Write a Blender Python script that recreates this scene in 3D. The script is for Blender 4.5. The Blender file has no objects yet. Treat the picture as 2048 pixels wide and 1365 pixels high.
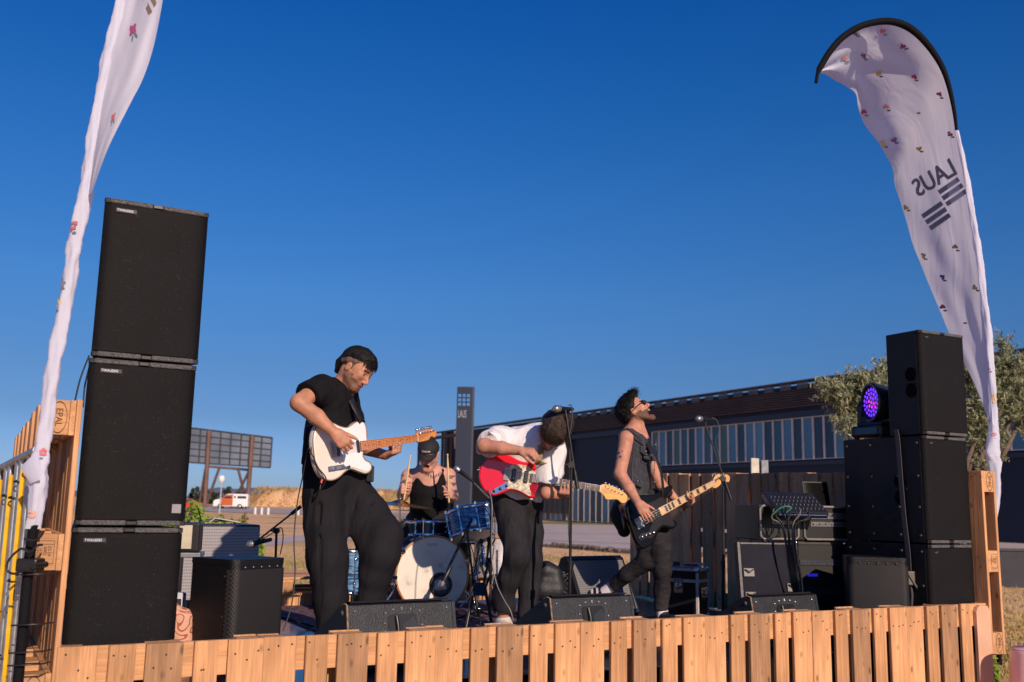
import bpy, bmesh, math, random
import numpy as np
from mathutils import Vector, Matrix
random.seed(7); rng = np.random.default_rng(7)
R = math.radians
scene = bpy.context.scene
# ------------------------------------------------------------------ camera
FPX, CX, CY, CAMH = 1957., 1024., 682.5, 1.78
_p, _r = R(9.49), R(1.11)
_f = np.array([0, math.cos(_p), math.sin(_p)]); _u0 = np.array([0, -math.sin(_p), math.cos(_p)]); _r0 = np.array([1., 0, 0])
_rt = _r0*math.cos(_r)+_u0*math.sin(_r); _up = -_r0*math.sin(_r)+_u0*math.cos(_r)
cam_d = bpy.data.cameras.new("camera"); cam = bpy.data.objects.new("camera", cam_d)
scene.collection.objects.link(cam); scene.camera = cam
cam_d.sensor_width = 36; cam_d.lens = 36*FPX/2048; cam_d.clip_end = 5000; cam_d.clip_start = 0.05
cam.matrix_world = Matrix([[_rt[0], _up[0], -_f[0], 0], [_rt[1], _up[1], -_f[1], 0], [_rt[2], _up[2], -_f[2], CAMH], [0, 0, 0, 1]])
cam_d.dof.use_dof = True; cam_d.dof.focus_distance = 5.6; cam_d.dof.aperture_fstop = 3.5
# ------------------------------------------------------------------ sky, sun, exposure
SUN_TRAVEL = np.array([-0.485, 1.0]); SUN_EL = R(23.5)
SUN_TRAVEL = SUN_TRAVEL/np.linalg.norm(SUN_TRAVEL)
to_sun = Vector((-SUN_TRAVEL[0]*math.cos(SUN_EL), -SUN_TRAVEL[1]*math.cos(SUN_EL), math.sin(SUN_EL)))
w = bpy.data.worlds.new("World"); scene.world = w; w.use_nodes = True
nt = w.node_tree; bg = nt.nodes["Background"]
sky = nt.nodes.new("ShaderNodeTexSky"); sky.sky_type = 'NISHITA'; sky.sun_disc = False
sky.sun_elevation = SUN_EL; sky.sun_rotation = math.atan2(to_sun.x, to_sun.y)
sky.air_density = 1.0; sky.dust_density = 0.3; sky.ozone_density = 2.5; sky.altitude = 0
hs = nt.nodes.new("ShaderNodeHueSaturation"); hs.inputs['Saturation'].default_value = 1.25; hs.inputs['Hue'].default_value = 0.508
nt.links.new(sky.outputs[0], hs.inputs['Color'])
# the deep polarised blue of this evening sky: colour balance by height above the horizon
_tc = nt.nodes.new('ShaderNodeTexCoord'); _sx = nt.nodes.new('ShaderNodeSeparateXYZ'); nt.links.new(_tc.outputs['Generated'], _sx.inputs[0])
_rp = nt.nodes.new('ShaderNodeValToRGB'); _e = _rp.color_ramp.elements
_st = [(0.0, (.40, .60, 1.35)), (.03, (.40, .58, 1.25)), (.08, (.33, .47, .83)), (.131, (.37, .54, .83)), (.206, (.41, .69, .98)), (.304, (.34, .76, 1.10)), (.396, (.22, .76, 1.16)), (.48, (.13, .72, 1.22)), (.8, (.10, .66, 1.25))]
while len(_e) < len(_st): _e.new(0.5)
for _i, (_a, _c) in enumerate(_st): _e[_i].position = _a; _e[_i].color = (*[q/2 for q in _c], 1)
nt.links.new(_sx.outputs[2], _rp.inputs[0])
_mu = nt.nodes.new('ShaderNodeVectorMath'); _mu.operation = 'MULTIPLY'; _m2 = nt.nodes.new('ShaderNodeVectorMath'); _m2.operation = 'SCALE'; _m2.inputs['Scale'].default_value = 2.0
nt.links.new(hs.outputs[0], _mu.inputs[0]); nt.links.new(_rp.outputs[0], _mu.inputs[1]); nt.links.new(_mu.outputs[0], _m2.inputs[0]); nt.links.new(_m2.outputs[0], bg.inputs[0])
bg.inputs[1].default_value = 0.085
sd = bpy.data.lights.new("sun", 'SUN'); sd.energy = 5.0; sd.angle = R(0.6); sd.color = (1.0, 0.78, 0.60)
so = bpy.data.objects.new("sun", sd); scene.collection.objects.link(so)
so.rotation_euler = to_sun.to_track_quat('Z', 'Y').to_euler(); so.location = (0, 0, 20)
scene.view_settings.view_transform = 'Standard'; scene.view_settings.look = 'None'
scene.view_settings.exposure = 0.0; scene.view_settings.gamma = 1.0
# ------------------------------------------------------------------ points
def ray(x, y):
    return _f+_rt*((x-CX)/FPX)+_up*((CY-y)/FPX)
def at(x, y, Y):
    d = ray(x, y); return np.array([0, 0, CAMH])+d*(Y/d[1])
def atz(x, y, Z):
    d = ray(x, y); return np.array([0, 0, CAMH])+d*((Z-CAMH)/d[2])
TH = R(28.84)
O0 = np.array([-1.7317, 3.9279, 0.]); SU = np.array([math.cos(TH), math.sin(TH), 0]); SV = np.array([-math.sin(TH), math.cos(TH), 0])
def st(s, t, z=0.): return O0+SU*s+SV*t+np.array([0, 0, z])
def atT(x, y, t):
    d = ray(x, y); o = np.array([0, 0, CAMH]); return o+d*((t-(o-O0)@SV)/(d@SV))
def atS(x, y, s):
    d = ray(x, y); o = np.array([0, 0, CAMH]); return o+d*((s-(o-O0)@SU)/(d@SU))
def fz(s): return 0.965-0.015*s          # the deck sinks a little to the right
def nrm(v): v = np.asarray(v, float); return v/np.linalg.norm(v)
# ------------------------------------------------------------------ materials
MATS = {}
class NT:
    def __init__(s, name):
        s.m = bpy.data.materials.new(name); s.m.use_nodes = True; s.t = s.m.node_tree
        s.b = s.t.nodes['Principled BSDF']
    def n(s, typ, **k):
        nd = s.t.nodes.new(typ)
        for a, b in k.items():
            if a.startswith('i_'):
                key = a[2:]; key = int(key) if key.isdigit() else key.replace('_', ' ')
                nd.inputs[key].default_value = b
            else: setattr(nd, a, b)
        return nd
    def l(s, a, b): s.t.links.new(a, b)
    def coord(s, scale=(1, 1, 1), kind='Object'):
        tc = s.n('ShaderNodeTexCoord'); mp = s.n('ShaderNodeMapping'); mp.inputs['Scale'].default_value = scale
        s.l(tc.outputs[kind], mp.inputs[0]); return mp.outputs[0]
    def ramp(s, src, stops):
        r = s.n('ShaderNodeValToRGB'); e = r.color_ramp.elements
        while len(e) < len(stops): e.new(0.5)
        for i, (p, c) in enumerate(stops): e[i].position = p; e[i].color = (*c, 1)
        s.l(src, r.inputs[0]); return r.outputs[0]
def c3(c): return tuple(c[:3])
def mat(name, col, rough=0.6, metal=0.0, var=0.15, vs=8.0, bump=0.0, bs=60.0, spec=0.5, coat=0.0, sub=0.0, emis=None, es=1.0, alpha=None, sheen=0, scale=(1, 1, 1), col2=None, trans=0):
    if name in MATS: return MATS[name]
    T = NT(name); b = T.b
    b.inputs['Roughness'].default_value = rough; b.inputs['Metallic'].default_value = metal
    b.inputs['Specular IOR Level'].default_value = spec
    if coat: b.inputs['Coat Weight'].default_value = coat; b.inputs['Coat Roughness'].default_value = 0.08
    if sub: b.inputs['Subsurface Weight'].default_value = sub; b.inputs['Subsurface Radius'].default_value = (0.02, 0.008, 0.004); b.inputs['Subsurface Scale'].default_value = 0.5
    if sheen: b.inputs['Sheen Weight'].default_value = sheen
    if trans: b.inputs['Transmission Weight'].default_value = trans
    uv = T.coord(scale)
    nz = T.n('ShaderNodeTexNoise', i_Scale=vs, i_Detail=5.0, i_Roughness=0.6); T.l(uv, nz.inputs['Vector'])
    lo = tuple(max(0, x*(1-var)) for x in col); hi = tuple(x*(1+var) for x in (col2 or col))
    T.l(T.ramp(nz.outputs[0], [(0.35, lo), (0.65, hi)]), b.inputs['Base Color'])
    if bump:
        n2 = T.n('ShaderNodeTexNoise', i_Scale=bs, i_Detail=4.0); T.l(uv, n2.inputs['Vector'])
        bp = T.n('ShaderNodeBump', i_Strength=bump, i_Distance=0.01); T.l(n2.outputs[0], bp.inputs['Height']); T.l(bp.outputs[0], b.inputs['Normal'])
    if emis: b.inputs['Emission Color'].default_value = (*emis, 1); b.inputs['Emission Strength'].default_value = es
    MATS[name] = T.m; return T.m
def wood_mat(name, axis, c=((0.36, 0.185, 0.088), (0.60, 0.325, 0.160)), grey=0.0, dark=1.0):
    """sawn softwood: tone per board, grain along one axis, knots, nail marks"""
    T = NT(name); b = T.b; b.inputs['Roughness'].default_value = 0.75; b.inputs['Specular IOR Level'].default_value = 0.25
    geo = T.n('ShaderNodeNewGeometry'); tc = T.n('ShaderNodeTexCoord')
    off = T.n('ShaderNodeVectorMath', operation='SCALE'); cmb = T.n('ShaderNodeCombineXYZ')
    for i in range(3): T.l(geo.outputs['Random Per Island'], cmb.inputs[i])
    T.l(cmb.outputs[0], off.inputs[0]); off.inputs['Scale'].default_value = 37.0
    ad = T.n('ShaderNodeVectorMath', operation='ADD'); T.l(tc.outputs['Object'], ad.inputs[0]); T.l(off.outputs[0], ad.inputs[1])
    sc = [14., 14., 14.]; sc[axis] = 1.1
    mp = T.n('ShaderNodeMapping'); mp.inputs['Scale'].default_value = sc; T.l(ad.outputs[0], mp.inputs[0])
    n1 = T.n('ShaderNodeTexNoise', i_Scale=1.0, i_Detail=2.0, i_Distortion=0.6); T.l(mp.outputs[0], n1.inputs['Vector'])
    mu = T.n('ShaderNodeMath', operation='MULTIPLY'); mu.inputs[1].default_value = 22.0; T.l(n1.outputs[0], mu.inputs[0])
    si = T.n('ShaderNodeMath', operation='SINE'); T.l(mu.outputs[0], si.inputs[0])
    sc2 = [150., 150., 150.]; sc2[axis] = 5.
    mp2 = T.n('ShaderNodeMapping'); mp2.inputs['Scale'].default_value = sc2; T.l(ad.outputs[0], mp2.inputs[0])
    n2 = T.n('ShaderNodeTexNoise', i_Scale=1.0, i_Detail=3.0); T.l(mp2.outputs[0], n2.inputs['Vector'])
    base = T.ramp(geo.outputs['Random Per Island'], [(0.0, tuple(x*dark for x in c[0])), (0.12, tuple((x*.6+y*.4)*1.02*dark for x, y in zip(c[1], c[0]))), (0.22, tuple(x*1.08*dark for x in c[1])), (0.35, tuple(x*dark*0.85+y*0.15*dark for x, y in zip(c[1], c[0]))), (0.7, tuple(x*dark for x in c[1])), (.95, tuple(x*0.72*dark for x in c[1])), (1.0, (.26*dark, .17*dark, .11*dark))])
    g1 = T.n('ShaderNodeMapRange', i_From_Min=-1.0, i_From_Max=1.0, i_To_Min=0.87, i_To_Max=1.08); T.l(si.outputs[0], g1.inputs[0])
    g2 = T.n('ShaderNodeMapRange', i_From_Min=0.3, i_From_Max=0.7, i_To_Min=0.82, i_To_Max=1.15); T.l(n2.outputs[0], g2.inputs[0])
    m1 = T.n('ShaderNodeMath', operation='MULTIPLY'); T.l(g1.outputs[0], m1.inputs[0]); T.l(g2.outputs[0], m1.inputs[1])
    # knots
    vsx = [11., 11., 11.]; vsx[axis] = 5.5
    mp3 = T.n('ShaderNodeMapping'); mp3.inputs['Scale'].default_value = vsx; T.l(ad.outputs[0], mp3.inputs[0])
    vo = T.n('ShaderNodeTexVoronoi', i_Scale=1.0); T.l(mp3.outputs[0], vo.inputs['Vector'])
    kn = T.n('ShaderNodeMapRange', i_From_Min=0.05, i_From_Max=0.15, i_To_Min=0.40, i_To_Max=1.0); T.l(vo.outputs['Distance'], kn.inputs[0])
    m2 = T.n('ShaderNodeMath', operation='MULTIPLY'); T.l(m1.outputs[0], m2.inputs[0]); T.l(kn.outputs[0], m2.inputs[1])
    # weather blotches
    n4 = T.n('ShaderNodeTexNoise', i_Scale=3.0, i_Detail=4.0); T.l(ad.outputs[0], n4.inputs['Vector'])
    g4 = T.n('ShaderNodeMapRange', i_From_Min=0.35, i_From_Max=0.7, i_To_Min=1.08, i_To_Max=0.80); T.l(n4.outputs[0], g4.inputs[0])
    m3 = T.n('ShaderNodeMath', operation='MULTIPLY'); T.l(m2.outputs[0], m3.inputs[0]); T.l(g4.outputs[0], m3.inputs[1])
    mx = T.n('ShaderNodeVectorMath', operation='SCALE'); T.l(base, mx.inputs[0]); T.l(m3.outputs[0], mx.inputs['Scale'])
    mp5 = T.n('ShaderNodeMapping'); sc5 = [16., 16., 16.]; sc5[axis] = 1.6; mp5.inputs['Scale'].default_value = sc5; T.l(ad.outputs[0], mp5.inputs[0])
    n5 = T.n('ShaderNodeTexNoise', i_Scale=1.0, i_Detail=6.0, i_Roughness=.7, i_Distortion=.4); T.l(mp5.outputs[0], n5.inputs['Vector'])
    g5 = T.n('ShaderNodeMapRange', i_From_Min=.56, i_From_Max=.74, i_To_Min=0.0, i_To_Max=.62); T.l(n5.outputs[0], g5.inputs[0])
    mw = T.n('ShaderNodeMixRGB'); T.l(g5.outputs[0], mw.inputs[0]); T.l(mx.outputs[0], mw.inputs[1]); mw.inputs[2].default_value = (.20*dark, .125*dark, .08*dark, 1); mx = mw
    hsv = T.n('ShaderNodeHueSaturation', i_Saturation=1.0-grey); T.l(mx.outputs[0], hsv.inputs['Color'])
    T.l(hsv.outputs[0], b.inputs['Base Color'])
    bp = T.n('ShaderNodeBump', i_Strength=0.35, i_Distance=0.004); T.l(m2.outputs[0], bp.inputs['Height']); T.l(bp.outputs[0], b.inputs['Normal'])
    MATS[name] = T.m; return T.m
# ------------------------------------------------------------------ mesh building
class MB:
    def __init__(s): s.v = []; s.f = []; s.m = []; s.sm = []
    def add(s, vs, fs, mi=0, smooth=False):
        o = len(s.v); s.v += [tuple(map(float, p)) for p in vs]
        s.f += [tuple(i+o for i in f) for f in fs]; s.m += [mi]*len(fs); s.sm += [smooth]*len(fs)
        return s
    def hexa(s, p, mi=0):       # 8 points: bottom 4 ccw, top 4 ccw
        return s.add(p, [(3, 2, 1, 0), (4, 5, 6, 7), (0, 1, 5, 4), (1, 2, 6, 5), (2, 3, 7, 6), (3, 0, 4, 7)], mi)
    def box(s, x0, x1, y0, y1, z0, z1, mi=0, bev=0.0, M=None):
        if bev <= 0:
            P = [(x0, y0, z0), (x1, y0, z0), (x1, y1, z0), (x0, y1, z0), (x0, y0, z1), (x1, y0, z1), (x1, y1, z1), (x0, y1, z1)]
            F = [(3, 2, 1, 0), (4, 5, 6, 7), (0, 1, 5, 4), (1, 2, 6, 5), (2, 3, 7, 6), (3, 0, 4, 7)]
        else:
            bm = bmesh.new(); bmesh.ops.create_cube(bm, size=1)
            for v in bm.verts:
                v.co = Vector(((x0+x1)/2+v.co.x*(x1-x0), (y0+y1)/2+v.co.y*(y1-y0), (z0+z1)/2+v.co.z*(z1-z0)))
            bmesh.ops.bevel(bm, geom=list(bm.edges), offset=bev, segments=2 if bev > 0.004 else 1, affect='EDGES', profile=0.5)
            bm.verts.index_update(); P = [tuple(v.co) for v in bm.verts]; F = [tuple(v.index for v in f.verts) for f in bm.faces]; bm.free()
        if M is not None: P = [tuple(M @ Vector(p)) for p in P]
        return s.add(P, F, mi)
    def tube(s, pts, r, n=10, mi=0, caps=True, closed=False):
        pts = [np.asarray(p, float) for p in pts]; N = len(pts)
        rs = [r]*N if np.isscalar(r) else list(r)
        vs = []; up = None
        for i in range(N):
            a = pts[(i-1) % N] if (closed or i > 0) else pts[i]; b = pts[(i+1) % N] if (closed or i < N-1) else pts[i]
            d = nrm(b-a) if np.linalg.norm(b-a) > 1e-9 else np.array([0, 0, 1.])
            if up is None: up = np.array([0, 0, 1.]) if abs(d[2]) < 0.9 else np.array([1., 0, 0])
            x = up-d*(up@d); x = nrm(x) if np.linalg.norm(x) > 1e-6 else nrm(np.cross(d, [1, 0.3, 0.2])); up = x; y = np.cross(d, x)
            for k in range(n):
                an = 2*math.pi*k/n; vs.append(pts[i]+(x*math.cos(an)+y*math.sin(an))*rs[i])
        fs = []
        for i in range(N if closed else N-1):
            for k in range(n):
                a = i*n+k; b = i*n+(k+1) % n; c = ((i+1) % N)*n+(k+1) % n; d_ = ((i+1) % N)*n+k; fs.append((a, b, c, d_))
        s.add(vs, fs, mi, True)
        if caps and not closed: s.add(vs[:n], [tuple(range(n))[::-1]], mi); s.add(vs[-n:], [tuple(range(n))], mi)
        return s
    def cyl(s, a, b, r, r2=None, n=16, mi=0, caps=True): return s.tube([a, b], [r, r if r2 is None else r2], n, mi, caps)
    def lathe(s, prof, c=(0, 0, 0), ax=(0, 0, 1), n=32, mi=0, smooth=True):
        ax = nrm(ax); x = nrm(np.cross(ax, [0.0, 1, 0] if abs(ax[1]) < 0.9 else [1., 0, 0])); y = np.cross(ax, x); c = np.asarray(c, float)
        vs = []
        for (r, h) in prof:
            for k in range(n):
                a = 2*math.pi*k/n; vs.append(c+ax*h+(x*math.cos(a)+y*math.sin(a))*r)
        fs = [(i*n+k, i*n+(k+1) % n, (i+1)*n+(k+1) % n, (i+1)*n+k) for i in range(len(prof)-1) for k in range(n)]
        return s.add(vs, fs, mi, smooth)
    def disc(s, c, ax, r, n=32, mi=0):
        ax = nrm(ax); x = nrm(np.cross(ax, [0.0, 1, 0] if abs(ax[1]) < 0.9 else [1., 0, 0])); y = np.cross(ax, x); c = np.asarray(c, float)
        return s.add([c+(x*math.cos(2*math.pi*k/n)+y*math.sin(2*math.pi*k/n))*r for k in range(n)], [tuple(range(n))], mi)
    def prism(s, poly, h0, h1, fn, mi=0, mside=None, smooth=False):
        """poly: 2D outline; fn(x,y,h)->3D"""
        n = len(poly); A = [fn(x, y, h0) for x, y in poly]; B = [fn(x, y, h1) for x, y in poly]
        s.add(A, [tuple(range(n))[::-1]], mi); s.add(B, [tuple(range(n))], mi)
        s.add(A+B, [(i, (i+1) % n, n+(i+1) % n, n+i) for i in range(n)], mi if mside is None else mside, smooth)
        return s
    def build(s, name, mats, parent=None, loc=None, rotz=0, M=None, fix=True):
        me = bpy.data.meshes.new(name)
        me.from_pydata(s.v, [], s.f)
        mats = mats if isinstance(mats, (list, tuple)) else [mats]
        for m_ in mats: me.materials.append(m_)
        me.polygons.foreach_set('material_index', s.m); me.polygons.foreach_set('use_smooth', s.sm)
        if fix:
            bm = bmesh.new(); bm.from_mesh(me); bmesh.ops.recalc_face_normals(bm, faces=bm.faces); bm.to_mesh(me); bm.free()
        me.update()
        return link(name, me, parent, loc, rotz, M)
def link(name, me, parent=None, loc=None, rotz=0, M=None):
    o = bpy.data.objects.new(name, me); scene.collection.objects.link(o)
    if parent is not None: o.parent = parent
    if M is not None: o.matrix_basis = M
    else:
        if loc is not None: o.location = loc
        o.rotation_euler = (0, 0, rotz)
    return o
def tag(o, label=None, cat=None, group=None, kind=None):
    if label: o['label'] = label
    if cat: o['category'] = cat
    if group: o['group'] = group
    if kind: o['kind'] = kind
    return o
def thing(name, label, cat, loc=(0, 0, 0), rotz=TH, group=None, M=None):
    o = bpy.data.objects.new(name, None); scene.collection.objects.link(o); o.empty_display_size = 0.1
    if M is not None: o.matrix_basis = M
    else: o.location = loc; o.rotation_euler = (0, 0, rotz)
    return tag(o, label, cat, group)
def copy_thing(o, label, parent=None, loc=None, rotz=None, M=None):
    c = o.copy(); scene.collection.objects.link(c)
    if parent: c.parent = parent
    if label: c['label'] = label
    if loc is not None: c.location = loc
    if rotz is not None: c.rotation_euler = (0, 0, rotz)
    if M is not None: c.matrix_basis = M
    for ch in list(o.children): copy_thing(ch, None, c)
    return c
def text_mesh(txt, size=1.0, depth=0.0):
    cu = bpy.data.curves.new('lettering', 'FONT'); cu.body = txt; cu.size = size; cu.extrude = depth; cu.align_x = 'CENTER'; cu.align_y = 'CENTER'; cu.resolution_u = 3
    ob = bpy.data.objects.new('lettering', cu); scene.collection.objects.link(ob)
    dg = bpy.context.evaluated_depsgraph_get(); me = ob.evaluated_get(dg).to_mesh()
    V = [tuple(v.co) for v in me.vertices]; Fc = [tuple(p.vertices) for p in me.polygons]
    ob.evaluated_get(dg).to_mesh_clear(); bpy.data.objects.remove(ob); bpy.data.curves.remove(cu)
    return V, Fc
def add_text(mb, txt, size, fn, mi=0, xs=1.0, bold=0.0):
    V, Fc = text_mesh(txt, size)
    mb.add([fn(x*xs, y) for x, y, z in V], Fc, mi)
def smoothpoly(pts, n=8, closed=True):
    """Catmull-Rom through points"""
    P = [np.asarray(p, float) for p in pts]; N = len(P); out = []
    for i in range(N if closed else N-1):
        p0 = P[(i-1) % N] if closed or i > 0 else P[i]; p1 = P[i]; p2 = P[(i+1) % N]; p3 = P[(i+2) % N] if closed or i < N-2 else P[(i+1) % N]
        for k in range(n):
            t = k/n; out.append(0.5*((2*p1)+(-p0+p2)*t+(2*p0-5*p1+4*p2-p3)*t*t+(-p0+3*p1-3*p2+p3)*t**3))
    if not closed: out.append(P[-1])
    return out
# ================================================================== ground and far setting
def sstep(a, b, x): t = min(1, max(0, (x-a)/(b-a))); return t*t*(3-2*t)
def gz(X, Y): return 0.62*sstep(108, 175, Y)
def atg(x, y):
    Z = 0
    for _ in range(12):
        p = atz(x, y, Z)
        if not (0 < p[1] < 3000): p = at(x, y, 400); break
        Z = gz(p[0], p[1])
    return p
def ground_mat():
    T = NT('dry_grass_ground'); uv = T.coord()
    a = T.n('ShaderNodeTexNoise', i_Scale=0.16, i_Detail=6.0); b = T.n('ShaderNodeTexNoise', i_Scale=3.0, i_Detail=8.0)
    c = T.n('ShaderNodeTexNoise', i_Scale=40.0, i_Detail=4.0)
    for q in (a, b, c): T.l(uv, q.inputs['Vector'])
    big = T.ramp(a.outputs[0], [(0.36, (0.42, 0.32, 0.11)), (0.5, (0.80, 0.50, 0.27)), (0.62, (0.85, 0.53, 0.32))])
    sm = T.ramp(b.outputs[0], [(0.3, (0.75, 0.74, 0.7)), (0.7, (1.2, 1.15, 1.1))])
    sm2 = T.ramp(c.outputs[0], [(0.3, (0.75, 0.75, 0.7)), (0.7, (1.2, 1.15, 1.1))])
    m1 = T.n('ShaderNodeMixRGB', blend_type='MULTIPLY', i_Fac=1.0); T.l(big, m1.inputs[1]); T.l(sm, m1.inputs[2])
    m2 = T.n('ShaderNodeMixRGB', blend_type='MULTIPLY', i_Fac=1.0); T.l(m1.outputs[0], m2.inputs[1]); T.l(sm2, m2.inputs[2])
    T.l(m2.outputs[0], T.b.inputs['Base Color']); T.b.inputs['Roughness'].default_value = 0.95
    return T.m
M_ground = ground_mat()
M_asph = mat('asphalt', (0.50, 0.42, 0.39), 0.9, var=0.14, vs=0.6, bump=0.3, bs=30, spec=0.2)
M_asph2 = mat('road_asphalt', (0.40, 0.36, 0.35), 0.9, var=0.15, vs=0.5, bump=0.2, bs=30, spec=0.2)
# ground sheet
mb = MB(); xs = list(np.linspace(-1600, 1600, 41)); ys = [-60, 0, 20, 60]+list(np.linspace(100, 190, 19))+[300, 600, 1200, 3000]
vs = [(x, y, gz(x, y)) for y in ys for x in xs]; n = len(xs)
mb.add(vs, [(j*n+i, j*n+i+1, (j+1)*n+i+1, (j+1)*n+i) for j in range(len(ys)-1) for i in range(n-1)])
tag(mb.build('ground', M_ground), kind='structure')
def strip(name, far, near, m, lift=0.01, k=14):
    mb = MB()
    fa = smoothpoly([atg(*p) for p in far], k, False); ne = smoothpoly([atg(*p) for p in near], k, False)
    n = min(len(fa), len(ne)); vs = []
    for i in range(n):
        for q in range(7):
            p = fa[i]*(1-q/6)+ne[i]*(q/6); vs.append((p[0], p[1], gz(p[0], p[1])+lift))
    mb.add(vs, [(i*7+q, i*7+q+1, (i+1)*7+q+1, (i+1)*7+q) for i in range(n-1) for q in range(6)])
    return tag(mb.build(name, m), kind='structure')
strip('road', [(-900, 1004), (300, 1011), (500, 1015), (640, 1018), (1000, 1027)], [(-900, 1014), (300, 1021), (500, 1027), (640, 1031), (1000, 1042)], M_asph2, 0.05)
strip('path', [(200, 1120), (430, 1094), (514, 1082), (614, 1069), (720, 1056), (830, 1049)], [(200, 1148), (430, 1110), (514, 1096), (614, 1083), (720, 1080), (830, 1083)], M_asph, 0.008)
strip('side_path', [(300, 1139), (575, 1138), (640, 1137)], [(300, 1152), (575, 1148), (640, 1145)], M_asph, 0.012)
strip('plaza', [(800, 1042), (1000, 1046), (1150, 1049.5), (1240, 1051), (1500, 1056), (1750, 1064), (2350, 1079)], [(800, 1080), (1083, 1092), (1258, 1106), (1400, 1112), (1700, 1112), (1990, 1103), (2350, 1100)], M_asph, 0.014)
strip('verge', [(800, 1038.5), (1000, 1042), (1150, 1045.5), (1240, 1047), (1500, 1052), (1750, 1060), (2350, 1075)], [(800, 1042), (1000, 1046), (1150, 1049.5), (1240, 1051), (1500, 1056), (1750, 1064), (2350, 1079)], mat('verge_grass', (0.20, 0.20, 0.04), 0.95, var=0.35, vs=2), 0.02)
# paving joints of the plaza
mb = MB()
for a, b in (((830, 1062), (1258, 1070)), ((830, 1074), (1258, 1088)), ((900, 1084), (1258, 1099))):
    P = atg(*a); Q = atg(*b); d = nrm(Q-P); s_ = np.array([-d[1], d[0], 0])*0.12
    mb.add([P-s_+[0, 0, .02], Q-s_+[0, 0, .02], Q+s_+[0, 0, .02], P+s_+[0, 0, .02]], [(0, 1, 2, 3)])
tag(mb.build('paving_joints', mat('joint_tar', (0.13, 0.11, 0.10), 0.9)), kind='structure')
# far hills
mb = MB(); vs = []; nn = 160
for i in range(nn+1):
    a = -1.2+2.4*i/nn; X = 2600*math.sin(a); Y = 2600*math.cos(a)
    h = 22+16*math.sin(i*0.31)+9*math.sin(i*0.83+1)+5*math.sin(i*1.9)
    for k, (rr, hh) in enumerate(((1.0, -2), (1.04, h*0.7), (1.10, h), (1.3, -2))): vs.append((X*rr, Y*rr, hh))
mb.add(vs, [(i*4+k, i*4+k+1, i*4+k+5, i*4+k+4) for i in range(nn) for k in range(3)], 0, True)
tag(mb.build('hills', mat('far_hills', (0.13, 0.15, 0.20), 1.0, var=0.2, vs=0.004)), kind='structure')
# dry grass bank on the left
def leafset(P, size, asp=2.6, up=0.0, seed=1, droop=0.0):
    g = np.random.default_rng(seed); P = np.asarray(P); n = len(P)
    d = g.normal(size=(n, 3)); d[:, 2] += up; d /= np.linalg.norm(d, axis=1)[:, None]
    e = np.cross(d, g.normal(size=(n, 3))); e /= np.linalg.norm(e, axis=1)[:, None]+1e-9
    s = size*g.uniform(0.6, 1.35, n)[:, None]
    V = np.stack([P-d*s, P+e*s/asp, P+d*s, P-e*s/asp], 1).reshape(-1, 3)
    F = [(4*i, 4*i+1, 4*i+2, 4*i+3) for i in range(n)]
    return V, F
def leaf_mat(name, cols, rough=0.7, trans=0.25):
    T = NT(name); g = T.n('ShaderNodeNewGeometry')
    st_ = [(i/(len(cols)-1), c) for i, c in enumerate(cols)]
    T.l(T.ramp(g.outputs['Random Per Island'], st_), T.b.inputs['Base Color'])
    T.b.inputs['Roughness'].default_value = rough; T.b.inputs['Specular IOR Level'].default_value = 0.3
    tr = T.n('ShaderNodeBsdfTranslucent'); T.l(T.b.inputs['Base Color'].links[0].from_socket, tr.inputs[0])
    mx = T.n('ShaderNodeMixShader'); mx.inputs[0].default_value = trans
    out = T.t.nodes['Material Output']; T.l(T.b.outputs[0], mx.inputs[1]); T.l(tr.outputs[0], mx.inputs[2]); T.l(mx.outputs[0], out.inputs[0])
    return T.m
L_dry = leaf_mat('dry_stalks', [(0.50, 0.27, 0.12), (0.60, 0.38, 0.18), (0.32, 0.26, 0.06), (0.55, 0.30, 0.15)])
L_green = leaf_mat('bush_leaves', [(0.12, 0.22, 0.02), (0.26, 0.38, 0.05), (0.16, 0.28, 0.03), (0.34, 0.42, 0.08)])
L_dark = leaf_mat('dark_leaves', [(0.02, 0.035, 0.02), (0.05, 0.07, 0.03), (0.035, 0.05, 0.03)])
L_olive = leaf_mat('olive_leaves', [(0.14, 0.17, 0.085), (0.36, 0.37, 0.23), (0.20, 0.23, 0.12), (0.46, 0.45, 0.30), (0.11, 0.14, 0.07)])
mb = MB(); vs = []; NX = 60
for i in range(NX+1):
    x = 488+i*(1000-488)/NX; base = at(x, 1014, 178)
    h = 3.3*sstep(0, 3, i)*(1-0.55*sstep(30, 60, i))+0.35*math.sin(i*1.3)+0.2*math.sin(i*2.9)
    for k, (dy, hh) in enumerate(((0, 0.55), (2.5, 0.55+h*0.45), (6, 0.6+h*0.85), (10, 0.6+h), (40, 0.5))):
        vs.append((base[0], base[1]+dy, hh))
mb.add(vs, [(i*5+k, i*5+k+1, i*5+k+6, i*5+k+5) for i in range(NX) for k in range(4)], 0, True)
tag(mb.build('bank', M_ground), kind='structure')
g = np.random.default_rng(3); P = []
for i in range(5200):
    x = g.uniform(486, 1000); k = (x-488)/(1000-488)*60
    h = 3.3*sstep(0, 3, k)*(1-0.55*sstep(30, 60, k)); f = g.uniform(0, 1); q = at(x, 1014, 178+10*f)
    P.append((q[0], q[1], 0.5+h*min(1, f*1.25)**0.9+g.uniform(0, .35)))
mb = MB(); V, F = leafset(P, 0.42, 5, 2.0, 5); mb.add(V, F)
tag(mb.build('bank_weeds', L_dry, fix=False), 'tall dry weeds covering the bank beyond the road', 'weeds', kind='stuff')
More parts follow.
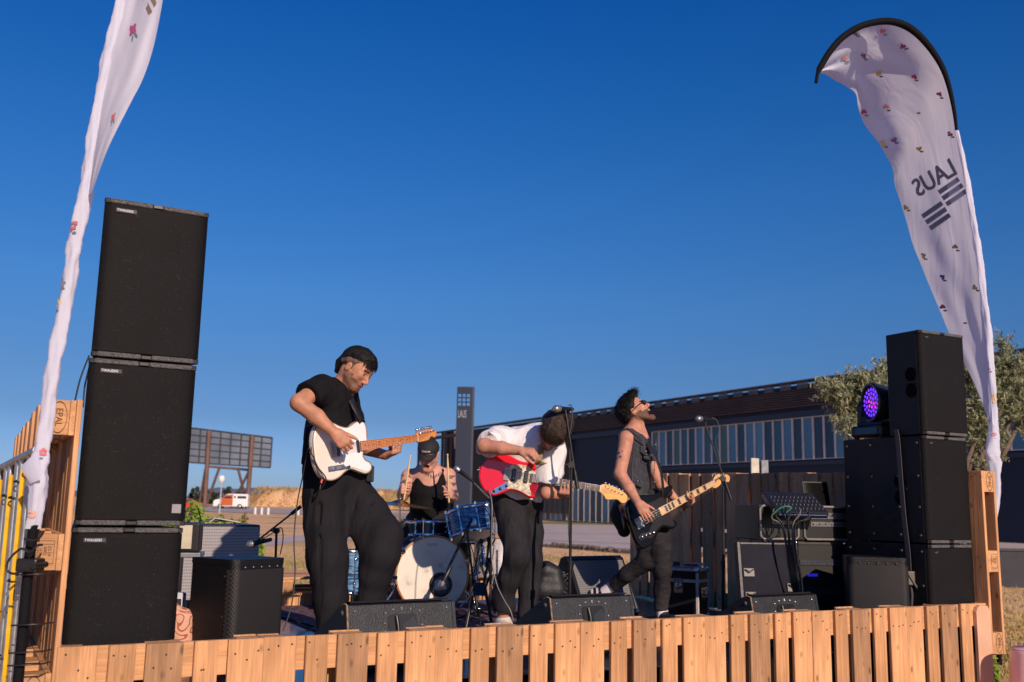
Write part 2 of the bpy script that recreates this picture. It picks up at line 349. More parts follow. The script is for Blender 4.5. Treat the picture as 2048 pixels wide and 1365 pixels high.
# near dry grass seen over the back of the stage and beside it
P = []
for i in range(9000):
    if i % 3: x = g.uniform(505, 850); y = g.uniform(1097, 1175)
    else: x = g.uniform(1040, 1270); y = g.uniform(1102, 1185)
    P.append(atz(x, y, 0)+[0, 0, 0.04])
for i in range(3500): P.append(atz(g.uniform(1960, 2120), g.uniform(1170, 1360)+0, 0)+[0, 0, 0.03])
mb = MB(); V, F = leafset(P, 0.055, 6, 1.6, 8); mb.add(V, F)
tag(mb.build('grass', leaf_mat('grass_blades', [(0.55, 0.36, 0.15), (0.32, 0.30, 0.06), (0.62, 0.42, 0.2), (0.22, 0.27, 0.04)]), fix=False), 'short dry grass around the stage', 'grass', kind='stuff')
# kerb stones between the plaza and the grass
mb = MB(); pts = smoothpoly([atg(*p) for p in ((830, 1082), (1083, 1094), (1258, 1108), (1400, 1114), (1700, 1114))], 10, False)
for i in range(len(pts)-1):
    a, b = pts[i], pts[i+1]
    for k in range(6):
        p = a+(b-a)*((k+.5)/6); L = np.linalg.norm(b-a)/6*0.42; h = 0.10+0.12*g.random(); an = math.atan2((b-a)[1], (b-a)[0])
        mb.box(-L, L, -0.16, 0.16, -0.02, h, 0, 0.03, Matrix.Translation(Vector(p)) @ Matrix.Rotation(an+g.normal()*0.1, 4, 'Z') @ Matrix.Rotation(g.normal()*0.1, 4, 'X'))
tag(mb.build('stone_edging', mat('edging_stone', (0.11, 0.09, 0.08), 0.9, var=0.4, vs=2, bump=0.5, bs=9)), 'dark rough stones edging the grey plaza', 'edging')
# ------------------------------------------------------------------ long building
FA = atz(1150, 1045, 0); _D = ray(-8, 989.); _D = np.array([-_D[0], -_D[1], 0]); FD = nrm(_D); FN = nrm(np.array([-FD[1], FD[0], 0]))
if FN[1] > 0: FN = -FN      # towards the camera
def fac(q, z, out=0.0): return FA+FD*q+FN*out+np.array([0, 0, z])
def faq(x, y):
    d = ray(x, y); o = np.array([0, 0, CAMH]); k = ((FA-o)@FN)/(d@FN); p = o+d*k; return (p-FA)@FD, p[2]
def fbox(mb, q0, q1, z0, z1, o0, o1, mi=0):
    return mb.hexa([fac(q0, z0, o0), fac(q1, z0, o0), fac(q1, z0, o1), fac(q0, z0, o1), fac(q0, z1, o0), fac(q1, z1, o0), fac(q1, z1, o1), fac(q0, z1, o1)], mi)
bl = thing('industrial_building', 'long dark industrial building with a band of blue and green windows behind the stage', 'building', (0, 0, 0), 0)
M_navy = mat('navy_cladding', (0.009, 0.014, 0.032), 0.55, var=0.12, vs=0.4, spec=0.4)
M_slat = mat('brown_slats', (0.10, 0.058, 0.046), 0.6, var=0.2, vs=0.5)
M_mull = mat('pale_mullions', (0.82, 0.66, 0.58), 0.5, var=0.1, vs=1)
M_dk = mat('shadow_void', (0.015, 0.013, 0.016), 0.9)
mb = MB()
fbox(mb, -31, 80, 0, 11.0, -45, 0)
mb.build('wall', M_navy, bl)
mb = MB(); fbox(mb, -30.5, 79.5, 11.03, 11.9, -44, -0.9); mb.build('roof', mat('roof_dark', (0.05, 0.05, 0.055), 0.8), bl)
# slatted screen under the roof edge
mb = MB(); z = 9.95
while z < 11.25: fbox(mb, -0.4, 80, z, z+0.10, 0.05, 0.42); z += 0.19
fbox(mb, -0.4, 80, 11.27, 11.31, 0.0, 0.5); fbox(mb, -46, 80, 11.94, 12.06, -0.5, 0.5)
q = -0.4
while q < 80: fbox(mb, q, q+0.08, 9.95, 11.27, 0.02, 0.07); q += 3.4
mb.build('slat_screen', M_slat, bl)
mb = MB(); z = 0.9
while z < 11.9: fbox(mb, -30.8, -0.6, z, z+0.13, 0.06, 0.4); z += 0.26
mb.build('slat_screen', mat('ochre_slats', (0.085, 0.062, 0.035), 0.6, var=0.2, vs=0.5), bl)
mb = MB(); q = -0.2
while q < 79:
    for k in range(5): fbox(mb, q+k*0.24, q+k*0.24+0.13, 11.38, 11.90, 0.30, 0.36)
    fbox(mb, q-0.12, q+1.2, 11.44, 11.48, 0.28, 0.37); fbox(mb, q-0.12, q+1.2, 11.7, 11.73, 0.28, 0.37)
    q += 1.95
mb.build('parapet_grille', mat('pale_grille', (0.17, 0.145, 0.135), 0.5, var=0.25, vs=1.2), bl)
# open lattice at the far left end
mb = MB(); q = -46.5
while q < -31.2: fbox(mb, q, q+0.35, 0, 11.9, -0.2, 0.1); q += 3.0 if q < -40 else 1.7
fbox(mb, -37.2, -34.4, 0, 11.9, -3, -0.25)
z = 0.5
while z < 11.9: fbox(mb, -40.5, -31.2, z, z+0.05, 0.15, 0.25); z += 0.42
fbox(mb, -47, -31.2, 11.1, 11.5, -0.3, 0.2)
mb.build('lattice_screen', M_slat, bl)
# the two window bands, every window a part with its panes as a sub part
def gm(n, c): return mat(n, c, 0.25, var=0.10, vs=0.15, spec=0.6)
GL = [gm('glass_blue', (0.075, 0.20, 0.29)), gm('glass_teal', (0.02, 0.10, 0.135)), gm('glass_green', (0.06, 0.125, 0.10)), gm('glass_deep', (0.01, 0.045, 0.07)), gm('glass_blue_light', (0.09, 0.24, 0.31))]
seq = [2, 0, 3, 2, 1, 3, 0, 1, 1, 2, 0, 3, 0, 4, 3, 1, 0, 3, 0, 3, 3, 4, 1, 0, 2, 3, 0, 1]
def win_band(q0, q1, z0, z1, step, seed):
    q = q0; i = seed; k = 0
    while q < q1:
        mb = MB(); m2 = 0.11
        fbox(mb, q, q+m2, z0, z1, 0.03, 0.17); fbox(mb, q+m2, q+step, z1-0.06, z1, 0.03, 0.12); fbox(mb, q+m2, q+step, z0, z0+0.05, 0.03, 0.14)
        wn = mb.build('window', M_mull, bl)
        mb = MB(); fbox(mb, q+m2, q+step, z0+0.05, z1-0.06, 0.01, 0.045); mb.build('pane', GL[seq[i % len(seq)]], wn)
        q += step; i += 1
win_band(14.6, 56, 5.75, 9.1, 1.135, 0)
win_band(-13.6, 12.8, 0.12, 3.85, 1.20, 5)
mb = MB(); fbox(mb, -0.5, 70, 9.1, 9.6, 0.02, 0.3); fbox(mb, 14.4, 56.2, 5.3, 5.6, 0.02, 0.25); mb.build('fascia', mat('navy_trim', (0.016, 0.022, 0.042), 0.5), bl)
# ------------------------------------------------------------------ totem tower
yT = 85.; tw = thing('sign_tower', 'tall dark navy sign tower with nine square holes and the letters LAUS', 'sign tower', (0, 0, 0), 0)
tl, tr_ = at(908, 1000, yT), at(939, 1000, yT); ztop = at(925, 774, yT)[2]
ax = nrm(np.array([1, -0.06, 0])); pX = np.array([tl[0], yT, 0]); W_ = (tr_[0]-tl[0])*1.02
nrmT = nrm(np.array([-0.06, -1, 0])); TD = 0.22
def tp(u, z, d=0.0): return pX+ax*u+nrmT*(-d)+np.array([0, 0, z])
mb = MB(); hs_ = []; c0 = 0.10; cw = 0.28; gp = 0.10; zt = ztop-0.62; 
cols = [0, c0]; 
for k in range(3): cols += [c0+k*(cw+gp)+cw, c0+(k+1)*(cw+gp)] if k < 2 else [c0+2*(cw+gp)+cw, W_]
rows = [0, zt-3*cw-2*gp]
for k in range(3): rows += [rows[-1]+cw, rows[-1]+cw+gp]
rows[-1] = ztop+0
for i in range(len(cols)-1):
    for j in range(len(rows)-1):
        if i % 2 == 1 and j % 2 == 1 and i < 6 and j < 6: continue
        a, b, c_, d_ = cols[i], cols[i+1], rows[j], rows[j+1]
        mb.hexa([tp(a, c_, TD), tp(b, c_, TD), tp(b, c_, 0), tp(a, c_, 0), tp(a, d_, TD), tp(b, d_, TD), tp(b, d_, 0), tp(a, d_, 0)])
mb.build('tower_body', mat('tower_navy', (0.011, 0.019, 0.042), 0.5, var=0.08, vs=0.3), tw)
mb = MB(); mb.hexa([tp(W_+0.004, 0, TD), tp(W_+0.16, 0, TD), tp(W_+0.16, 0, 0), tp(W_+0.004, 0, 0), tp(W_+0.004, ztop, TD), tp(W_+0.16, ztop, TD), tp(W_+0.16, ztop, 0), tp(W_+0.004, ztop, 0)])
mb.build('side_panel', mat('tower_side', (0.05, 0.055, 0.075), 0.5), tw)
mb = MB(); zc = at(920, 829, yT)[2]; add_text(mb, 'LAUS', 0.52, lambda x, y: tp(0.50+x, zc+y*1.75, -0.02), xs=0.62); mb.build('lettering', mat('tower_letters', (0.33, 0.36, 0.42), 0.5), tw)
# ------------------------------------------------------------------ billboard seen from behind
yB = 150.; bb = thing('billboard', 'large grey billboard on brown steel posts beyond the road, seen from behind', 'billboard', (0, 0, 0), 0)
def bp_(x, y, dy=0.0): 
    p = at(x, y, yB+dy); return p
tl, tr_, br_, bl_ = at(300, 846, yB), at(545, 876, yB), at(541, 936, yB), at(296, 920, yB)
def bq(u, v, d=0): 
    p = (tl*(1-u)+tr_*u)*(1-v)+(bl_*(1-u)+br_*u)*v; return p+np.array([0, d, 0])
mb = MB(); NU, NV = 12, 5
for i in range(NU):
    for j in range(NV):
        u0, u1, v0, v1 = i/NU, (i+1)/NU-0.0015, j/NV, (j+1)/NV-0.004
        mb.hexa([bq(u0, v1), bq(u1, v1), bq(u1, v1, .12), bq(u0, v1, .12), bq(u0, v0), bq(u1, v0), bq(u1, v0, .12), bq(u0, v0, .12)])
mb.build('panel', mat('billboard_sheet', (0.13, 0.155, 0.20), 0.55, metal=0.2, var=0.25, vs=0.25), bb)
mb = MB()
for i in range(NU+1): mb.tube([bq(i/NU, 0, -.12), bq(i/NU, 1, -.12)], 0.10, 6)
for j in range(NV+1): mb.tube([bq(0, j/NV, -.10), bq(1, j/NV, -.10)], 0.06 if 0 < j < NV else 0.1, 6)
mb.build('frame', mat('billboard_frame', (0.035, 0.035, 0.045), 0.7), bb)
M_rust = mat('rusty_steel', (0.14, 0.075, 0.055), 0.7, var=0.2, vs=0.6)
for P in ([(420, 862), (411, 1010)], [(506, 872), (496, 1012)]):
    mb = MB(); a = at(*P[0], yB)+[0, -.4, 0]; b = at(*P[1], yB)+[0, -.4, 0]; b[2] = gz(0, yB); mb.tube([a, b], 0.34, 6); mb.build('post', M_rust, bb)
for P in ([(416, 933), (504, 941)], [(440, 937), (413, 1008)], [(413, 937), (398, 1012)], [(478, 940), (489, 988)], [(500, 942), (477, 985)]):
    mb = MB(); a = at(*P[0], yB)+[0, -.4, 0]; b = at(*P[1], yB+1.2); mb.tube([a, b], 0.2, 6); mb.build('brace', M_rust, bb)
# lamp post
yL = 120.; lp = thing('street_lamp', 'thin pale street lamp in front of the billboard', 'street lamp', tuple(at(440, 1010, yL)*[1, 1, 0]+[0, 0, gz(0, yL)]), 0)
hL = at(444, 956, yL)[2]-gz(0, yL)
mb = MB(); mb.tube([(0, 0, 0), (0, 0, hL-0.6)], [0.10, 0.06], 8); mb.build('pole', mat('lamp_pole', (0.4, 0.4, 0.42), 0.5), lp)
mb = MB(); mb.lathe([(0.02, -.6), (0.28, -.5), (0.36, -.1), (0.30, .2), (0.02, .3)], (0, 0, hL), n=12); mb.build('lamp_head', mat('lamp_head', (0.75, 0.72, 0.68), 0.4), lp)
# ------------------------------------------------------------------ van and cars
def wheel_car(parent, x, y, r, w_, my=0.0):
    mb = MB(); mb.lathe([(r*0.55, -w_/2), (r*.95, -w_/2), (r, -w_/4), (r, w_/4), (r*.95, w_/2), (r*.55, w_/2)], (x, y, r), (0, 1, 0), 18); tw_ = mb.build('wheel', mat('tyre', (0.02, 0.02, 0.02), 0.8), parent)
    mb = MB(); mb.lathe([(0.01, -w_*.4), (r*.5, -w_*.45), (r*.56, -w_*.2), (r*.56, w_*.2), (r*.5, w_*.45), (0.01, w_*.4)], (x, y, r), (0, 1, 0), 14); mb.build('rim', mat('rim', (0.5, 0.5, 0.5), 0.3, 0.6), tw_)
def van(name, label, cx, cy, Yv, rot, L, Hh, paint, cat='van'):
    p = atg(cx, cy) if Yv is None else at(cx, cy, Yv)
    v = thing(name, label, cat, (p[0], p[1], gz(p[0], p[1])+0.03), rot)
    prof = [(0, .35), (0, 1.05), (0.25, 1.25), (1.05, 1.45), (1.75, Hh-.12), (2.1, Hh), (L-.15, Hh), (L, Hh-.1), (L, .35)]
    mb = MB(); Wv = 1.95
    mb.prism(prof, -Wv/2, Wv/2, lambda x, y, h: (x-L/2, h, y)); mb.build('body', paint[0], v)
    if len(paint) > 1:
        for sgn in (-1, 1):
            mb = MB(); y0 = sgn*(Wv/2+.004); mb.prism([(1.1, .45), (1.1, 1.46), (1.72, Hh-.15), (2.75, Hh-.1), (2.75, .45)], 0, .01, lambda x, y, h: (x-L/2, y0+h*sgn, y)); mb.build('side_panel', paint[1], v)
    mg = mat('vehicle_glass', (0.02, 0.025, 0.03), 0.15, spec=0.8)
    for sgn in (-1, 1):
        for poly in ([(1.25, 1.5), (1.75, Hh-.35), (2.55, Hh-.35), (2.55, 1.5)], [(2.9, 1.55), (2.9, Hh-.3), (L-1.75, Hh-.3), (L-1.75, 1.55)], [(L-1.5, 1.5), (L-1.5, Hh-.3), (L-.25, Hh-.3), (L-.25, 1.5)]):
            mb = MB(); y0 = sgn*(Wv/2+.018); mb.prism(poly, 0, .012, lambda x, y, h: (x-L/2, y0+h*sgn, y)); mb.build('window', mg, v)
    mb = MB(); mb.hexa([(1.12-L/2, -.8, 1.5), (1.72-L/2, -.75, Hh-.2), (1.72-L/2, .75, Hh-.2), (1.12-L/2, .8, 1.5), (1.08-L/2, -.8, 1.52), (1.68-L/2, -.75, Hh-.17), (1.68-L/2, .75, Hh-.17), (1.08-L/2, .8, 1.52)]); mb.build('windscreen', mg, v)
    for x in (0.95-L/2, L/2-1.15):
        for sgn in (-1, 1): wheel_car(v, x, sgn*(Wv/2-.1), .36, .24)
    for sgn in (-1, 1):
        mb = MB(); mb.box(L/2+.002, L/2+.03, sgn*.85-.08, sgn*.85+.08, 1.0, 1.5); mb.build('tail_lamp', mat('tail_red', (0.35, 0.02, 0.02), 0.3), v)
        mb = MB(); mb.box(-L/2-.02, -L/2+.05, sgn*.75-.15, sgn*.75+.15, .75, 1.0); mb.build('headlight', mat('head_glass', (0.7, 0.7, 0.7), 0.2), v)
    return v
M_white = mat('white_paint', (0.72, 0.70, 0.70), 0.35, var=0.04)
van('parked_van', 'white van with an orange front end parked behind the billboard posts', 463, 1009, 146, 0.12, 4.9, 2.15, [M_white, mat('orange_paint', (0.45, 0.09, 0.02), 0.4)])
def car(name, label, cx, Yv, rot, col):
    p = at(cx, 1010, Yv); c = thing(name, label, 'car', (p[0], p[1], gz(p[0], p[1])+.03), rot)
    L = 4.1; prof = [(0, .35), (0, .85), (.25, .98), (1.05, 1.05), (1.65, 1.5), (3.0, 1.52), (3.75, 1.1), (4.05, 1.0), (4.1, .35)]
    mb = MB(); mb.prism(prof, -.85, .85, lambda x, y, h: (x-L/2, h*(1-.1*max(0, y-1)), y)); mb.build('body', mat(name+'_paint', col, .3, coat=.5, var=.05), c)
    mg = mat('vehicle_glass', (0.02, 0.025, 0.03), 0.15, spec=0.8)
    for sgn in (-1, 1):
        for poly in ([(1.2, 1.07), (1.68, 1.43), (2.25, 1.45), (2.25, 1.07)], [(2.32, 1.07), (2.32, 1.45), (2.95, 1.45), (3.5, 1.07)]):
            mb = MB(); mb.prism(poly, 0, .01, lambda x, y, h: (x-L/2, sgn*(.856+h), y)); mb.build('window', mg, c)
        for x in (.8-L/2, 3.3-L/2): wheel_car(c, x, sgn*.76, .31, .2)
    return c
car('parked_car', 'red car parked by the trees, half hidden by the left speaker stack', 368, 130, 0.2, (0.55, 0.015, 0.02))
# ------------------------------------------------------------------ distant trees and poles
def blob_pts(c, rad, n, g, shell=0.35):
    d = g.normal(size=(n, 3)); d /= np.linalg.norm(d, axis=1)[:, None]; r = g.uniform(shell, 1, n)**0.6
    return np.asarray(c)+d*r[:, None]*np.asarray(rad)
def tree(name, label, base, clumps, leaf, m, nleaf, seed, trunk_r=0.2, cat='tree', group=None, asp=2.6, bark=None, up=0.0, fine=False, stem='trunk'):
    g = np.random.default_rng(seed); t = thing(name, label, cat, tuple(base), 0, group); base = np.asarray(base)
    P = [];
    tot = sum(np.prod(c[1])**(2/3.) for c in clumps)
    for c, rad in clumps:
        n = int(nleaf*np.prod(rad)**(2/3.)/tot)
        if fine:       # sprays: leaves strung along short twigs that fan out of the clump
            k = max(20, n//26); cc = blob_pts(c, np.asarray(rad)*.92, k, g, 0.15)
            dd = cc-np.asarray(c); dd = dd/(np.linalg.norm(dd, axis=1)[:, None]+1e-6)+g.normal(size=(k, 3))*.55+[0, 0, .5]; dd /= np.linalg.norm(dd, axis=1)[:, None]
            m_ = max(6, n//k); tt = g.uniform(-.5, 1, (k, m_, 1)); P.append((cc[:, None, :]+dd[:, None, :]*tt*g.uniform(.09, .20, (k, 1, 1))+g.normal(size=(k, m_, 3))*.016).reshape(-1, 3)); continue
        k = max(3, n//45); cc = blob_pts(c, rad, k, g, 0.3)
        for q in cc: P.append(blob_pts(q, np.asarray(rad)*g.uniform(.16, .34), max(6, n//k), g, 0.0))
    P = np.concatenate(P)-base; V, F = leafset(P, leaf, asp, up, seed)
    mb = MB(); mb.add(V, F); mb.build('crown', m, t, fix=False)
    mb = MB(); bk = bark or mat('bark', (0.12, 0.09, 0.07), 0.9, var=.3, vs=12, bump=.6, bs=25)
    for i, (c, rad) in enumerate(clumps):
        c = np.asarray(c)-base; top = c[2]
        j = np.array([0.03*math.sin(i*2.1)*top, 0.03*math.cos(i*1.7)*top, top*(0.35+0.1*(i % 3))])
        if i == 0: mb.tube([(0, 0, -.1), j*0.5, j, j*.5+c*.5+[0, 0, .05*top], c], [trunk_r*1.25, trunk_r, trunk_r*.8, trunk_r*.45, trunk_r*.2], 8)
        else: mb.tube([j*.9, j*.6+c*.4+[0, 0, -.04*top], c*.85+j*.15, c], [trunk_r*.55, trunk_r*.4, trunk_r*.22, trunk_r*.08], 6)
    mb.build(stem, bk, t)
    return t
k = 0
for x, yt, wd, lab in ((352, 985, 26, 'leftmost'), (392, 975, 24, ''), (428, 984, 26, ''), (458, 978, 22, ''), (480, 986, 18, '')):
    Yt = 185+8*(k % 3); b = at(x, 1012, Yt); b[2] = 0.6; top = at(x, yt, Yt)[2]; w_ = wd/FPX*Yt*.62
    tree('dark_tree', ['dark distant tree half hidden by the speaker stack', 'tall dark tree rising left of the near billboard post', 'low dark tree between the billboard legs', 'dark tree just above the orange front of the van', 'small dark tree above the rear of the white van'][k],
         b, [((b[0], b[1], 0.55*top+.4), (w_, w_, top*.45)), ((b[0]+w_*.5, b[1], .45*top), (w_*.7, w_, top*.35)), ((b[0]-w_*.5, b[1], .4*top), (w_*.7, w_, top*.3))], 0.34, L_dark, 1300, 40+k, .18, group='dark trees beyond the road'); k += 1
mb = MB(); Yp = 230.
for j, (x, yt) in enumerate(((548, 976), (570, 974), (595, 979), (608, 983), (790, 986))):
    mb = MB(); b = at(x, 1010, Yp); t_ = at(x, yt, Yp)[2]; mb.tube([(0, 0, 0), (0, 0, t_)], 0.09, 6); mb.box(-.7, .7, -.05, .05, t_*.93, t_*.93+.12)
    tag(mb.build('utility_pole', mat('pole_wood', (0.07, 0.06, 0.055), .9), None, (b[0], Yp, 0)), ['thin utility pole beyond the bank nearest the billboard', 'second thin utility pole from the billboard on the bank', 'third thin utility pole, left of the cable', 'thin pole just left of the guitarist in black', 'thin pole on the horizon left of the drummer'][j], 'pole', 'utility poles on the skyline')
# small white marker stones / bollards along the far road
for j, x in enumerate((511, 524, 537, 597)):
    b = at(x, 1014, 118); mb = MB(); mb.lathe([(.16, 0), (.16, .7), (.10, .82), (.01, .86)], n=10); tag(mb.build('road_bollard', mat('bollard_white', (.6, .58, .56), .6), None, (b[0], 118, gz(0, 118)+.02)), ['short pale bollard at the road edge, just right of the billboard', 'second short pale bollard right of the billboard', 'third short pale bollard right of the billboard', 'short pale bollard beside the guitarist cable'][j], 'bollard', 'bollards along the far road')
# green bush behind the amp
b = at(440, 1080, 17.); b[2] = 0
tree('green_bush', 'leafy bright green bush behind the grey guitar amplifier', b, [((b[0]-.42, 17, 1.0), (.42, .4, .62)), ((b[0]+.05, 17.1, .95), (.4, .4, .58)), ((b[0]-.85, 17.1, .9), (.4, .4, .6)), ((b[0]+.48, 17, .75), (.28, .3, .5)), ((b[0]+.35, 16.9, .7), (.3, .3, .45)), ((b[0]-1.3, 17, .8), (.4, .4, .6))], 0.055, L_green, 9000, 77, .03, 'bush', up=0.8, stem='stems')
b = at(478, 1060, 17.); b[2] = 0
tree('dry_shrub', 'thin yellowing shrub right of the green bush', b, [((b[0]+.05, 17, .95), (.22, .25, .5)), ((b[0]-.25, 17.2, .85), (.2, .2, .45))], 0.05, leaf_mat('yellow_leaves', [(.22, .2, .05), (.3, .22, .07), (.14, .16, .04)]), 1300, 78, .02, 'shrub', up=0.8, stem='stems')
# olive tree behind the right speaker stack
yO = 12.6
def op(x, y, dy=0): return at(x, y, yO+dy)
ob = op(1880, 1100); ob[2] = 0
def oc(x, y, dx, dy, dd=0): c = op(x, y, dd); return (tuple(c), (dx/FPX*yO, dx/FPX*yO*.8, dy/FPX*yO))
tree('olive_tree', 'pale green olive tree spreading behind the right speaker stack', ob,
     [oc(1860, 800, 70, 60), oc(1760, 800, 55, 50), oc(1705, 800, 48, 40, .2), oc(1668, 784, 34, 20), oc(1990, 780, 48, 62), oc(1965, 850, 42, 60), oc(2020, 740, 36, 40), oc(2040, 810, 38, 55), oc(1790, 745, 44, 28, .5), oc(1985, 895, 26, 30), oc(1740, 845, 36, 34, .3), oc(1695, 850, 22, 26, -.1), oc(2085, 760, 40, 60), oc(1715, 762, 30, 16), oc(1900, 760, 60, 40, .4), oc(2006, 690, 14, 12), oc(1962, 925, 12, 14)],
     0.034, L_olive, 52000, 91, .11, asp=4.2, up=0.9, fine=True)
# low dark wall at the right and a car with pale mirrors seen over the pallet wall
a, b = atz(1965, 1176, 0), atz(2350, 1176, 0)
mb = MB(); mb.hexa([a, b, b+[0, .35, 0], a+[0, .35, 0], a+[0, 0, .89], b+[0, 0, .89], b+[0, .35, .89], a+[0, .35, .89]])
lw = tag(mb.build('low_wall', mat('low_wall_dark', (.022, .022, .032), .7, var=.2, vs=3)), 'low black wall across the grass at the right edge', 'wall')
mb = MB()
for j in range(3): 
    o_ = np.array([0, 0, .89+.003])
mb.hexa([a+[0, -.05, .893], b+[0, -.05, .893], b+[0, .4, .893], a+[0, .4, .893], a+[0, -.05, .93], b+[0, -.05, .93], b+[0, .4, .93], a+[0, .4, .93]])
mb.build('coping', mat('coping_dark', (.05, .05, .055), .7), lw)
# ================================================================== stage deck and pallet walls
M_deck = mat('stage_deck', (0.06, 0.052, 0.055), 0.30, var=0.4, vs=2.2, bump=0.08, bs=60, spec=0.7, coat=.5)
mb = MB(); D0, D1 = 0.17, 4.1
P = lambda s, t, z: st(s, t, z)
mb.hexa([P(.02, D0, 0.05), P(5.6, D0, 0.05), P(5.6, D1, 0.05), P(.02, D1, 0.05), P(.02, D0, fz(0)), P(5.6, D0, fz(5.6)), P(5.6, D1, fz(5.6)), P(.02, D1, fz(0))])
mb.hexa([P(-.5, 0.05, 0.06), P(.018, 0.05, 0.06), P(.018, D1, 0.06), P(-.5, D1, 0.06), P(-.5, 0.05, .945), P(.018, .05, .945), P(.018, D1, .945), P(-.5, D1, .945)])
mb.hexa([P(5.602, 0.16, 0.06), P(5.73, .16, .06), P(5.73, D1, 0.06), P(5.602, D1, 0.06), P(5.602, .16, .858), P(5.73, .16, .858), P(5.73, D1, .858), P(5.602, D1, .858)])
mb.m = [1]*len(mb.m); mb.add([P(.022, D0+.002, fz(0)+.004), P(5.598, D0+.002, fz(5.6)+.004), P(5.598, D1-.002, fz(5.6)+.004), P(.022, D1-.002, fz(0)+.004)], [(0, 1, 2, 3)], 0)
tag(mb.build('stage_deck', [M_deck, mat('stage_skirt', (.010, .009, .009), .95, spec=.05)]), kind='structure')
W_z = wood_mat('pallet_boards', 2); W_x = wood_mat('pallet_stringers', 0); W_b = wood_mat('pallet_blocks', 1, dark=0.95)
W_gz = wood_mat('weathered_boards', 2, c=((0.17, 0.10, 0.055), (0.30, 0.19, 0.11)), grey=0.15); M_nail = mat('nail', (0.02, 0.012, 0.01), .6)
M_ink = mat('branding', (0.05, 0.02, 0.01), .8)
def make_pallet(label, seed, boards=None, stamp=0, group=None, rounded=False, drop=0.0):
    """europallet on its end: x 0.8 wide, deck face at y=0 looking to -y, z 1.2 high"""
    g = random.Random(seed); t = thing('pallet', label, 'pallet', (0, 0, 0), 0, group)
    x = 0.0; j = lambda a=.002: g.uniform(-a, a)
    ws = [.145, .10, .145, .10, .145]; gap = (0.8-sum(ws))/4
    mb = MB(); mn = MB()
    for i, w_ in enumerate(ws):
        x0 = x+j(); x1 = x+w_+j(); zt = 1.2+j(.003)
        if rounded and i == 4:
            pr = [(x0, 0.0), (x1, 0.0), (x1, 1.13)]+[(x1-.045+.045*math.cos(a), 1.13+.06*math.sin(a)) for a in (0.5, 1.1)]+[(x0+.045+.045*math.cos(a), 1.13+.06*math.sin(a)) for a in (1.6, 2.2, 2.8)]
            mb.prism(pr, .0, .022, lambda a, b, h: (a, h-.004, b), 1)
        else: mb.box(x0, x1, 0+j(.0015), .0215, j(.003), zt, 0, .0025)
        for zc in (.07, .6, 1.13):
            for k in range(3 if w_ > .12 else 2):
                cx, cz = x0+w_*(.22+.28*k)+j(.012), zc+g.choice((-1, 1))*.03+j(.018)
                mn.disc((cx, -.0035, cz), (0, -1, 0), .0042, 7)
        x += w_+gap
    mb.build('deck_boards', [W_z, mat('bleached_board', (0.60, 0.36, 0.24), .8, var=.1, vs=5)], t)
    mn.build('nails', M_nail, t, fix=False)
    for z0 in (0.0, .5275, 1.055):
        mb = MB(); mb.box(.002, .798, .023, .0445, z0+.002, z0+.143, 0, .002); mb.build('stringer', W_x, t)
    for zi, z0 in enumerate((0.0, .5275, 1.055)):
        for xi, (x0, bw) in enumerate(((0, .1), (.3275, .145), (.7, .1))):
            mb = MB(); mb.box(x0+.003, x0+bw-.003, .0455, .1225, z0+.003, z0+.142, 0, .002)
            for side, xx, fl in ((1, x0+bw-.0015, 1), (0, x0+.0015, -1)):
                if stamp and ((side == 0 and xi == 0) or (side == 1 and xi == 2)):
                    fn = lambda a, b: (xx, .084-b*1.0, z0+.0725-a*1.0) if fl < 0 else (xx, .084+b, z0+.0725-a)
                    if zi != 1:
                        add_text(mb, 'EPAL', .036, fn, 1, xs=.95)
                        n = 28; ring = []
                        for k in range(n):
                            a = 2*math.pi*k/n
                            for rr in (1.0, 1.07): ring.append(fn(math.cos(a)*.060*rr, math.sin(a)*.029*rr))
                        mb.add(ring, [(2*k, 2*k+1, (2*k+3) % (2*n), (2*k+2) % (2*n)) for k in range(n)], 1)
                    else:
                        for q, tx in enumerate(('ES-24', '0002', 'HT')): add_text(mb, tx, .017, lambda a, b, q=q: fn(a-.004, b+.012-q*.016), 1)
                        add_text(mb, '132 5 03', .011, lambda a, b: fn(a, b-.033), 1)
                        for (a0, a1, b0, b1) in ((-.045, .045, .027, .0285), (-.045, .045, -.0285, -.027), (-.045, -.0435, -.0285, .0285), (.0435, .045, -.0285, .0285), (-.03, -.0285, -.0285, .0285)):
                            mb.add([fn(a0, b0), fn(a1, b0), fn(a1, b1), fn(a0, b1)], [(0, 1, 2, 3)], 1)
            mb.build('block', [W_b, M_ink], t)
    for x0, bw in ((0, .1), (.3275, .145), (.7, .1)):
        mb = MB(); mb.box(x0+j()+.001, x0+bw-.001, .1235, .1445, j(.003), 1.2+j(.003), 0, .0025); mb.build('bottom_board', W_z, t)
    return t
ordn = ['leftmost', 'second', 'third', 'fourth', 'fifth', 'sixth', 'rightmost']
for i in range(7):
    lab = ['leftmost upright pallet of the front fence, below the tall speaker stack', 'second pallet of the front fence from the left, below the black side speaker',
           'third pallet of the front fence from the left, before the left floor monitor', 'fourth pallet of the front fence, below the feet of the white shirted guitarist',
           'fifth pallet of the front fence, below the bass player', 'sixth pallet of the front fence, before the right floor monitor', 'rightmost pallet of the front fence with a pale round topped end board'][i]
    p = make_pallet(lab, 100+i, group='pallets of the front fence', rounded=(i == 6))
    p.location = st(i*.8+.002, 0.0, 0); p.rotation_euler = (0, 0, TH)
    if i != 6:
        p.rotation_euler = (0, 0, TH+R([0.2, -.3, .25, -.2, .3, -.1][i]))
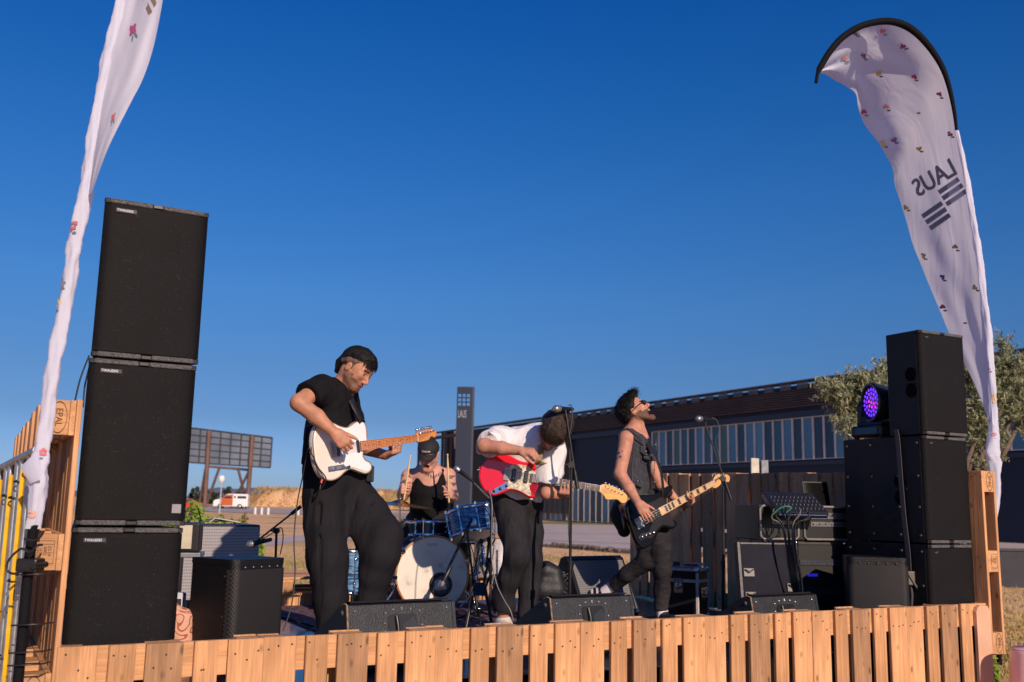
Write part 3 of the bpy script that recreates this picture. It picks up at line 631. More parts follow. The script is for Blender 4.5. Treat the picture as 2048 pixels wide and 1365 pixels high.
# pallets lying flat along the back as a low bench
for i in range(3):
    lab = ['flat pallet lying behind the grey amplifier in the left rear corner', 'flat pallet lying behind the striped trousers, lit red brown', 'flat pallet lying behind the drummer'][i]
    p = make_pallet(lab, 300+i, group='flat pallets along the back of the stage')
    # local z -> +s, local x -> +t, local -y (deck) -> up
    p.matrix_basis = Matrix.Translation(Vector(st(.15+i*1.22, 3.72, 1.165))) @ Matrix(((SV[0], 0, SU[0], 0), (SV[1], 0, SU[1], 0), (0, -1, 0, 0), (0, 0, 0, 1)))
mb = MB(); xx = .15
while xx < 3.8: mb.hexa([st(xx, 3.76, .93), st(xx+.14, 3.76, .93), st(xx+.14, 3.782, .93), st(xx, 3.782, .93), st(xx, 3.76, 1.018), st(xx+.14, 3.76, 1.018), st(xx+.14, 3.782, 1.018), st(xx, 3.782, 1.018)]); xx += .152
tag(mb.build('bench_base', W_z), 'short upright boards carrying the flat pallets at the back of the stage', 'boards')
# left wall: deck faces the stage
for i in range(3):
    lab = ['front pallet of the left wall with an oval stamp on its top block', 'second pallet of the left wall, behind the stamped front one', 'rear pallet of the left wall'][i]
    p = make_pallet(lab, 400+i, stamp=(i == 0), group='pallets of the left wall')
    # local x -> +t, local -y (deck) -> +s
    p.matrix_basis = Matrix.Translation(Vector(st(0.012, .012+i*.803, .962-i*.018))) @ Matrix(((SV[0], -SU[0], 0, 0), (SV[1], -SU[1], 0, 0), (0, 0, 1, 0), (0, 0, 0, 1)))
for i in range(5):
    lab = ['front pallet of the right wall, its end lit beside the speakers', 'second pallet of the right wall, hidden behind the speakers', 'middle pallet of the right wall behind the equipment rack', 'fourth pallet of the right wall behind the flight case', 'rear pallet of the right wall at the open corner'][i]
    p = make_pallet(lab, 500+i, stamp=(i == 0), group='pallets of the right wall')
    # deck faces -s : local -y -> -s ; local x -> -t
    p.matrix_basis = Matrix.Translation(Vector(st(5.60, .80+i*.803, .868+i*.01))) @ Matrix(((-SV[0], SU[0], 0, 0), (-SV[1], SU[1], 0, 0), (0, 0, 1, 0), (0, 0, 0, 1)))
# ================================================================== loudspeakers
def grille_mat(name, base, spk, sc, rough=.7):
    T = NT(name); uv = T.coord(); b = T.b
    w1 = T.n('ShaderNodeTexBrick', i_Scale=sc); w1.inputs['Color1'].default_value = (*base, 1); w1.inputs['Color2'].default_value = (*[x*1.25 for x in base], 1); w1.inputs['Mortar'].default_value = (*[x*.45 for x in base], 1); w1.inputs['Mortar Size'].default_value = .02; w1.inputs['Brick Width'].default_value = .5; w1.inputs['Row Height'].default_value = .25
    mp = T.n('ShaderNodeMapping'); mp.inputs['Rotation'].default_value = (math.pi/2, 0, 0); T.l(uv, mp.inputs[0]); T.l(mp.outputs[0], w1.inputs['Vector'])
    n = T.n('ShaderNodeTexNoise', i_Scale=230., i_Detail=1.0); T.l(uv, n.inputs['Vector'])
    n2 = T.n('ShaderNodeTexNoise', i_Scale=3., i_Detail=4.0); T.l(uv, n2.inputs['Vector'])
    r = T.ramp(n.outputs[0], [(.0, (0, 0, 0)), (.70, (0, 0, 0)), (.78, (spk, spk*.95, spk*.95))])
    r2 = T.ramp(n2.outputs[0], [(.3, (.75, .75, .75)), (.7, (1.2, 1.2, 1.2))])
    m1 = T.n('ShaderNodeMixRGB', blend_type='MULTIPLY', i_Fac=1.0); T.l(w1.outputs[0], m1.inputs[1]); T.l(r2, m1.inputs[2])
    m2 = T.n('ShaderNodeMixRGB', blend_type='ADD', i_Fac=1.0); T.l(m1.outputs[0], m2.inputs[1]); T.l(r, m2.inputs[2]); T.l(m2.outputs[0], b.inputs['Base Color'])
    b.inputs['Roughness'].default_value = rough; b.inputs['Specular IOR Level'].default_value = .2
    bp = T.n('ShaderNodeBump', i_Strength=.5, i_Distance=.002); T.l(w1.outputs['Fac'], bp.inputs['Height']); T.l(bp.outputs[0], b.inputs['Normal'])
    return T.m
M_grl = grille_mat('woven_grille', (0.0048, 0.0045, 0.0062), 0.06, 55.)
M_cab = mat('cabinet_paint', (0.0045, 0.005, 0.0075), .48, var=.25, vs=20, bump=.35, bs=220, spec=.35)
M_glit = mat('speckled_foam', (0.09, 0.09, 0.095), .55, var=.95, vs=260, bump=.8, bs=260)
M_steel = mat('steel', (.55, .55, .56), .25, 1.0, var=.08, vs=15)
M_blk = mat('black_plastic', (.012, .012, .014), .38, var=.2, vs=9)
M_blkm = mat('black_metal', (.015, .015, .017), .35, .3, var=.2, vs=9)
M_wht = mat('logo_white', (.72, .72, .72), .5)
M_badge = mat('badge_grey', (.045, .05, .07), .5, 0, spec=.2)
M_sticker = mat('grey_sticker', (.20, .20, .22), .6)
def pa_box(label, W, D, Hh, badge=True, taper=0.0, sticker=False, group=None, holes=False, bolts=False, rough=False):
    """cabinet, front at y=0 facing -y, x 0..W, z 0..Hh"""
    t = thing('loudspeaker', label, 'loudspeaker', (0, 0, 0), 0, group)
    mb = MB(); mb.box(0, W, .03, D, .002, Hh-.002, 0, .006)
    mb.v = [(x+(taper*(y/D) if x < W/2 else -taper*(y/D)), y, z) for x, y, z in mb.v]
    mb.box(0, W, .004, .03, .002, .024, 0, .003); mb.box(0, W, .004, .03, Hh-.024, Hh-.002, 0, .003)
    if holes:   # recessed handle on the left side
        zc = Hh*.5
        for dz in (-.055, .055):
            n = 16; pts = [(D*.30+.045*math.cos(2*math.pi*k/n), zc+dz+.048*math.sin(2*math.pi*k/n)) for k in range(n)]
            mb.prism(pts, 0, .002, lambda a, b, h: (-.0015-h, a, b), 1)
            mb.prism([(a, b+ (0.012 if dz < 0 else -0.012)) for a, b in pts], 0, .003, lambda a, b, h: (-.0025-h, D*.30+(a-D*.30)*.75, zc+dz+(b-zc-dz)*.75), 1)
        mb.box(-.006, 0.0, D*.30-.06, D*.30+.06, zc-.008, zc+.008, 0, .002)
    mb.build('cabinet', [M_cab, mat('handle_recess', (.0008, .0008, .001), .9, spec=.1)], t)
    # wrapped grille with slightly bowed rounded edges
    mb = MB(); n = 14; prof = []
    for k in range(n+1):
        u = k/n; x = .002+(W-.004)*u; e = min(u, 1-u)*W; yy = .012*max(0, 1-(e/.035))**2 if e < .035 else 0
        prof.append((x, yy-.004-.004*math.sin(math.pi*u)))
    prof = [(.002, .029)]+prof+[(W-.002, .029)]
    z0, z1 = .026, Hh-.026
    A = [(x, y, z0) for x, y in prof]; B = [(x, y, z1) for x, y in prof]; m = len(prof)
    mb.add(A+B, [(i, i+1, m+i+1, m+i) for i in range(m-1)], 0, True); mb.add(A, [tuple(range(m))]); mb.add(B, [tuple(range(m))[::-1]])
    mb.build('front_grille', M_grl, t)
    for zc in (.013, Hh-.013):
        for x0, x1 in ((.022, W*.5-.022), (W*.5+.022, W-.022)):
            mb = MB(); mb.box(x0, x1, -.006, .02, zc-.010, zc+.010, 0, .003); mb.build('edge_strip', M_glit, t)
    for z_ in (Hh-.020, .004): mb = MB(); mb.box(W*.5-.02, W*.5+.02, -.003, .02, z_, z_+.016, 0, .002); mb.build('latch', M_blk, t)
    if badge:
        mb = MB(); mb.box(.045, .13, -.0115, -.008, Hh-.062, Hh-.044, 0, .001); mb.build('badge', M_badge, t)
        mb = MB(); add_text(mb, 'TWAUDIO', .0145, lambda x, y: (.082+x, -.0122, Hh-.053+y), xs=.95); mb.build('lettering', M_wht, t)
    if sticker:
        mb = MB(); mb.box(W-.062, W-.025, -.0115, -.008, .055, .092); mb.build('sticker', M_sticker, t)
    if bolts:
        mb = MB()
        for yy in ((.06, .62) if D < .5 else (.06, .22, .45, .66)):
            for zz in (.05, Hh*.33, Hh*.62, Hh-.05): mb.lathe([(0, .010), (.009, .008), (.012, 0)], (-.001, yy*D/.7 if D < .5 else yy, zz), (-1, 0, 0), 10)
        mb.build('bolts', mat('bolt_black', (.02, .02, .022), .5, .3), t)
    return t
def place(t, s, t_, z, rot=0.0, roll=0.0):
    t.location = st(s, t_, z); t.rotation_euler = (0, roll, TH+R(rot))
HB = .6945
for k, (lab, bt) in enumerate((('bottom black loudspeaker of the tall left stack, partly behind the fence', False), ('middle black loudspeaker of the tall left stack with a grey square sticker', True), ('topmost black loudspeaker of the tall left stack against the sky', False))):
    b = pa_box(lab, .435, .52, .690, True, [.05, .055, .085][k], bt, 'left loudspeaker stack'); place(b, .022+.006*k, .10, .968+HB*k, rot=[.4, -.2, .2][k])
HR = .709
rl = [('lower loudspeaker of the right stack, behind the small side speaker', .69), ('deep middle loudspeaker of the right stack with an oval side handle', .69), ('narrower topmost loudspeaker of the right stack, its dark side to the sky', .285)]
for k, (lab, D) in enumerate(rl):
    b = pa_box(lab, .435, D, .705, False, 0.0, False, 'right loudspeaker stack', holes=True, bolts=(k < 2)); place(b, 5.135+[0,0,-.005][k], .075+[0,0,-.01][k], .872+HR*k, rot=[-.5, -.5, -2.0][k])
    mb = MB(); mb.prism([(.03, .655), (.075, .662), (.06, .646), (.045, .648)], 0, .001, lambda x, y, h: (x, -.0125-h, y)); mb.build('badge', mat('dull_badge', (.12, .12, .13), .3, .6), b)
# strap hanging down the side of the right stack
def P5(x, y, s=5.125): return atS(x, y, s)
mb = MB(); pts = [P5(1793, 860), P5(1797, 882), P5(1803, 960), P5(1810, 1040), P5(1817, 1100), P5(1820, 1148)]
pts = smoothpoly(pts, 5, False); vs = []
for p in pts: vs += [p+SV*.017-SU*.004, p-SV*.017-SU*.004, p-SV*.017-SU*.010, p+SV*.017-SU*.010]
mb.add(vs, [(4*i+a, 4*i+(a+1) % 4, 4*i+4+(a+1) % 4, 4*i+4+a) for i in range(len(pts)-1) for a in range(4)])
sp = tag(mb.build('ratchet_strap', mat('strap_web', (.045, .045, .055), .7, var=.2, vs=80)), 'grey lashing strap hanging down the side of the right stack', 'strap')
mb = MB(); p = P5(1821, 1155); mb.box(p[0]-.03, p[0]+.02, p[1]-.03, p[1]+.0, p[2]-.05, p[2]+.04, 0, .006); mb.cyl(p+[-.03, -.03, .03], p+[.03, -.03, -.07], .008); mb.build('buckle', mat('buckle_dull', (.12, .11, .10), .5, .6), sp)
mb = MB(); mb.tube([P5(1821, 1165), P5(1824, 1190), P5(1822, 1235)], .010, 6); mb.build('loose_end', MATS['strap_web'], sp)
# ------------------------------------------------------------------ moving head light on the subs
ML = thing('moving_head_light', 'black moving head stage light glowing violet on the right speaker stack', 'stage light', tuple(atS(1738, 880, 4.98+.2)*1.0), 0)
zb = .872+2*HR; pL = atS(1735, 876, 5.2); pL[2] = zb; pL = st(5.33, .57, zb); ML.location = pL; ML.rotation_euler = (0, 0, TH)
mb = MB(); mb.box(-.16, .16, -.13, .15, .012, .09, 0, .015); mb.box(-.13, .13, -.10, .12, .09, .115, 0, .01)
for x in (-.13, .13):
    for y in (-.1, .12): mb.lathe([(.02, 0), (.022, .012)], (x, y, 0), n=10)
bs_ = mb.build('base', M_blk, ML)
mb = MB(); mb.box(-.165, -.1605, -.09, .1, .03, .075); mb.build('display', mat('display_blue', (.02, .07, .12), .2), bs_)
# yoke arms then the tilting head; the head looks to the camera left
mb = MB()
for yy in (-.155, .155):
    mb.prism([(-.06, .115), (.06, .115), (.055, .24), (.03, .29), (-.03, .29), (-.055, .24)], -.018, .018, lambda x, z, h: (x, yy+h, z))
mb.box(-.055, .055, -.15, .15, .115, .14, 0, .006)
mb.build('yoke', M_blk, ML)
hd = Matrix.Translation((0, 0, .262)) @ Matrix.Scale(.92, 4) @ Matrix.Rotation(R(-22), 4, 'Z')
def hp(p): return tuple(hd @ Vector(p))
mb = MB(); cax = np.array(hd.to_3x3() @ Vector((-1, 0, 0))); cc = np.array(hd.translation)
mb.lathe([(0.02, -.12), (.085, -.115), (.115, -.055), (.132, .02), (.142, .080), (.138, .092), (.125, .092), (.123, .078), (.0, .076)], cc, cax, 30)
hd_o = mb.build('head', mat('head_shell', (.012, .016, .024), .3, var=.1, spec=.6), ML)
e1 = nrm(np.cross(cax, [0, 0, 1])); e2 = np.cross(e1, cax)
leds = [(0, 0)]+[(r_*math.cos(2*math.pi*k/n+r_*9), r_*math.sin(2*math.pi*k/n+r_*9)) for r_, n in ((.038, 6), (.071, 12), (.102, 18)) for k in range(n)]
cl = [mat('led_violet', (.2, .02, .6), .3, emis=(.16, .03, 1.0), es=1.9), mat('led_magenta', (.6, .02, .4), .3, emis=(.55, .03, .75), es=1.6), mat('led_blue', (.05, .02, .6), .3, emis=(.13, .02, .95), es=2.2)]
mb = MB()
for i, (a, b_) in enumerate(leds):
    c_ = cc+cax*.077+e1*a+e2*b_; mb.lathe([(.0135, 0), (.0125, .006), (.006, .010), (0, .011)], c_, cax, 10, mi=(1 if (a*a+(b_+.02)**2 < .0025 or (i % 13 == 0)) else (2 if i % 3 == 0 else 0)))
mb.build('led_lenses', cl, hd_o)
mb = MB(); 
for s_ in (-1,): mb.lathe([(0.0, .012), (.03, .010), (.035, 0)], cc+e1*0+np.array([0.02, -.175, 0]), (0, -1, 0), 16)
mb.build('pivot_cap', M_blk, ML)
# ------------------------------------------------------------------ active side speakers
M_perf = None
def perf_mat():
    T = NT('perforated_steel'); uv = T.coord(); b = T.b
    mp = T.n('ShaderNodeMapping'); mp.inputs['Scale'].default_value = (1, 1, 1); T.l(uv, mp.inputs[0])
    sp_ = T.n('ShaderNodeSeparateXYZ'); T.l(mp.outputs[0], sp_.inputs[0])
    ws = []
    for k, fr in ((0, 520.), (2, 300.)):
        m = T.n('ShaderNodeMath', operation='MULTIPLY'); m.inputs[1].default_value = fr; T.l(sp_.outputs[k], m.inputs[0])
        s_ = T.n('ShaderNodeMath', operation='SINE'); T.l(m.outputs[0], s_.inputs[0]); ws.append(s_.outputs[0])
    mm = T.n('ShaderNodeMath', operation='MULTIPLY'); T.l(ws[0], mm.inputs[0]); T.l(ws[1], mm.inputs[1])
    T.l(T.ramp(mm.outputs[0], [(.0, (.024, .022, .024)), (.25, (.020, .019, .021)), (.6, (.006, .006, .007))]), b.inputs['Base Color'])
    b.inputs['Roughness'].default_value = .5; b.inputs['Specular IOR Level'].default_value = .3
    bp = T.n('ShaderNodeBump', i_Strength=.25, i_Distance=.002); bp.invert = True; T.l(mm.outputs[0], bp.inputs['Height']); T.l(bp.outputs[0], b.inputs['Normal'])
    return T.m
M_perf = perf_mat()
def side_speaker(label, W, D, Hh, loc, rot, lipc=M_blk):
    t = thing('side_speaker', label, 'loudspeaker', loc, rot)
    r = .045; n = 6
    outl = [(0, D), (0, r)]+[(r-r*math.cos(math.pi/2*k/n), r-r*math.sin(math.pi/2*k/n)) for k in range(1, n)]+[(r, 0), (W-r, 0)]+[(W-r+r*math.sin(math.pi/2*k/n), r-r*math.cos(math.pi/2*k/n)) for k in range(1, n)]+[(W, r), (W, D)]
    f = lambda x, y, h: (x, y, h)
    ins = [(W/2+(x-W/2)*.985, D/2+(y-D/2)*.985) for x, y in outl]
    mb = MB(); mb.prism(outl, Hh-.028, Hh, f); mb.prism(outl, 0, .028, f); mb.prism(ins, .0285, Hh-.0285, f, smooth=False)
    mb.build('cabinet', M_cab, t)
    # wrap grille over front and round corners
    g_ = [(x, y) for x, y in outl if y <= D*.0+r*1.6]; g_ = [(0-.002, r*1.15)]+[(x+(x-W/2)*.004, y-.003) for x, y in g_]+[(W+.002, r*2.4)]
    m = len(g_); A = [(x, y, .03) for x, y in g_]; B = [(x, y, Hh-.05) for x, y in g_]
    mb = MB(); mb.add(A+B, [(i, i+1, m+i+1, m+i) for i in range(m-1)], 0, True); mb.build('front_grille', M_perf, t, fix=False)
    mb = MB(); 
    for i in range(5): mb.lathe([(0, .004), (.006, 0)], (W*.2+i*W*.15, -.004, Hh-.038), (0, -1, 0), 8)
    for z in (Hh*.2, Hh*.5, Hh*.85): mb.lathe([(0, .004), (.007, 0)], (-.001, D*.2, z), (-1, 0, 0), 8)
    mb.build('screws', mat('bolt_dark', (.10, .10, .11), .35, .7), t)
    return t
# left one: corners by pixel (front left corner x~465, right front 572, left rear 395)
zf = fz(1.0)
_c = at(470, 1110, 4.86); s1 = side_speaker('black square side speaker with a rounded corner and perforated grille', .335, .33, .545, (_c[0], _c[1], zf-.006), R(54))
_c = at(1693, 1112, 6.62); s2 = side_speaker('small dark speaker with a flat grille before the right stack', .385, .33, .59, (_c[0], _c[1], fz(4.8)), R(-14))
# ------------------------------------------------------------------ floor monitors
def monitor(label, Wd, s, t_, rot, group='floor monitors along the front', front_up=False, scale=1.0):
    t = thing('floor_monitor', label, 'monitor speaker', tuple(st(s, t_, fz(s))), TH+R(rot), group)
    # profile in y (0 towards the audience) and z; the grille looks back to the band
    prof = [(.0, .02), (.03, .0), (.46, .0), (.50, .05), (.46, .14), (.13, .315), (.085, .33), (.06, .325), (.005, .06)]
    prof = [(y*scale, z*scale) for y, z in prof]
    mb = MB(); mb.prism(prof, 0, .018, lambda y, z, h: (h, y, z)); mb.prism(prof, Wd-.018, Wd, lambda y, z, h: (h, y, z))
    ip = [(.25*scale+(y-.25*scale)*.985, .16*scale+(z-.16*scale)*.985) for y, z in prof]
    mb.prism(ip, .0185, Wd-.0185, lambda y, z, h: (h, y, z)); mb.build('cabinet', mat('monitor_paint', (.013,.015,.020), .5, var=.3, vs=12, bump=.4, bs=160), t)
    # recessed handle in the back panel
    def bk(u, v, d=0):  # back panel: from (.005,.06) to (.06,.325)
        a = np.array([.008*scale, .055*scale]); b = np.array([.064*scale, .322*scale]); p = a+(b-a)*v; nn = np.array([-(b-a)[1], (b-a)[0]]); nn = nn/np.linalg.norm(nn)
        q = p+nn*d; return (Wd*u, q[0]+.003, q[1])
    mb = MB(); cx = .50
    ol = []
    for a0, (cu, cv) in zip((0, 90, 180, 270), ((.60, .74), (.40, .74), (.40, .40), (.60, .40))):
        for k in range(4): an = R(a0+30*k); ol.append((cu+.03*math.cos(an), cv+.08*math.sin(an)))
    mb.add([bk(u, v, .0085) for u, v in ol], [tuple(range(len(ol)))]); mb.build('handle_recess', mat('recess_black', (.003, .003, .004), .5), t)
    mb = MB(); mb.tube([bk(.44, .78, .012), bk(.445, .6, .018), bk(.45, .34, .012)], .011, 8); mb.build('handle', M_blk, t)
    mb = MB(); mb.add([bk(u, v, .0105) for u, v in ((.475, .34), (.63, .34), (.625, .64), (.60, .76), (.50, .64))], [(0, 1, 2, 3, 4)]); mb.build('handle_shell', mat('recess_grey', (.03, .032, .036), .35), t)
    mb = MB()
    for (u, v) in ((.08, .9), (.08, .45), (.5, .9), (.92, .9), (.92, .45), (.35, .84), (.42, .9), (.5, .93), (.58, .9), (.66, .86), (.68, .6), (.34, .52), (.34, .66)): mb.lathe([(0, .004), (.007, 0)], bk(u, v, .009), (0, -1, .2), 8)
    mb.build('screws', mat('bolt_light', (.22, .22, .24), .35, .7), t)
    # curved grille edge seen over the top, worn wooden edge on the left
    g_ = [(y*scale, z*scale) for y, z in ((.072, .334), (.09, .342), (.14, .326), (.46, .155), (.49, .09))]; m = len(g_)
    mb = MB(); mb.add([(.03, y, z) for y, z in g_]+[(Wd-.03, y, z) for y, z in g_], [(i, i+1, m+i+1, m+i) for i in range(m-1)]); mb.build('front_grille', M_perf, t, fix=False)
    mb = MB(); pr2 = [(y, z) for y, z in prof[5:9]]; mb.tube([(.006, y, z) for y, z in [(p[0]-.001, p[1]+.001) for p in pr2]], .0045, 6); mb.build('worn_edge', mat('raw_birch', (.30, .18, .10), .8, var=.4, vs=40), t)
    for xx in (-.004,):
        for (y, z) in ((.10, .285), (.03, .05)): 
            mb = MB(); mb.lathe([(0, .006), (.012, .004), (.014, 0)], (0, y*scale, z*scale), (-1, 0, 0), 12); mb.build('foot', mat('rubber_foot', (.10, .10, .10), .5), t)
    return t
monitor('floor monitor at the left, in front of the guitarist in black', .62, 1.34, .43, 4)
monitor('floor monitor at the centre, in front of the mic stand', .60, 2.63, .62, 2)
monitor('floor monitor at the right, half sunk behind the fence', .60, 4.04, .50, 2)
# ================================================================== organic shapes: blended distance fields -> one continuous skin
class SDF:
    def __init__(s, voxel=.006): s.p = []; s.vx = voxel; s.disp = None
    def cap(s, a, b, ra, rb=None, k=.02, flat=None, sub=False):
        s.p.append(('c', np.asarray(a, float), np.asarray(b, float), ra, ra if rb is None else rb, k, flat, sub)); return s
    def chain(s, pts, rs, k=.02, flat=None):
        for i in range(len(pts)-1): s.cap(pts[i], pts[i+1], rs[i], rs[i+1], k, flat)
        return s
    def ell(s, c, rad, k=.02, M=None, sub=False):
        s.p.append(('e', np.asarray(c, float), np.asarray(rad, float), k, np.eye(3) if M is None else np.asarray(M, float), sub)); return s
    def plane(s, c, n, c2, r, k=.002):   # remove what lies on the +n side, within r of c2
        s.p.append(('p', np.asarray(c, float), nrm(n), np.asarray(c2, float), r, k)); return s
    def build(s):
        lo = np.full(3, 1e9); hi = -lo
        for q in s.p:
            if q[0] == 'c' and not q[7]:
                r = max(q[3], q[4])+.03
                for e in (q[1], q[2]): lo = np.minimum(lo, e-r); hi = np.maximum(hi, e+r)
            elif q[0] == 'e' and not q[5]:
                r = q[2].max()+.03; lo = np.minimum(lo, q[1]-r); hi = np.maximum(hi, q[1]+r)
        vx = s.vx; n = np.ceil((hi-lo)/vx).astype(int)+1; D = np.full(n, .08, np.float32)
        ax = [lo[i]+np.arange(n[i])*vx for i in range(3)]
        def region(a, b):
            i0 = np.clip(((a-lo)/vx).astype(int), 0, n); i1 = np.clip(((b-lo)/vx).astype(int)+2, 0, n)
            sl = tuple(slice(i0[i], i1[i]) for i in range(3))
            return sl, ax[0][sl[0]][:, None, None], ax[1][sl[1]][None, :, None], ax[2][sl[2]][None, None, :]
        for q in s.p:
            if q[0] == 'c':
                _, a, b, ra, rb, k, flat, sub = q; m = max(ra, rb)*1.02+k+3*vx
                if flat is not None and flat[1] > 1: m *= flat[1]
                sl, X, Y, Z = region(np.minimum(a, b)-m, np.maximum(a, b)+m)
                if 0 in D[sl].shape: continue
                dx, dy, dz = X-a[0], Y-a[1], Z-a[2]; ba = b-a
                if flat is not None:      # flat=(axis, factor): thickness along axis is factor*radius
                    nx = nrm(flat[0]); f = 1/flat[1]-1; dn = dx*nx[0]+dy*nx[1]+dz*nx[2]
                    dx = dx+nx[0]*dn*f; dy = dy+nx[1]*dn*f; dz = dz+nx[2]*dn*f; ba = ba+nx*(ba@nx)*f
                L = ba@ba+1e-12; t = np.clip((dx*ba[0]+dy*ba[1]+dz*ba[2])/L, 0, 1)
                d = np.sqrt((dx-ba[0]*t)**2+(dy-ba[1]*t)**2+(dz-ba[2]*t)**2)-(ra+(rb-ra)*t)
                if flat is not None: d = d*min(1, flat[1])
            elif q[0] == 'e':
                _, c, rad, k, M, sub = q; m = rad.max()+k+3*vx; sl, X, Y, Z = region(c-m, c+m)
                if 0 in D[sl].shape: continue
                dx, dy, dz = X-c[0], Y-c[1], Z-c[2]
                u = [(dx*M[0, i]+dy*M[1, i]+dz*M[2, i]) for i in range(3)]
                k0 = np.sqrt((u[0]/rad[0])**2+(u[1]/rad[1])**2+(u[2]/rad[2])**2)
                k1 = np.sqrt((u[0]/rad[0]**2)**2+(u[1]/rad[1]**2)**2+(u[2]/rad[2]**2)**2)+1e-9
                d = k0*(k0-1)/k1
            else:
                _, c, nn, c2, r, k = q; sl, X, Y, Z = region(c2-r, c2+r)
                if 0 in D[sl].shape: continue
                h = (X-c[0])*nn[0]+(Y-c[1])*nn[1]+(Z-c[2])*nn[2]
                rr = np.sqrt((X-c2[0])**2+(Y-c2[1])**2+(Z-c2[2])**2)-r
                D[sl] = np.maximum(D[sl], np.minimum(h, -rr)); continue
            o = D[sl]
            if sub:
                d = -d; h = np.clip(.5+.5*(d-o)/max(k, 1e-6), 0, 1); D[sl] = o*(1-h)+d*h+k*h*(1-h)
            else:
                h = np.clip(.5+.5*(o-d)/max(k, 1e-6), 0, 1); D[sl] = o*(1-h)+d*h-k*h*(1-h)
        if s.disp is not None:
            I = np.nonzero(np.abs(D) < .06)
            Pp = np.stack([ax[i][I[i]] for i in range(3)], 1); D[I] += s.disp(Pp).astype(np.float32)
        return surfnet(D, lo, vx)
def surfnet(D, lo, vx):
    inside = D < 0; sh = D.shape
    corners = [(i, j, k) for i in (0, 1) for j in (0, 1) for k in (0, 1)]
    def sub(A, c): return A[c[0]:sh[0]-1+c[0], c[1]:sh[1]-1+c[1], c[2]:sh[2]-1+c[2]]
    cnt = sum(sub(inside, c).astype(np.int8) for c in corners); act = (cnt > 0) & (cnt < 8)
    idx = -np.ones(act.shape, np.int64); I = np.stack(np.nonzero(act), 1); idx[act] = np.arange(len(I))
    acc = np.zeros((len(I), 3)); num = np.zeros(len(I)); vals = {c: D[I[:, 0]+c[0], I[:, 1]+c[1], I[:, 2]+c[2]].astype(float) for c in corners}
    for c in corners:
        for a in range(3):
            if c[a] == 0:
                c2 = list(c); c2[a] = 1; c2 = tuple(c2); v0, v1 = vals[c], vals[c2]; m = (v0 < 0) != (v1 < 0)
                t = np.where(m, v0/np.where(m, v0-v1, 1), 0); p = np.tile(np.array(c, float), (len(I), 1)); p[:, a] += t
                acc[m] += p[m]; num[m] += 1
    V = (I+acc/num[:, None])*vx+lo; F = []
    for a in range(3):
        b, c = (a+1) % 3, (a+2) % 3
        s0 = [slice(1, sh[i]-1) for i in range(3)]; s0[a] = slice(0, sh[a]-1); s1 = list(s0); s1[a] = slice(1, sh[a])
        A, B = inside[tuple(s0)], inside[tuple(s1)]; m = A != B; J = np.stack(np.nonzero(m), 1)
        for i in range(3): J[:, i] += s0[i].start
        flip = A[m]
        def cell(db, dc):
            K = J.copy(); K[:, b] += db; K[:, c] += dc; return idx[K[:, 0], K[:, 1], K[:, 2]]
        q = np.stack([cell(-1, -1), cell(0, -1), cell(0, 0), cell(-1, 0)], 1); q[~flip] = q[~flip][:, ::-1]; F.append(q)
    return V, np.concatenate(F)
def relax(V, F, it=1, lam=.5):
    for _ in range(it):
        acc = np.zeros_like(V); num = np.zeros(len(V))
        for a, b in ((0, 1), (1, 2), (2, 3), (3, 0)):
            np.add.at(acc, F[:, a], V[F[:, b]]); np.add.at(acc, F[:, b], V[F[:, a]]); np.add.at(num, F[:, a], 1); np.add.at(num, F[:, b], 1)
        V = V+(acc/num[:, None]-V)*lam
    return V
def sdf_obj(s, name, mats, parent=None, mfun=None, it=2, label=None):
    V, F = s.build(); V = relax(V, F, it)
    me = bpy.data.meshes.new(name); me.vertices.add(len(V)); me.vertices.foreach_set('co', V.astype(np.float32).ravel())
    me.loops.add(F.size); me.loops.foreach_set('vertex_index', F.astype(np.int32).ravel())
    me.polygons.add(len(F)); me.polygons.foreach_set('loop_start', np.arange(len(F), dtype=np.int32)*4)
    me.update(calc_edges=True); me.validate()
    mats = mats if isinstance(mats, (list, tuple)) else [mats]
    for m in mats: me.materials.append(m)
    if len(me.polygons) == len(F):
        if mfun is not None: me.polygons.foreach_set('material_index', mfun(V[F].mean(1)).astype(np.int32))
    me.polygons.foreach_set('use_smooth', np.ones(len(me.polygons), bool)); me.update()
    o = link(name, me, parent)
    if parent is not None: o.matrix_parent_inverse = parent.matrix_basis.inverted()
    if label: o['label'] = label
    return o
def folds(amp, scale, seed=0, dirn=None):
    g = np.random.default_rng(seed); W_ = g.normal(size=(7, 3)); 
    if dirn is not None: dn = nrm(dirn); W_ = W_-np.outer(W_@dn, dn)*.82
    W_ = W_/np.linalg.norm(W_, axis=1)[:, None]*scale*g.uniform(.6, 1.7, 7)[:, None]; ph = g.uniform(0, 6.28, 7); ph2 = g.uniform(0, 6.28, 7)
    def f(P):
        o = np.zeros(len(P)); warp = np.sin(P@W_[0]*.35+ph[0])*1.2
        for i in range(7): o += (1-np.abs(np.sin(P@W_[i]*.5+ph[i]+warp*np.cos(ph2[i]))))**2/7*2-.045
        return -amp*o
    return f
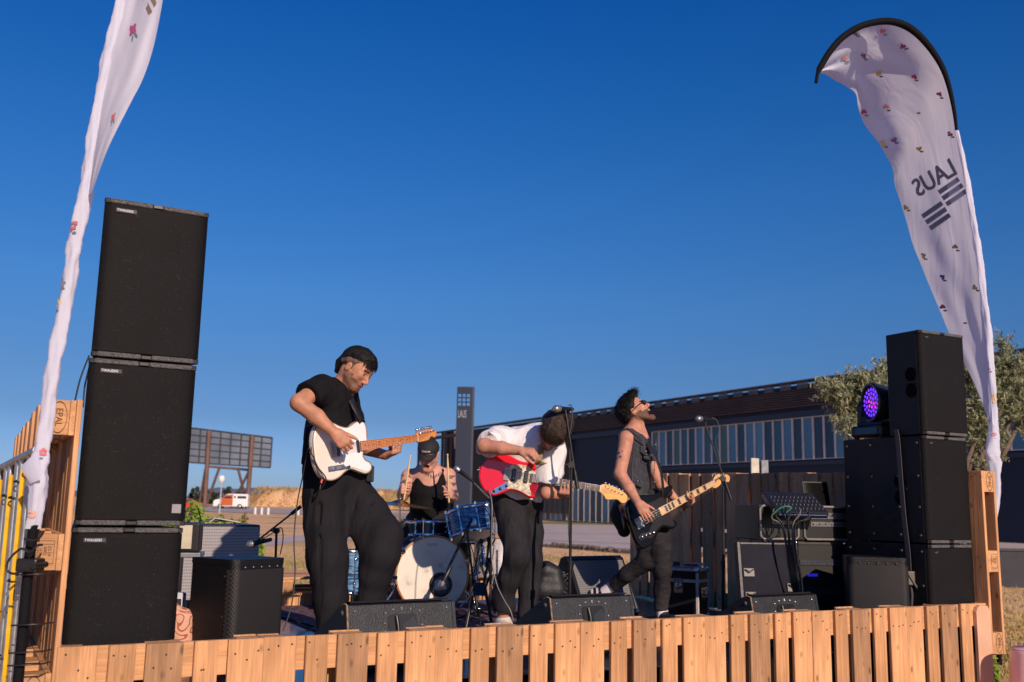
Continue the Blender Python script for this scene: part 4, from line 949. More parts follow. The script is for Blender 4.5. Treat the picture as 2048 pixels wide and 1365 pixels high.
# ================================================================== guitars (origin at the bridge saddles, +x to the nut, +y to the bass side, +z out of the face)
def guitar_frame(bpx, bY, npx, scale, away=1, tilt=0.0):
    B = at(*bpx, bY); lo, hi = 0.0, scale*.999
    best = None
    for i in range(400):
        Yn = bY+away*scale*i/400; N_ = at(*npx, Yn); e = abs(np.linalg.norm(N_-B)-scale)
        if best is None or e < best[0]: best = (e, N_)
    X = nrm(best[1]-B); Z = np.array([X[1], -X[0], 0]); Z = nrm(Z) if Z[1] < 0 else nrm(-Z); Z = nrm(Z-X*(Z@X)); Y = np.cross(Z, X)
    if Y[2] < 0: Y = -Y
    c, s_ = math.cos(tilt), math.sin(tilt); Z2 = Z*c+Y*s_; Y2 = np.cross(Z2, X)
    if Y2[2] < 0: Y2 = -Y2
    return Matrix(((X[0], Y2[0], Z2[0], B[0]), (X[1], Y2[1], Z2[1], B[1]), (X[2], Y2[2], Z2[2], B[2]), (0, 0, 0, 1))), X, Y2, Z2, B
def rounded_slab(mb, poly, z0, z1, r=.008, mi=0):
    poly = [np.asarray(p) for p in poly]; n = len(poly)
    ar = sum(poly[i][0]*poly[(i+1) % n][1]-poly[(i+1) % n][0]*poly[i][1] for i in range(n)); sg = 1 if ar > 0 else -1
    nr = []
    for i in range(n):
        d = poly[(i+1) % n]-poly[i-1]; d = d/(np.linalg.norm(d)+1e-9); nr.append(np.array([d[1], -d[0]])*sg)
    rings = []
    for a in (0, .25, .6, 1): 
        k = math.sin(a*math.pi/2); rings.append((r*(1-k), z0+r*(1-math.cos(a*math.pi/2))))
    rings += [(r*(1-math.sin(a*math.pi/2)), z1-r*(1-math.cos(a*math.pi/2))) for a in (1, .6, .25, 0)]
    vs = []
    for ins, z in rings: vs += [(poly[i][0]-nr[i][0]*ins, poly[i][1]-nr[i][1]*ins, z) for i in range(n)]
    m = len(rings); mb.add(vs, [(j*n+i, j*n+(i+1) % n, (j+1)*n+(i+1) % n, (j+1)*n+i) for j in range(m-1) for i in range(n)], mi, True)
    mb.add(vs[:n], [tuple(range(n))[::-1]], mi); mb.add(vs[-n:], [tuple(range(n))], mi)
M_chrome = mat('chrome', (.75, .75, .76), .12, 1.0, var=.03); M_brush = mat('brushed_metal', (.42, .40, .39), .42, .35, var=.12, vs=30); M_str = mat('string_steel', (.6, .6, .6), .3, 1.0)
M_maple = mat('maple', (.62, .34, .12), .35, var=.12, vs=30, coat=.3, scale=(1, 8, 8)); M_amber = mat('amber_maple', (.58, .22, .05), .35, var=.12, vs=30, coat=.4, scale=(1, 8, 8))
M_rose = mat('rosewood', (.075, .035, .022), .5, var=.3, vs=40, scale=(1, 8, 8))
def make_guitar(name, label, M, outline, mbody, guard, mguard, scale, nfrets, mneck, mboard, head, tuners, mhead, body_z=(-.045, 0), neck_x0=.2, nw=(.021, .028), strings=6, dots=True, blocks=False, cat='guitar', binding=None):
    t = thing(name, label, cat, M=M)
    ol = smoothpoly(outline, 5)
    mb = MB(); rounded_slab(mb, ol, body_z[0], body_z[1], .010)
    mb.build('body', mbody, t)
    if binding:
        cx = sum(p[0] for p in ol)/len(ol); mb = MB(); mb.tube([(p[0]*.998, p[1]*.998, body_z[1]-.004) for p in ol], .0025, 5, closed=True); mb.build('binding', binding, t)
    mb = MB(); gl = smoothpoly(guard, 4); mb.prism(gl, .0008, .0035, lambda x, y, h: (x, y, h)); mb.build('pickguard', mguard, t)
    # neck and headstock
    mb = MB(); n = 18
    prof = lambda hw: [(-hw, .010), (-hw*.92, .001), (-hw*.55, -.009), (0, -.0125), (hw*.55, -.009), (hw*.92, .001), (hw, .010)]
    vs = []; xs = np.linspace(neck_x0, scale, n)
    for x in xs:
        hw = nw[0]+(nw[1]-nw[0])*(scale-x)/(scale-neck_x0)
        for y, z in prof(hw): vs.append((x, y, z))
    mb.add(vs, [(i*7+k, i*7+k+1, i*7+k+8, i*7+k+7) for i in range(n-1) for k in range(6)], 0, True)
    nk = mb.build('neck', mneck, t)
    hwf = lambda x: nw[0]+(nw[1]-nw[0])*(scale-x)/(scale-neck_x0)
    mb = MB(); a, b = neck_x0-.01, scale-.0025
    mb.hexa([(a, -hwf(a), .0102), (b, -hwf(b), .0102), (b, hwf(b), .0102), (a, hwf(a), .0102), (a, -hwf(a), .0155), (b, -hwf(b), .0155), (b, hwf(b), .0155), (a, hwf(a), .0155)])
    fb = mb.build('fretboard', mboard, nk)
    mb = MB(); fr = [scale*(1-2**(-k/12)) for k in range(nfrets+1)]
    for k in range(1, nfrets+1):
        x = scale-fr[k]
        if x < a+.003: break
        mb.box(x-.0009, x+.0009, -hwf(x), hwf(x), .0157, .0171)
    mb.build('frets', M_str, fb)
    mb = MB()
    for k in (3, 5, 7, 9, 12, 15, 17, 19):
        if k > nfrets: break
        x = scale-(fr[k]+fr[k-1])/2
        if x < a+.005: break
        if blocks: mb.box(x-.011, x+.011, -hwf(x)*.72, hwf(x)*.72, .0156, .0161)
        else:
            for yy in ((-.008, .008) if k == 12 else (0,)): mb.disc((x, yy, .0158), (0, 0, 1), .0034, 10)
    mb.build('inlays', M_blk if mboard is not M_rose else mat('pearl_dot', (.7, .68, .6), .3), fb)
    mb = MB(); mb.box(scale-.0025, scale+.002, -nw[0], nw[0], .006, .019, 0, .0008); mb.build('nut', mat('bone', (.8, .76, .66), .4), nk)
    mb = MB(); hl = smoothpoly(head, 4); rounded_slab(mb, hl, -.010, .006, .003); hd_ = mb.build('headstock', mhead, nk)
    for (x, y, dy) in tuners:
        mb = MB(); mb.lathe([(.005, 0), (.005, .006), (.0032, .007), (.0032, .016), (0, .017)], (x, y, .006), (0, 0, 1), 10)
        mb.tube([(x, y, -.014), (x, y+dy*.6, -.012), (x, y+dy, -.010)], .0035, 6); mb.lathe([(0, -.010), (.007, -.006), (.0085, 0), (.007, .006), (0, .010)], (x, y+dy*1.2, -.010), (1, 0, 0), 10); mb.build('tuner', M_chrome, hd_)
    mb = MB()
    for i in range(strings):
        u = (i/(strings-1)-.5); x1, y1, _ = tuners[i if dy_up(tuners) else i]
        r_ = .0004+.00012*i if strings == 6 else .0009+.0003*i
        mb.tube([(-.01, u*.052, .012), (0, u*.052, .0145), (scale, u*nw[0]*1.72, .0195), (tuners[i][0], tuners[i][1], .013)], max(.0006, r_), 4, caps=False)
    mb.build('strings', M_str, t)
    return t
def dy_up(t): return True
def knob(par, x, y, z, r=.009, m=None, h=.016):
    mb = MB(); mb.lathe([(r*1.1, 0), (r, .003), (r*.95, h), (r*.7, h+.002), (0, h+.002)], (x, y, z), (0, 0, 1), 16); mb.build('knob', m or M_chrome, par)
# --- white single cutaway guitar
G1M, G1X, G1Y, G1Z, G1B = guitar_frame((667, 900), 5.47, (832, 877), .648, 1, R(4))
tele = [(-.135, 0), (-.128, .080), (-.095, .140), (-.040, .163), (.020, .150), (.075, .125), (.125, .115), (.180, .135), (.225, .146), (.256, .126), (.264, .085), (.258, .040), (.250, .028), (.250, -.026), (.222, -.034), (.214, -.058), (.228, -.084), (.256, -.100), (.268, -.125), (.254, -.150), (.215, -.160), (.165, -.142), (.115, -.122), (.070, -.130), (.015, -.158), (-.045, -.166), (-.098, -.140), (-.128, -.080)]
M_cream = mat('cream_lacquer', (.72, .65, .58), .22, var=.03, coat=.6); M_gw = mat('guard_white', (.74, .74, .76), .4, var=.03)
head1 = [(.648, .021), (.660, .032), (.700, .037), (.795, .042), (.822, .026), (.824, .004), (.806, -.012), (.786, -.004), (.768, -.004), (.750, -.020), (.715, -.024), (.680, -.026), (.648, -.021)]
g1 = make_guitar('electric_guitar', 'white single cutaway electric guitar with an amber neck, played by the man in black', G1M, tele, M_cream,
    [(.248, .03), (.243, .118), (.215, .132), (.175, .122), (.125, .108), (.075, .112), (.058, .07), (.055, -.02), (.062, -.095), (.11, -.108), (.165, -.128), (.215, -.146), (.245, -.138), (.254, -.125), (.244, -.108), (.212, -.09), (.200, -.058), (.208, -.032), (.248, -.028)], M_gw,
    .648, 21, M_amber, M_amber, head1, [(.672+.0245*i, .026+.0012*i, .020) for i in range(6)][::-1], M_amber, binding=mat('edge_wear', (.16, .10, .05), .5))
mb = MB(); mb.box(-.018, .052, -.042, .042, .001, .0045, 0, .001); mb.box(-.020, .05, -.044, -.041, .001, .012); mb.box(-.020, .05, .041, .044, .001, .012)
for i in range(6): mb.box(-.008, .008, -.0285+i*.0103, -.0215+i*.0103, .005, .012, 0, .001)
mb.build('bridge', M_brush, g1)
mb = MB(); mb.prism([(.018, -.036), (.034, -.036), (.046, .036), (.030, .036)], .0046, .011, lambda x, y, h: (x, y, h)); mb.build('pickup', M_blk, g1)
mb = MB(); mb.box(.165, .186, -.036, .036, .003, .013, 0, .004); mb.build('pickup', mat('smoked_chrome', (.12, .12, .13), .25, .9), g1)
mb = MB(); mb.box(-.055, .105, -.118, -.088, .001, .003, 0, .001); cp = mb.build('control_plate', mat('dull_chrome', (.30, .31, .34), .3, .8), g1); knob(cp, -.022, -.103, .003); knob(cp, .028, -.103, .003)
mb = MB(); mb.tube([(.078, -.103, .003), (.082, -.103, .018)], .002, 6); mb.lathe([(0, 0), (.005, .003), (.005, .008), (0, .011)], (.082, -.103, .014), (.2, 0, 1), 8); mb.build('switch', M_blk, cp)
mb = MB(); mb.cyl((-.085, -.150, -.022), (-.097, -.172, -.022), .007, n=10); mb.build('jack_plug', mat('plug_red', (.35, .05, .04), .4), g1)
mb = MB(); mb.lathe([(.004, 0), (.004, .008), (.008, .012), (0, .014)], (.245, .126, -.022), (.4, .9, 0), 10); mb.build('strap_button', M_chrome, g1)
# --- red offset guitar
def c2l(p, b, n, sc, cs, offs=None):
    b = np.array(b, float); n = np.array(n, float); L = np.linalg.norm(n-b); ex = (n-b)/L; ey = np.array([ex[1], -ex[0]])
    d = np.array(p, float)-b; return ((d@ex)/(L/sc), (d@ey)/(cs if cs else L/sc))
bB, bN = (655, 890), (1462, 1018)
mus = [c2l(p, bB, bN, .61, None) for p in [(412, 900), (430, 820), (500, 735), (560, 712), (640, 712), (700, 735), (780, 775), (850, 785), (930, 775), (1000, 782), (1030, 806), (990, 835), (957, 872), (945, 902), (885, 960), (860, 1000), (888, 1045), (902, 1085), (850, 1092), (760, 1045), (690, 1030), (620, 1055), (540, 1076), (470, 1040), (425, 970)]]
G2M, G2X, G2Y, G2Z, G2B = guitar_frame((1013.6, 948.7), 6.40, (1202.8, 978.7), .61, -1 if False else 1, R(5))
M_red = mat('red_lacquer', (.62, .006, .022), .2, var=.03, coat=.7); M_prl = mat('pearl_guard', (.52, .47, .36), .35, var=.45, vs=55)
gd2 = [c2l(p, bB, bN, .61, None) for p in [(680, 825), (740, 808), (830, 818), (870, 850), (918, 890), (880, 905), (872, 965), (850, 1000), (862, 1050), (850, 1078), (765, 1032), (700, 1015), (655, 1010), (672, 940)]]
hd2 = [c2l(p, bB, bN, .61, None) for p in [(1462, 1000), (1485, 978), (1540, 985), (1620, 1020), (1685, 1062), (1698, 1100), (1680, 1135), (1645, 1140), (1618, 1115), (1590, 1108), (1540, 1112), (1510, 1105), (1495, 1078), (1462, 1045)]]
tn2 = [c2l(p, bB, bN, .61, None) for p in [(1508, 1000), (1538, 1013), (1566, 1027), (1594, 1040), (1624, 1053), (1654, 1066)]]
g2 = make_guitar('electric_guitar', 'bright red electric guitar with a pearl pickguard, played by the bent over man in white', G2M, mus, M_red, gd2, M_prl, .61, 22, M_maple, M_rose, hd2, [(x, y, .022) for x, y in tn2][::-1], mat('honey_maple', (.72, .36, .08), .35, var=.1, vs=30, coat=.4), neck_x0=.165)
mb = MB(); mb.box(-.018, .018, -.04, .04, .003, .010, 0, .001)
for i in range(6): mb.cyl((-.012, -.03+i*.012, .013), (.012, -.03+i*.012, .013), .0042, n=8)
mb.build('bridge', M_brush, g2)
for x in (.045, .125):
    mb = MB(); mb.box(x-.013, x+.013, -.04, .04, .003, .011, 0, .005); mb.build('pickup', M_blk, g2)
    mb = MB()
    for i in range(6): mb.cyl((x, -.026+i*.0105, .011), (x, -.026+i*.0105, .013), .0022, n=6)
    mb.build('pole_pieces', M_chrome, g2)
cpo = [c2l(p, bB, bN, .61, None) for p in [(522, 1035), (600, 990), (660, 955), (672, 975), (664, 1005), (620, 1030), (570, 1055), (535, 1062)]]
mb = MB(); mb.prism(smoothpoly(cpo, 3), .001, .0028, lambda x, y, h: (x, y, h)); cp = mb.build('control_plate', M_chrome, g2)
for p in ((545, 1037), (598, 1018), (653, 993)): x, y = c2l(p, bB, bN, .61, None); knob(cp, x, y, .0028, .010, M_blk)
mb = MB(); mb.lathe([(.004, 0), (.004, .008), (.008, .012), (0, .014)], (.262, .108, -.022), (.8, .5, 0), 10); mb.build('strap_button', mat('brass', (.75, .5, .15), .25, 1.0), g2)
mb = MB(); mb.lathe([(.004, 0), (.004, .010), (.009, .013), (0, .016)], (-.178, .0, -.022), (-1, 0, 0), 10); mb.build('strap_button', MATS['brass'], g2)
# --- black bass
cB, cN = (322, 782), (727, 563); CS = 252*2.729
bas = [c2l(p, cB, cN, .762, CS) for p in [(255, 690), (290, 655), (345, 640), (400, 635), (445, 608), (485, 585), (500, 590), (492, 615), (462, 645), (450, 668), (468, 712), (490, 752), (525, 768), (524, 792), (500, 808), (455, 802), (428, 830), (405, 880), (355, 908), (320, 885), (288, 820), (262, 750)]]
G3M, G3X, G3Y, G3Z, G3B = guitar_frame((1278, 1046.5), 7.45, (1426.4, 966.3), .762, 1, R(8))
M_bblk = mat('black_lacquer', (.004, .004, .006), .25, var=.02, spec=.2, coat=.1)
gd3 = [c2l(p, cB, cN, .762, CS) for p in [(362, 690), (400, 668), (446, 650), (470, 720), (512, 778), (500, 795), (450, 788), (420, 812), (395, 850), (372, 850), (385, 800), (402, 765), (380, 730)]]
hd3 = [c2l(p, cB, cN, .762, CS) for p in [(727, 545), (742, 520), (775, 512), (812, 518), (822, 535), (815, 556), (790, 552), (775, 562), (758, 580), (740, 590), (722, 585)]]
g3 = make_guitar('bass_guitar', 'black bass guitar with a pale maple neck and block inlays, played by the shouting man', G3M, bas, M_bblk, gd3, mat('guard_black', (.012, .012, .014), .35, spec=.3), .762, 20, M_maple, mat('pale_maple', (.66, .42, .20), .35, var=.1, vs=30, scale=(1, 8, 8)), hd3,
    [(.79+.033*i, .012+.006*(i % 2), .032 if i < 2 else -.03) for i in range(4)], M_maple, neck_x0=.21, strings=4, blocks=True, nw=(.021, .031), cat='bass guitar')
mb = MB(); mb.box(-.03, .03, -.04, .04, .001, .008, 0, .002)
for i in range(4): mb.cyl((-.02, -.028+i*.0185, .013), (.02, -.028+i*.0185, .013), .006, n=8)
mb.build('bridge', M_brush, g3)
mb = MB(); mb.box(.09, .12, -.045, .005, .003, .012, 0, .003); mb.box(.122, .152, -.005, .045, .003, .012, 0, .003); mb.build('pickup', M_blk, g3)
mb = MB(); mb.prism([(-.02, -.075), (.10, -.105), (.10, -.125), (-.05, -.12), (-.06, -.09)], .001, .003, lambda x, y, h: (x, y, h)); cp = mb.build('control_plate', MATS['guard_black'], g3)
for x, y in ((-.03, -.10), (.005, -.104), (.04, -.108), (.075, -.112)): knob(cp, x, y, .003, .010, M_chrome)
def GP(Mx, x, y, z=0.0): return np.array(Mx @ Vector((x, y, z)))
# ================================================================== people
def frame(F, U):
    F = nrm(F); U = np.asarray(U, float); U = nrm(U-F*(U@F)); L = np.cross(U, F); return F, U, L
class Head:
    def __init__(s, c, F, U, mouth=0.0, sc=1.0, chin=1.0): s.c = np.asarray(c, float); s.F, s.U, s.L = frame(F, U); s.mouth = mouth; s.k = sc; s.chin = chin
    def w(s, f, u, l=0.0): return s.c+(s.F*f+s.U*u+s.L*l)*s.k
    def M(s): return np.stack([s.L, s.F, s.U], 1)
    def loc(s, P): d = (P-s.c)/s.k; return d@s.F, d@s.U, d@s.L
    def add(s, S):
        w, k, M = s.w, s.k, s.M(); m = s.mouth
        S.ell(w(-.008, .032), np.array([.076, .097, .083])*k, .02, M)
        S.ell(w(.030, -.018), np.array([.064, .064, .082])*k, .03, M)
        ch = w(.066, -.098-m*.030)
        S.cap(ch+s.L*.012, ch-s.L*.012, .023*k, .023*k, .022)
        for q in (-1, 1):
            S.cap(w(.004, -.050-m*.005, q*.055), w(.058, -.092-m*.028, q*.020), .021*k, .018*k, .022)
            S.cap(w(.070, -.012, q*.040), w(.055, -.035, q*.046), .017*k, .014*k, .02)          # cheek bone
            S.cap(w(.083, .024, q*.012), w(.072, .022, q*.045), .011*k, .010*k, .010)           # brow
            S.ell(w(.098, .001, q*.032), np.array([.019, .017, .012])*k, .008, M, sub=True)
            S.ell(w(.074, .000, q*.032), np.array([.014, .013, .013])*k, .003, M)
            S.ell(w(-.006, -.010, q*.079), np.array([.009, .019, .032])*k, .006, M)             # ear
            S.ell(w(.002, -.006, q*.088), np.array([.005, .010, .018])*k, .004, M, sub=True)
        S.cap(w(.088, .008), w(.112, -.034), .008*k, .011*k, .008); S.cap(w(.100, -.040, -.010), w(.100, -.040, .010), .0085*k, .0085*k, .006)
        S.cap(w(.085, -.062, -.018), w(.085, -.062, .018), .009*k, .009*k, .007)
        S.cap(w(.082-m*.010, -.077-m*.030, -.015), w(.082-m*.010, -.077-m*.030, .015), .009*k, .009*k, .007)
        if m > 0: S.ell(w(.090, -.070-m*.014), np.array([.021, .028, .010+.016*m])*k, .005, M, sub=True)
        else: S.cap(w(.098, -.0695, -.021), w(.098, -.0695, .021), .0032*k, .0032*k, .003, sub=True)
    def neck(s, S, base, r=.056, rb=.064):
        S.cap(s.w(-.022, -.045), np.asarray(base), r, rb, .03)
    def mats(s, P, beard=1, extra=None):
        f, u, l = s.loc(P); r = np.zeros(len(P), int); m = s.mouth; al = np.abs(l)
        near = (np.abs(f) < .14) & (u > -.17) & (u < .14) & (al < .1)
        if beard:
            b = near & (u < -.028-.0*f) & (f > -.005+.35*(u+.03)*-1*.2) & (u > -.135-m*.03) & ~((f > .07) & (u > -.052)) & ~((u > -.05) & (f > .045))
            r[b] = 1
        lip = near & (f > .078-m*.012) & (al < .022) & ((np.abs(u+.0625) < .0065) | (np.abs(u+.077+m*.031) < .0075)); r[lip] = 2
        if m > 0:
            ins = near & (al < .021) & (np.abs(u+.070+m*.014) < .006+.017*m) & (f < .088); r[ins] = 4
        else: r[near & (f > .08) & (al < .02) & (np.abs(u+.0695) < .0025)] = 4
        r[near & (f > .062) & (al > .012) & (al < .052) & (np.abs(u-.024) < .0055)] = 3
        r[near & (f > .070) & (np.abs(al-.032) < .014) & (np.abs(u) < .0045)] = 5
        r[near & (f > .070) & (np.abs(al-.032) < .006) & (np.abs(u) < .0048)] = 3
        if extra is not None: r = extra(P, r)
        return r
def skin(name, c): 
    return mat(name, c, .55, var=.16, vs=22, bump=.25, bs=130, spec=.32, sub=.10)
def hair_locks(S, H, n, end, r0=.012, r1=.006, seed=1, lift=.006, jit=.12, wave=0.0, rad=(.083, .104, .091), up0=.035):
    """locks of hair combed from the crown; end(az)-> (elevation where the lock ends, extra lift); az 0 = face, 90 = left"""
    g = np.random.default_rng(seed)
    for i in range(n):
        az = (i*137.508) % 360; az = ((az+180) % 360)-180; az += g.normal()*6
        e1, ex = end(az); e0 = g.uniform(38, 92) if i % 2 else g.uniform(max(e1+12, 5), 70)
        pts = []; m = 6
        for k in range(m):
            u = k/(m-1); e = e0+(e1-e0)*u+g.normal()*2; a = az+g.normal()*3+wave*math.sin(u*7+i); 
            rr = 1+lift/.09+ex*u/.09+g.normal()*jit*.05
            ce, se = math.cos(R(e)), math.sin(R(e))
            pts.append(H.w(-.010+rad[1]*rr*ce*math.cos(R(a)), up0+rad[2]*rr*se, rad[0]*rr*ce*math.sin(R(a))))
        S.chain(pts, [(r0+(r1-r0)*(k/(m-1)))*g.uniform(.8, 1.2) for k in range(m)], .006)
def strands(name, m, parent, H, n, end, seed, lift, wd, jit, wave=0.0, hang=0.0, spike=0.0, rad=(.084, .105, .092), up0=.036):
    """loose single hairs combed from the crown over the hair mass"""
    g = np.random.default_rng(seed); az = g.uniform(-180, 180, n); ee = np.array([end(a)[0] for a in az])+g.normal(size=n)*7-hang*300*(np.abs(az) < 75); ex = np.array([end(a)[1] for a in az])
    e0 = np.minimum(88, np.maximum(ee+18, g.uniform(-5, 88, n))); e1 = np.maximum(ee, e0-g.uniform(25, 70, n)); K = 6; V = []
    lf = lift*g.uniform(.3, 1.25, n); w0 = g.uniform(0, 6.28, n)
    for k in range(K):
        u = k/(K-1); e = np.radians(e0+(e1-e0)*u); a = np.radians(az+wave*np.sin(u*6+w0)+jit*g.normal(size=n)*3); rr = 1+(lf+ex*u+spike*u*np.maximum(0, np.sin(w0*3)))/.09
        d = [-.010+rad[1]*rr*np.cos(e)*np.cos(a), up0+rad[2]*rr*np.sin(e), rad[0]*rr*np.cos(e)*np.sin(a)]
        P = H.c+(H.F[None]*d[0][:, None]+H.U[None]*d[1][:, None]+H.L[None]*d[2][:, None])*H.k; V.append(P)
    V = np.stack(V, 1); D = np.gradient(V, axis=1); O = V-H.c; Wd = np.cross(D, O); Wd /= np.linalg.norm(Wd, axis=2)[..., None]+1e-9
    tw = np.linspace(1, .35, K)[None, :, None]*wd; A = V+Wd*tw; B = V-Wd*tw
    VV = np.stack([A, B], 2).reshape(-1, 3); Fs = [(i*2*K+2*k, i*2*K+2*k+1, i*2*K+2*k+3, i*2*K+2*k+2) for i in range(n) for k in range(K-1)]
    mb = MB(); mb.add(VV, Fs); o = mb.build(name, m, parent, fix=False); o.matrix_parent_inverse = parent.matrix_basis.inverted(); return o
def hand(S, wrist, X, T, N, curl=(40, 50, 35), thumb=(.6, .6, -.4), sc=1.0, spread=1.0, curls=None, thumb_bend=20):
    """five fingers: X towards the knuckles, T towards the thumb side, N out of the back of the hand"""
    X = nrm(X); N = nrm(np.asarray(N, float)-X*(np.asarray(N) @ X)); T2 = np.cross(N, X); T = T2 if T2 @ np.asarray(T) > 0 else -T2
    w = np.asarray(wrist, float); k = sc
    off = [.030, .010, -.011, -.030]; ln = [.086, .092, .087, .078]; seg = [(.042, .025, .021), (.046, .029, .022), (.043, .027, .021), (.034, .021, .019)]; rr = [.0092, .0096, .0092, .0080]
    for i in range(4):
        kn = w+(X*ln[i]+T*off[i])*k
        S.cap(w+(T*off[i]*.55+X*.01)*k, kn, .0165*k, .0130*k, .012, flat=None)
        c = curls[i] if curls else curl; a = 0; p = kn; d = nrm(X+T*(off[i]*3.0*spread)); 
        for j in range(3):
            a += c[j]; v = d*math.cos(R(a))-N*math.sin(R(a)); q = p+v*seg[i][j]*k; S.cap(p, q, rr[i]*(1-.06*j)*k, rr[i]*(1-.06*(j+1))*k, .0025 if j else .006); p = q
    S.cap(w+X*.02*k, w+(X*.07)*k, .019*k, .017*k, .012)
    b = w+(X*.022+T*.024)*k; v = nrm(X*thumb[0]+T*thumb[1]+N*thumb[2]); q = b+v*.046*k; S.cap(w+X*.012*k+T*.01*k, b, .018*k, .017*k, .012); S.cap(b, q, .0165*k, .0118*k, .010)
    v2 = nrm(v*math.cos(R(thumb_bend))+nrm(X-N*.4)*math.sin(R(thumb_bend))); q2 = q+v2*.030*k; S.cap(q, q2, .0112*k, .0105*k, .004); S.cap(q2, q2+nrm(v2+X*.3)*.024*k, .0102*k, .0082*k, .003)
def ribbon(name, pts, width, thick, m, wdir, parent=None):
    pts = smoothpoly(pts, 6, False); mb = MB(); vs = []
    wd = [np.asarray(w_, float) for w_ in (wdir if isinstance(wdir[0], (list, tuple, np.ndarray)) else [wdir]*2)]
    for i, p in enumerate(pts):
        u = i/(len(pts)-1); a = pts[max(0, i-1)]; b = pts[min(len(pts)-1, i+1)]; d = nrm(b-a); w_ = wd[0]*(1-u)+wd[-1]*u; w_ = nrm(w_-d*(w_@d))*width/2; n_ = np.cross(d, nrm(w_))*thick/2
        vs += [p+w_+n_, p-w_+n_, p-w_-n_, p+w_-n_]
    mb.add(vs, [(4*i+a, 4*i+(a+1) % 4, 4*i+4+(a+1) % 4, 4*i+4+a) for i in range(len(pts)-1) for a in range(4)], 0, True); mb.add(vs[:4], [(3, 2, 1, 0)]); mb.add(vs[-4:], [(0, 1, 2, 3)])
    o = mb.build(name, m, parent)
    if parent is not None: o.matrix_parent_inverse = parent.matrix_basis.inverted()
    return o
def wchild(mb, name, m, parent, **k):
    o = mb.build(name, m, parent, **k); o.matrix_parent_inverse = parent.matrix_basis.inverted(); return o
M_hair = mat('dark_hair', (.008, .0065, .0065), .62, var=.5, vs=60, bump=.5, bs=240, spec=.22, scale=(1, 1, .35)); M_hairb = mat('brown_hair', (.030, .018, .013), .55, var=.5, vs=60, bump=.5, bs=240, spec=.3)
M_brow = mat('brow_dark', (.015, .010, .009), .8); M_stub = mat('stubble', (.17, .085, .058), .65, var=.35, vs=120, bump=.3, bs=300); M_stubd = mat('beard_dark', (.12, .060, .042), .7, var=.4, vs=120, bump=.4, bs=300)
M_lip = mat('lips', (.34, .12, .10), .4, var=.08); M_mouth = mat('mouth_dark', (.04, .008, .008), .5); M_eye = mat('eye_white', (.55, .50, .48), .3); M_ink2 = mat('tattoo_ink', (.095, .075, .075), .5, var=.4, vs=40)
def skinmats(sk, beard=None): return [sk, beard or M_stub, M_lip, M_brow, M_mouth, M_eye, M_ink2]
SK1 = skin('skin_tan', (.43, .205, .130)); SK2 = skin('skin_light', (.46, .22, .155)); SK3 = skin('skin_fair', (.52, .27, .20)); SK4 = skin('skin_ruddy', (.46, .215, .15))
M_tee = mat('black_cotton', (.008, .008, .010), .85, var=.2, vs=20, bump=.25, bs=400, spec=.12)
def pin_mat():
    T = NT('pinstripe_wool'); uv = T.coord(); s_ = T.n('ShaderNodeSeparateXYZ'); T.l(uv, s_.inputs[0])
    a = T.n('ShaderNodeMath', operation='MULTIPLY_ADD'); a.inputs[1].default_value = .75; T.l(s_.outputs[1], a.inputs[0]); T.l(s_.outputs[0], a.inputs[2])
    m = T.n('ShaderNodeMath', operation='MULTIPLY'); m.inputs[1].default_value = 330.; T.l(a.outputs[0], m.inputs[0]); q = T.n('ShaderNodeMath', operation='SINE'); T.l(m.outputs[0], q.inputs[0])
    T.l(T.ramp(q.outputs[0], [(.0, (.013, .0125, .016)), (.92, (.014, .0135, .017)), (.99, (.019, .0185, .022))]), T.b.inputs['Base Color']); T.b.inputs['Roughness'].default_value = .8; T.b.inputs['Specular IOR Level'].default_value = .12
    return T.m
M_pin = pin_mat()
# ------------------------------------------------------------------ 1: man in black, striding with the white guitar
Y1 = 5.66
c1 = at(664, 1290, Y1); p1 = thing('person', 'man in a black t-shirt and wide pinstriped trousers, looking down at a white guitar', 'person', (c1[0], c1[1], fz(1.5)), 0)
F1 = nrm([.95, -.31, 0]); L1 = np.array([-F1[1], F1[0], 0]); Z3 = np.array([0, 0, 1.])
Ms = at(666, 784, Y1); shR = Ms-L1*.165; shL = Ms+L1*.165
pel = at(668, 950, Y1); chest = at(664, 838, Y1)
elR = at(598, 806, Y1-.30); wrR = at(668, 866, 5.36)
H1 = Head(at(713, 738, Y1-.03), [.75, -.33, -.54], [.48, -.06, .87], 0)
S = SDF(.0052)
H1.add(S); H1.neck(S, at(684, 786, Y1+.01), .060, .070)
S.cap(Ms-L1*.10, Ms+L1*.10, .062, .062, .05); S.cap(chest+[0, .03, 0], pel+[0, .09, 0], .10, .075, .04)
S.chain([shR, elR], [.053, .047], .02); S.chain([elR, (elR+wrR)/2+[0, 0, .004], wrR], [.046, .044, .030], .02)
Xh = nrm(at(704, 900, 5.34)-wrR); hand(S, wrR, Xh, [.3, -.5, .7], [-.15, -.9, .35], curls=[(55, 60, 40), (50, 60, 45), (45, 60, 45), (42, 60, 45)], thumb=(.75, .45, -.35), sc=1.0)
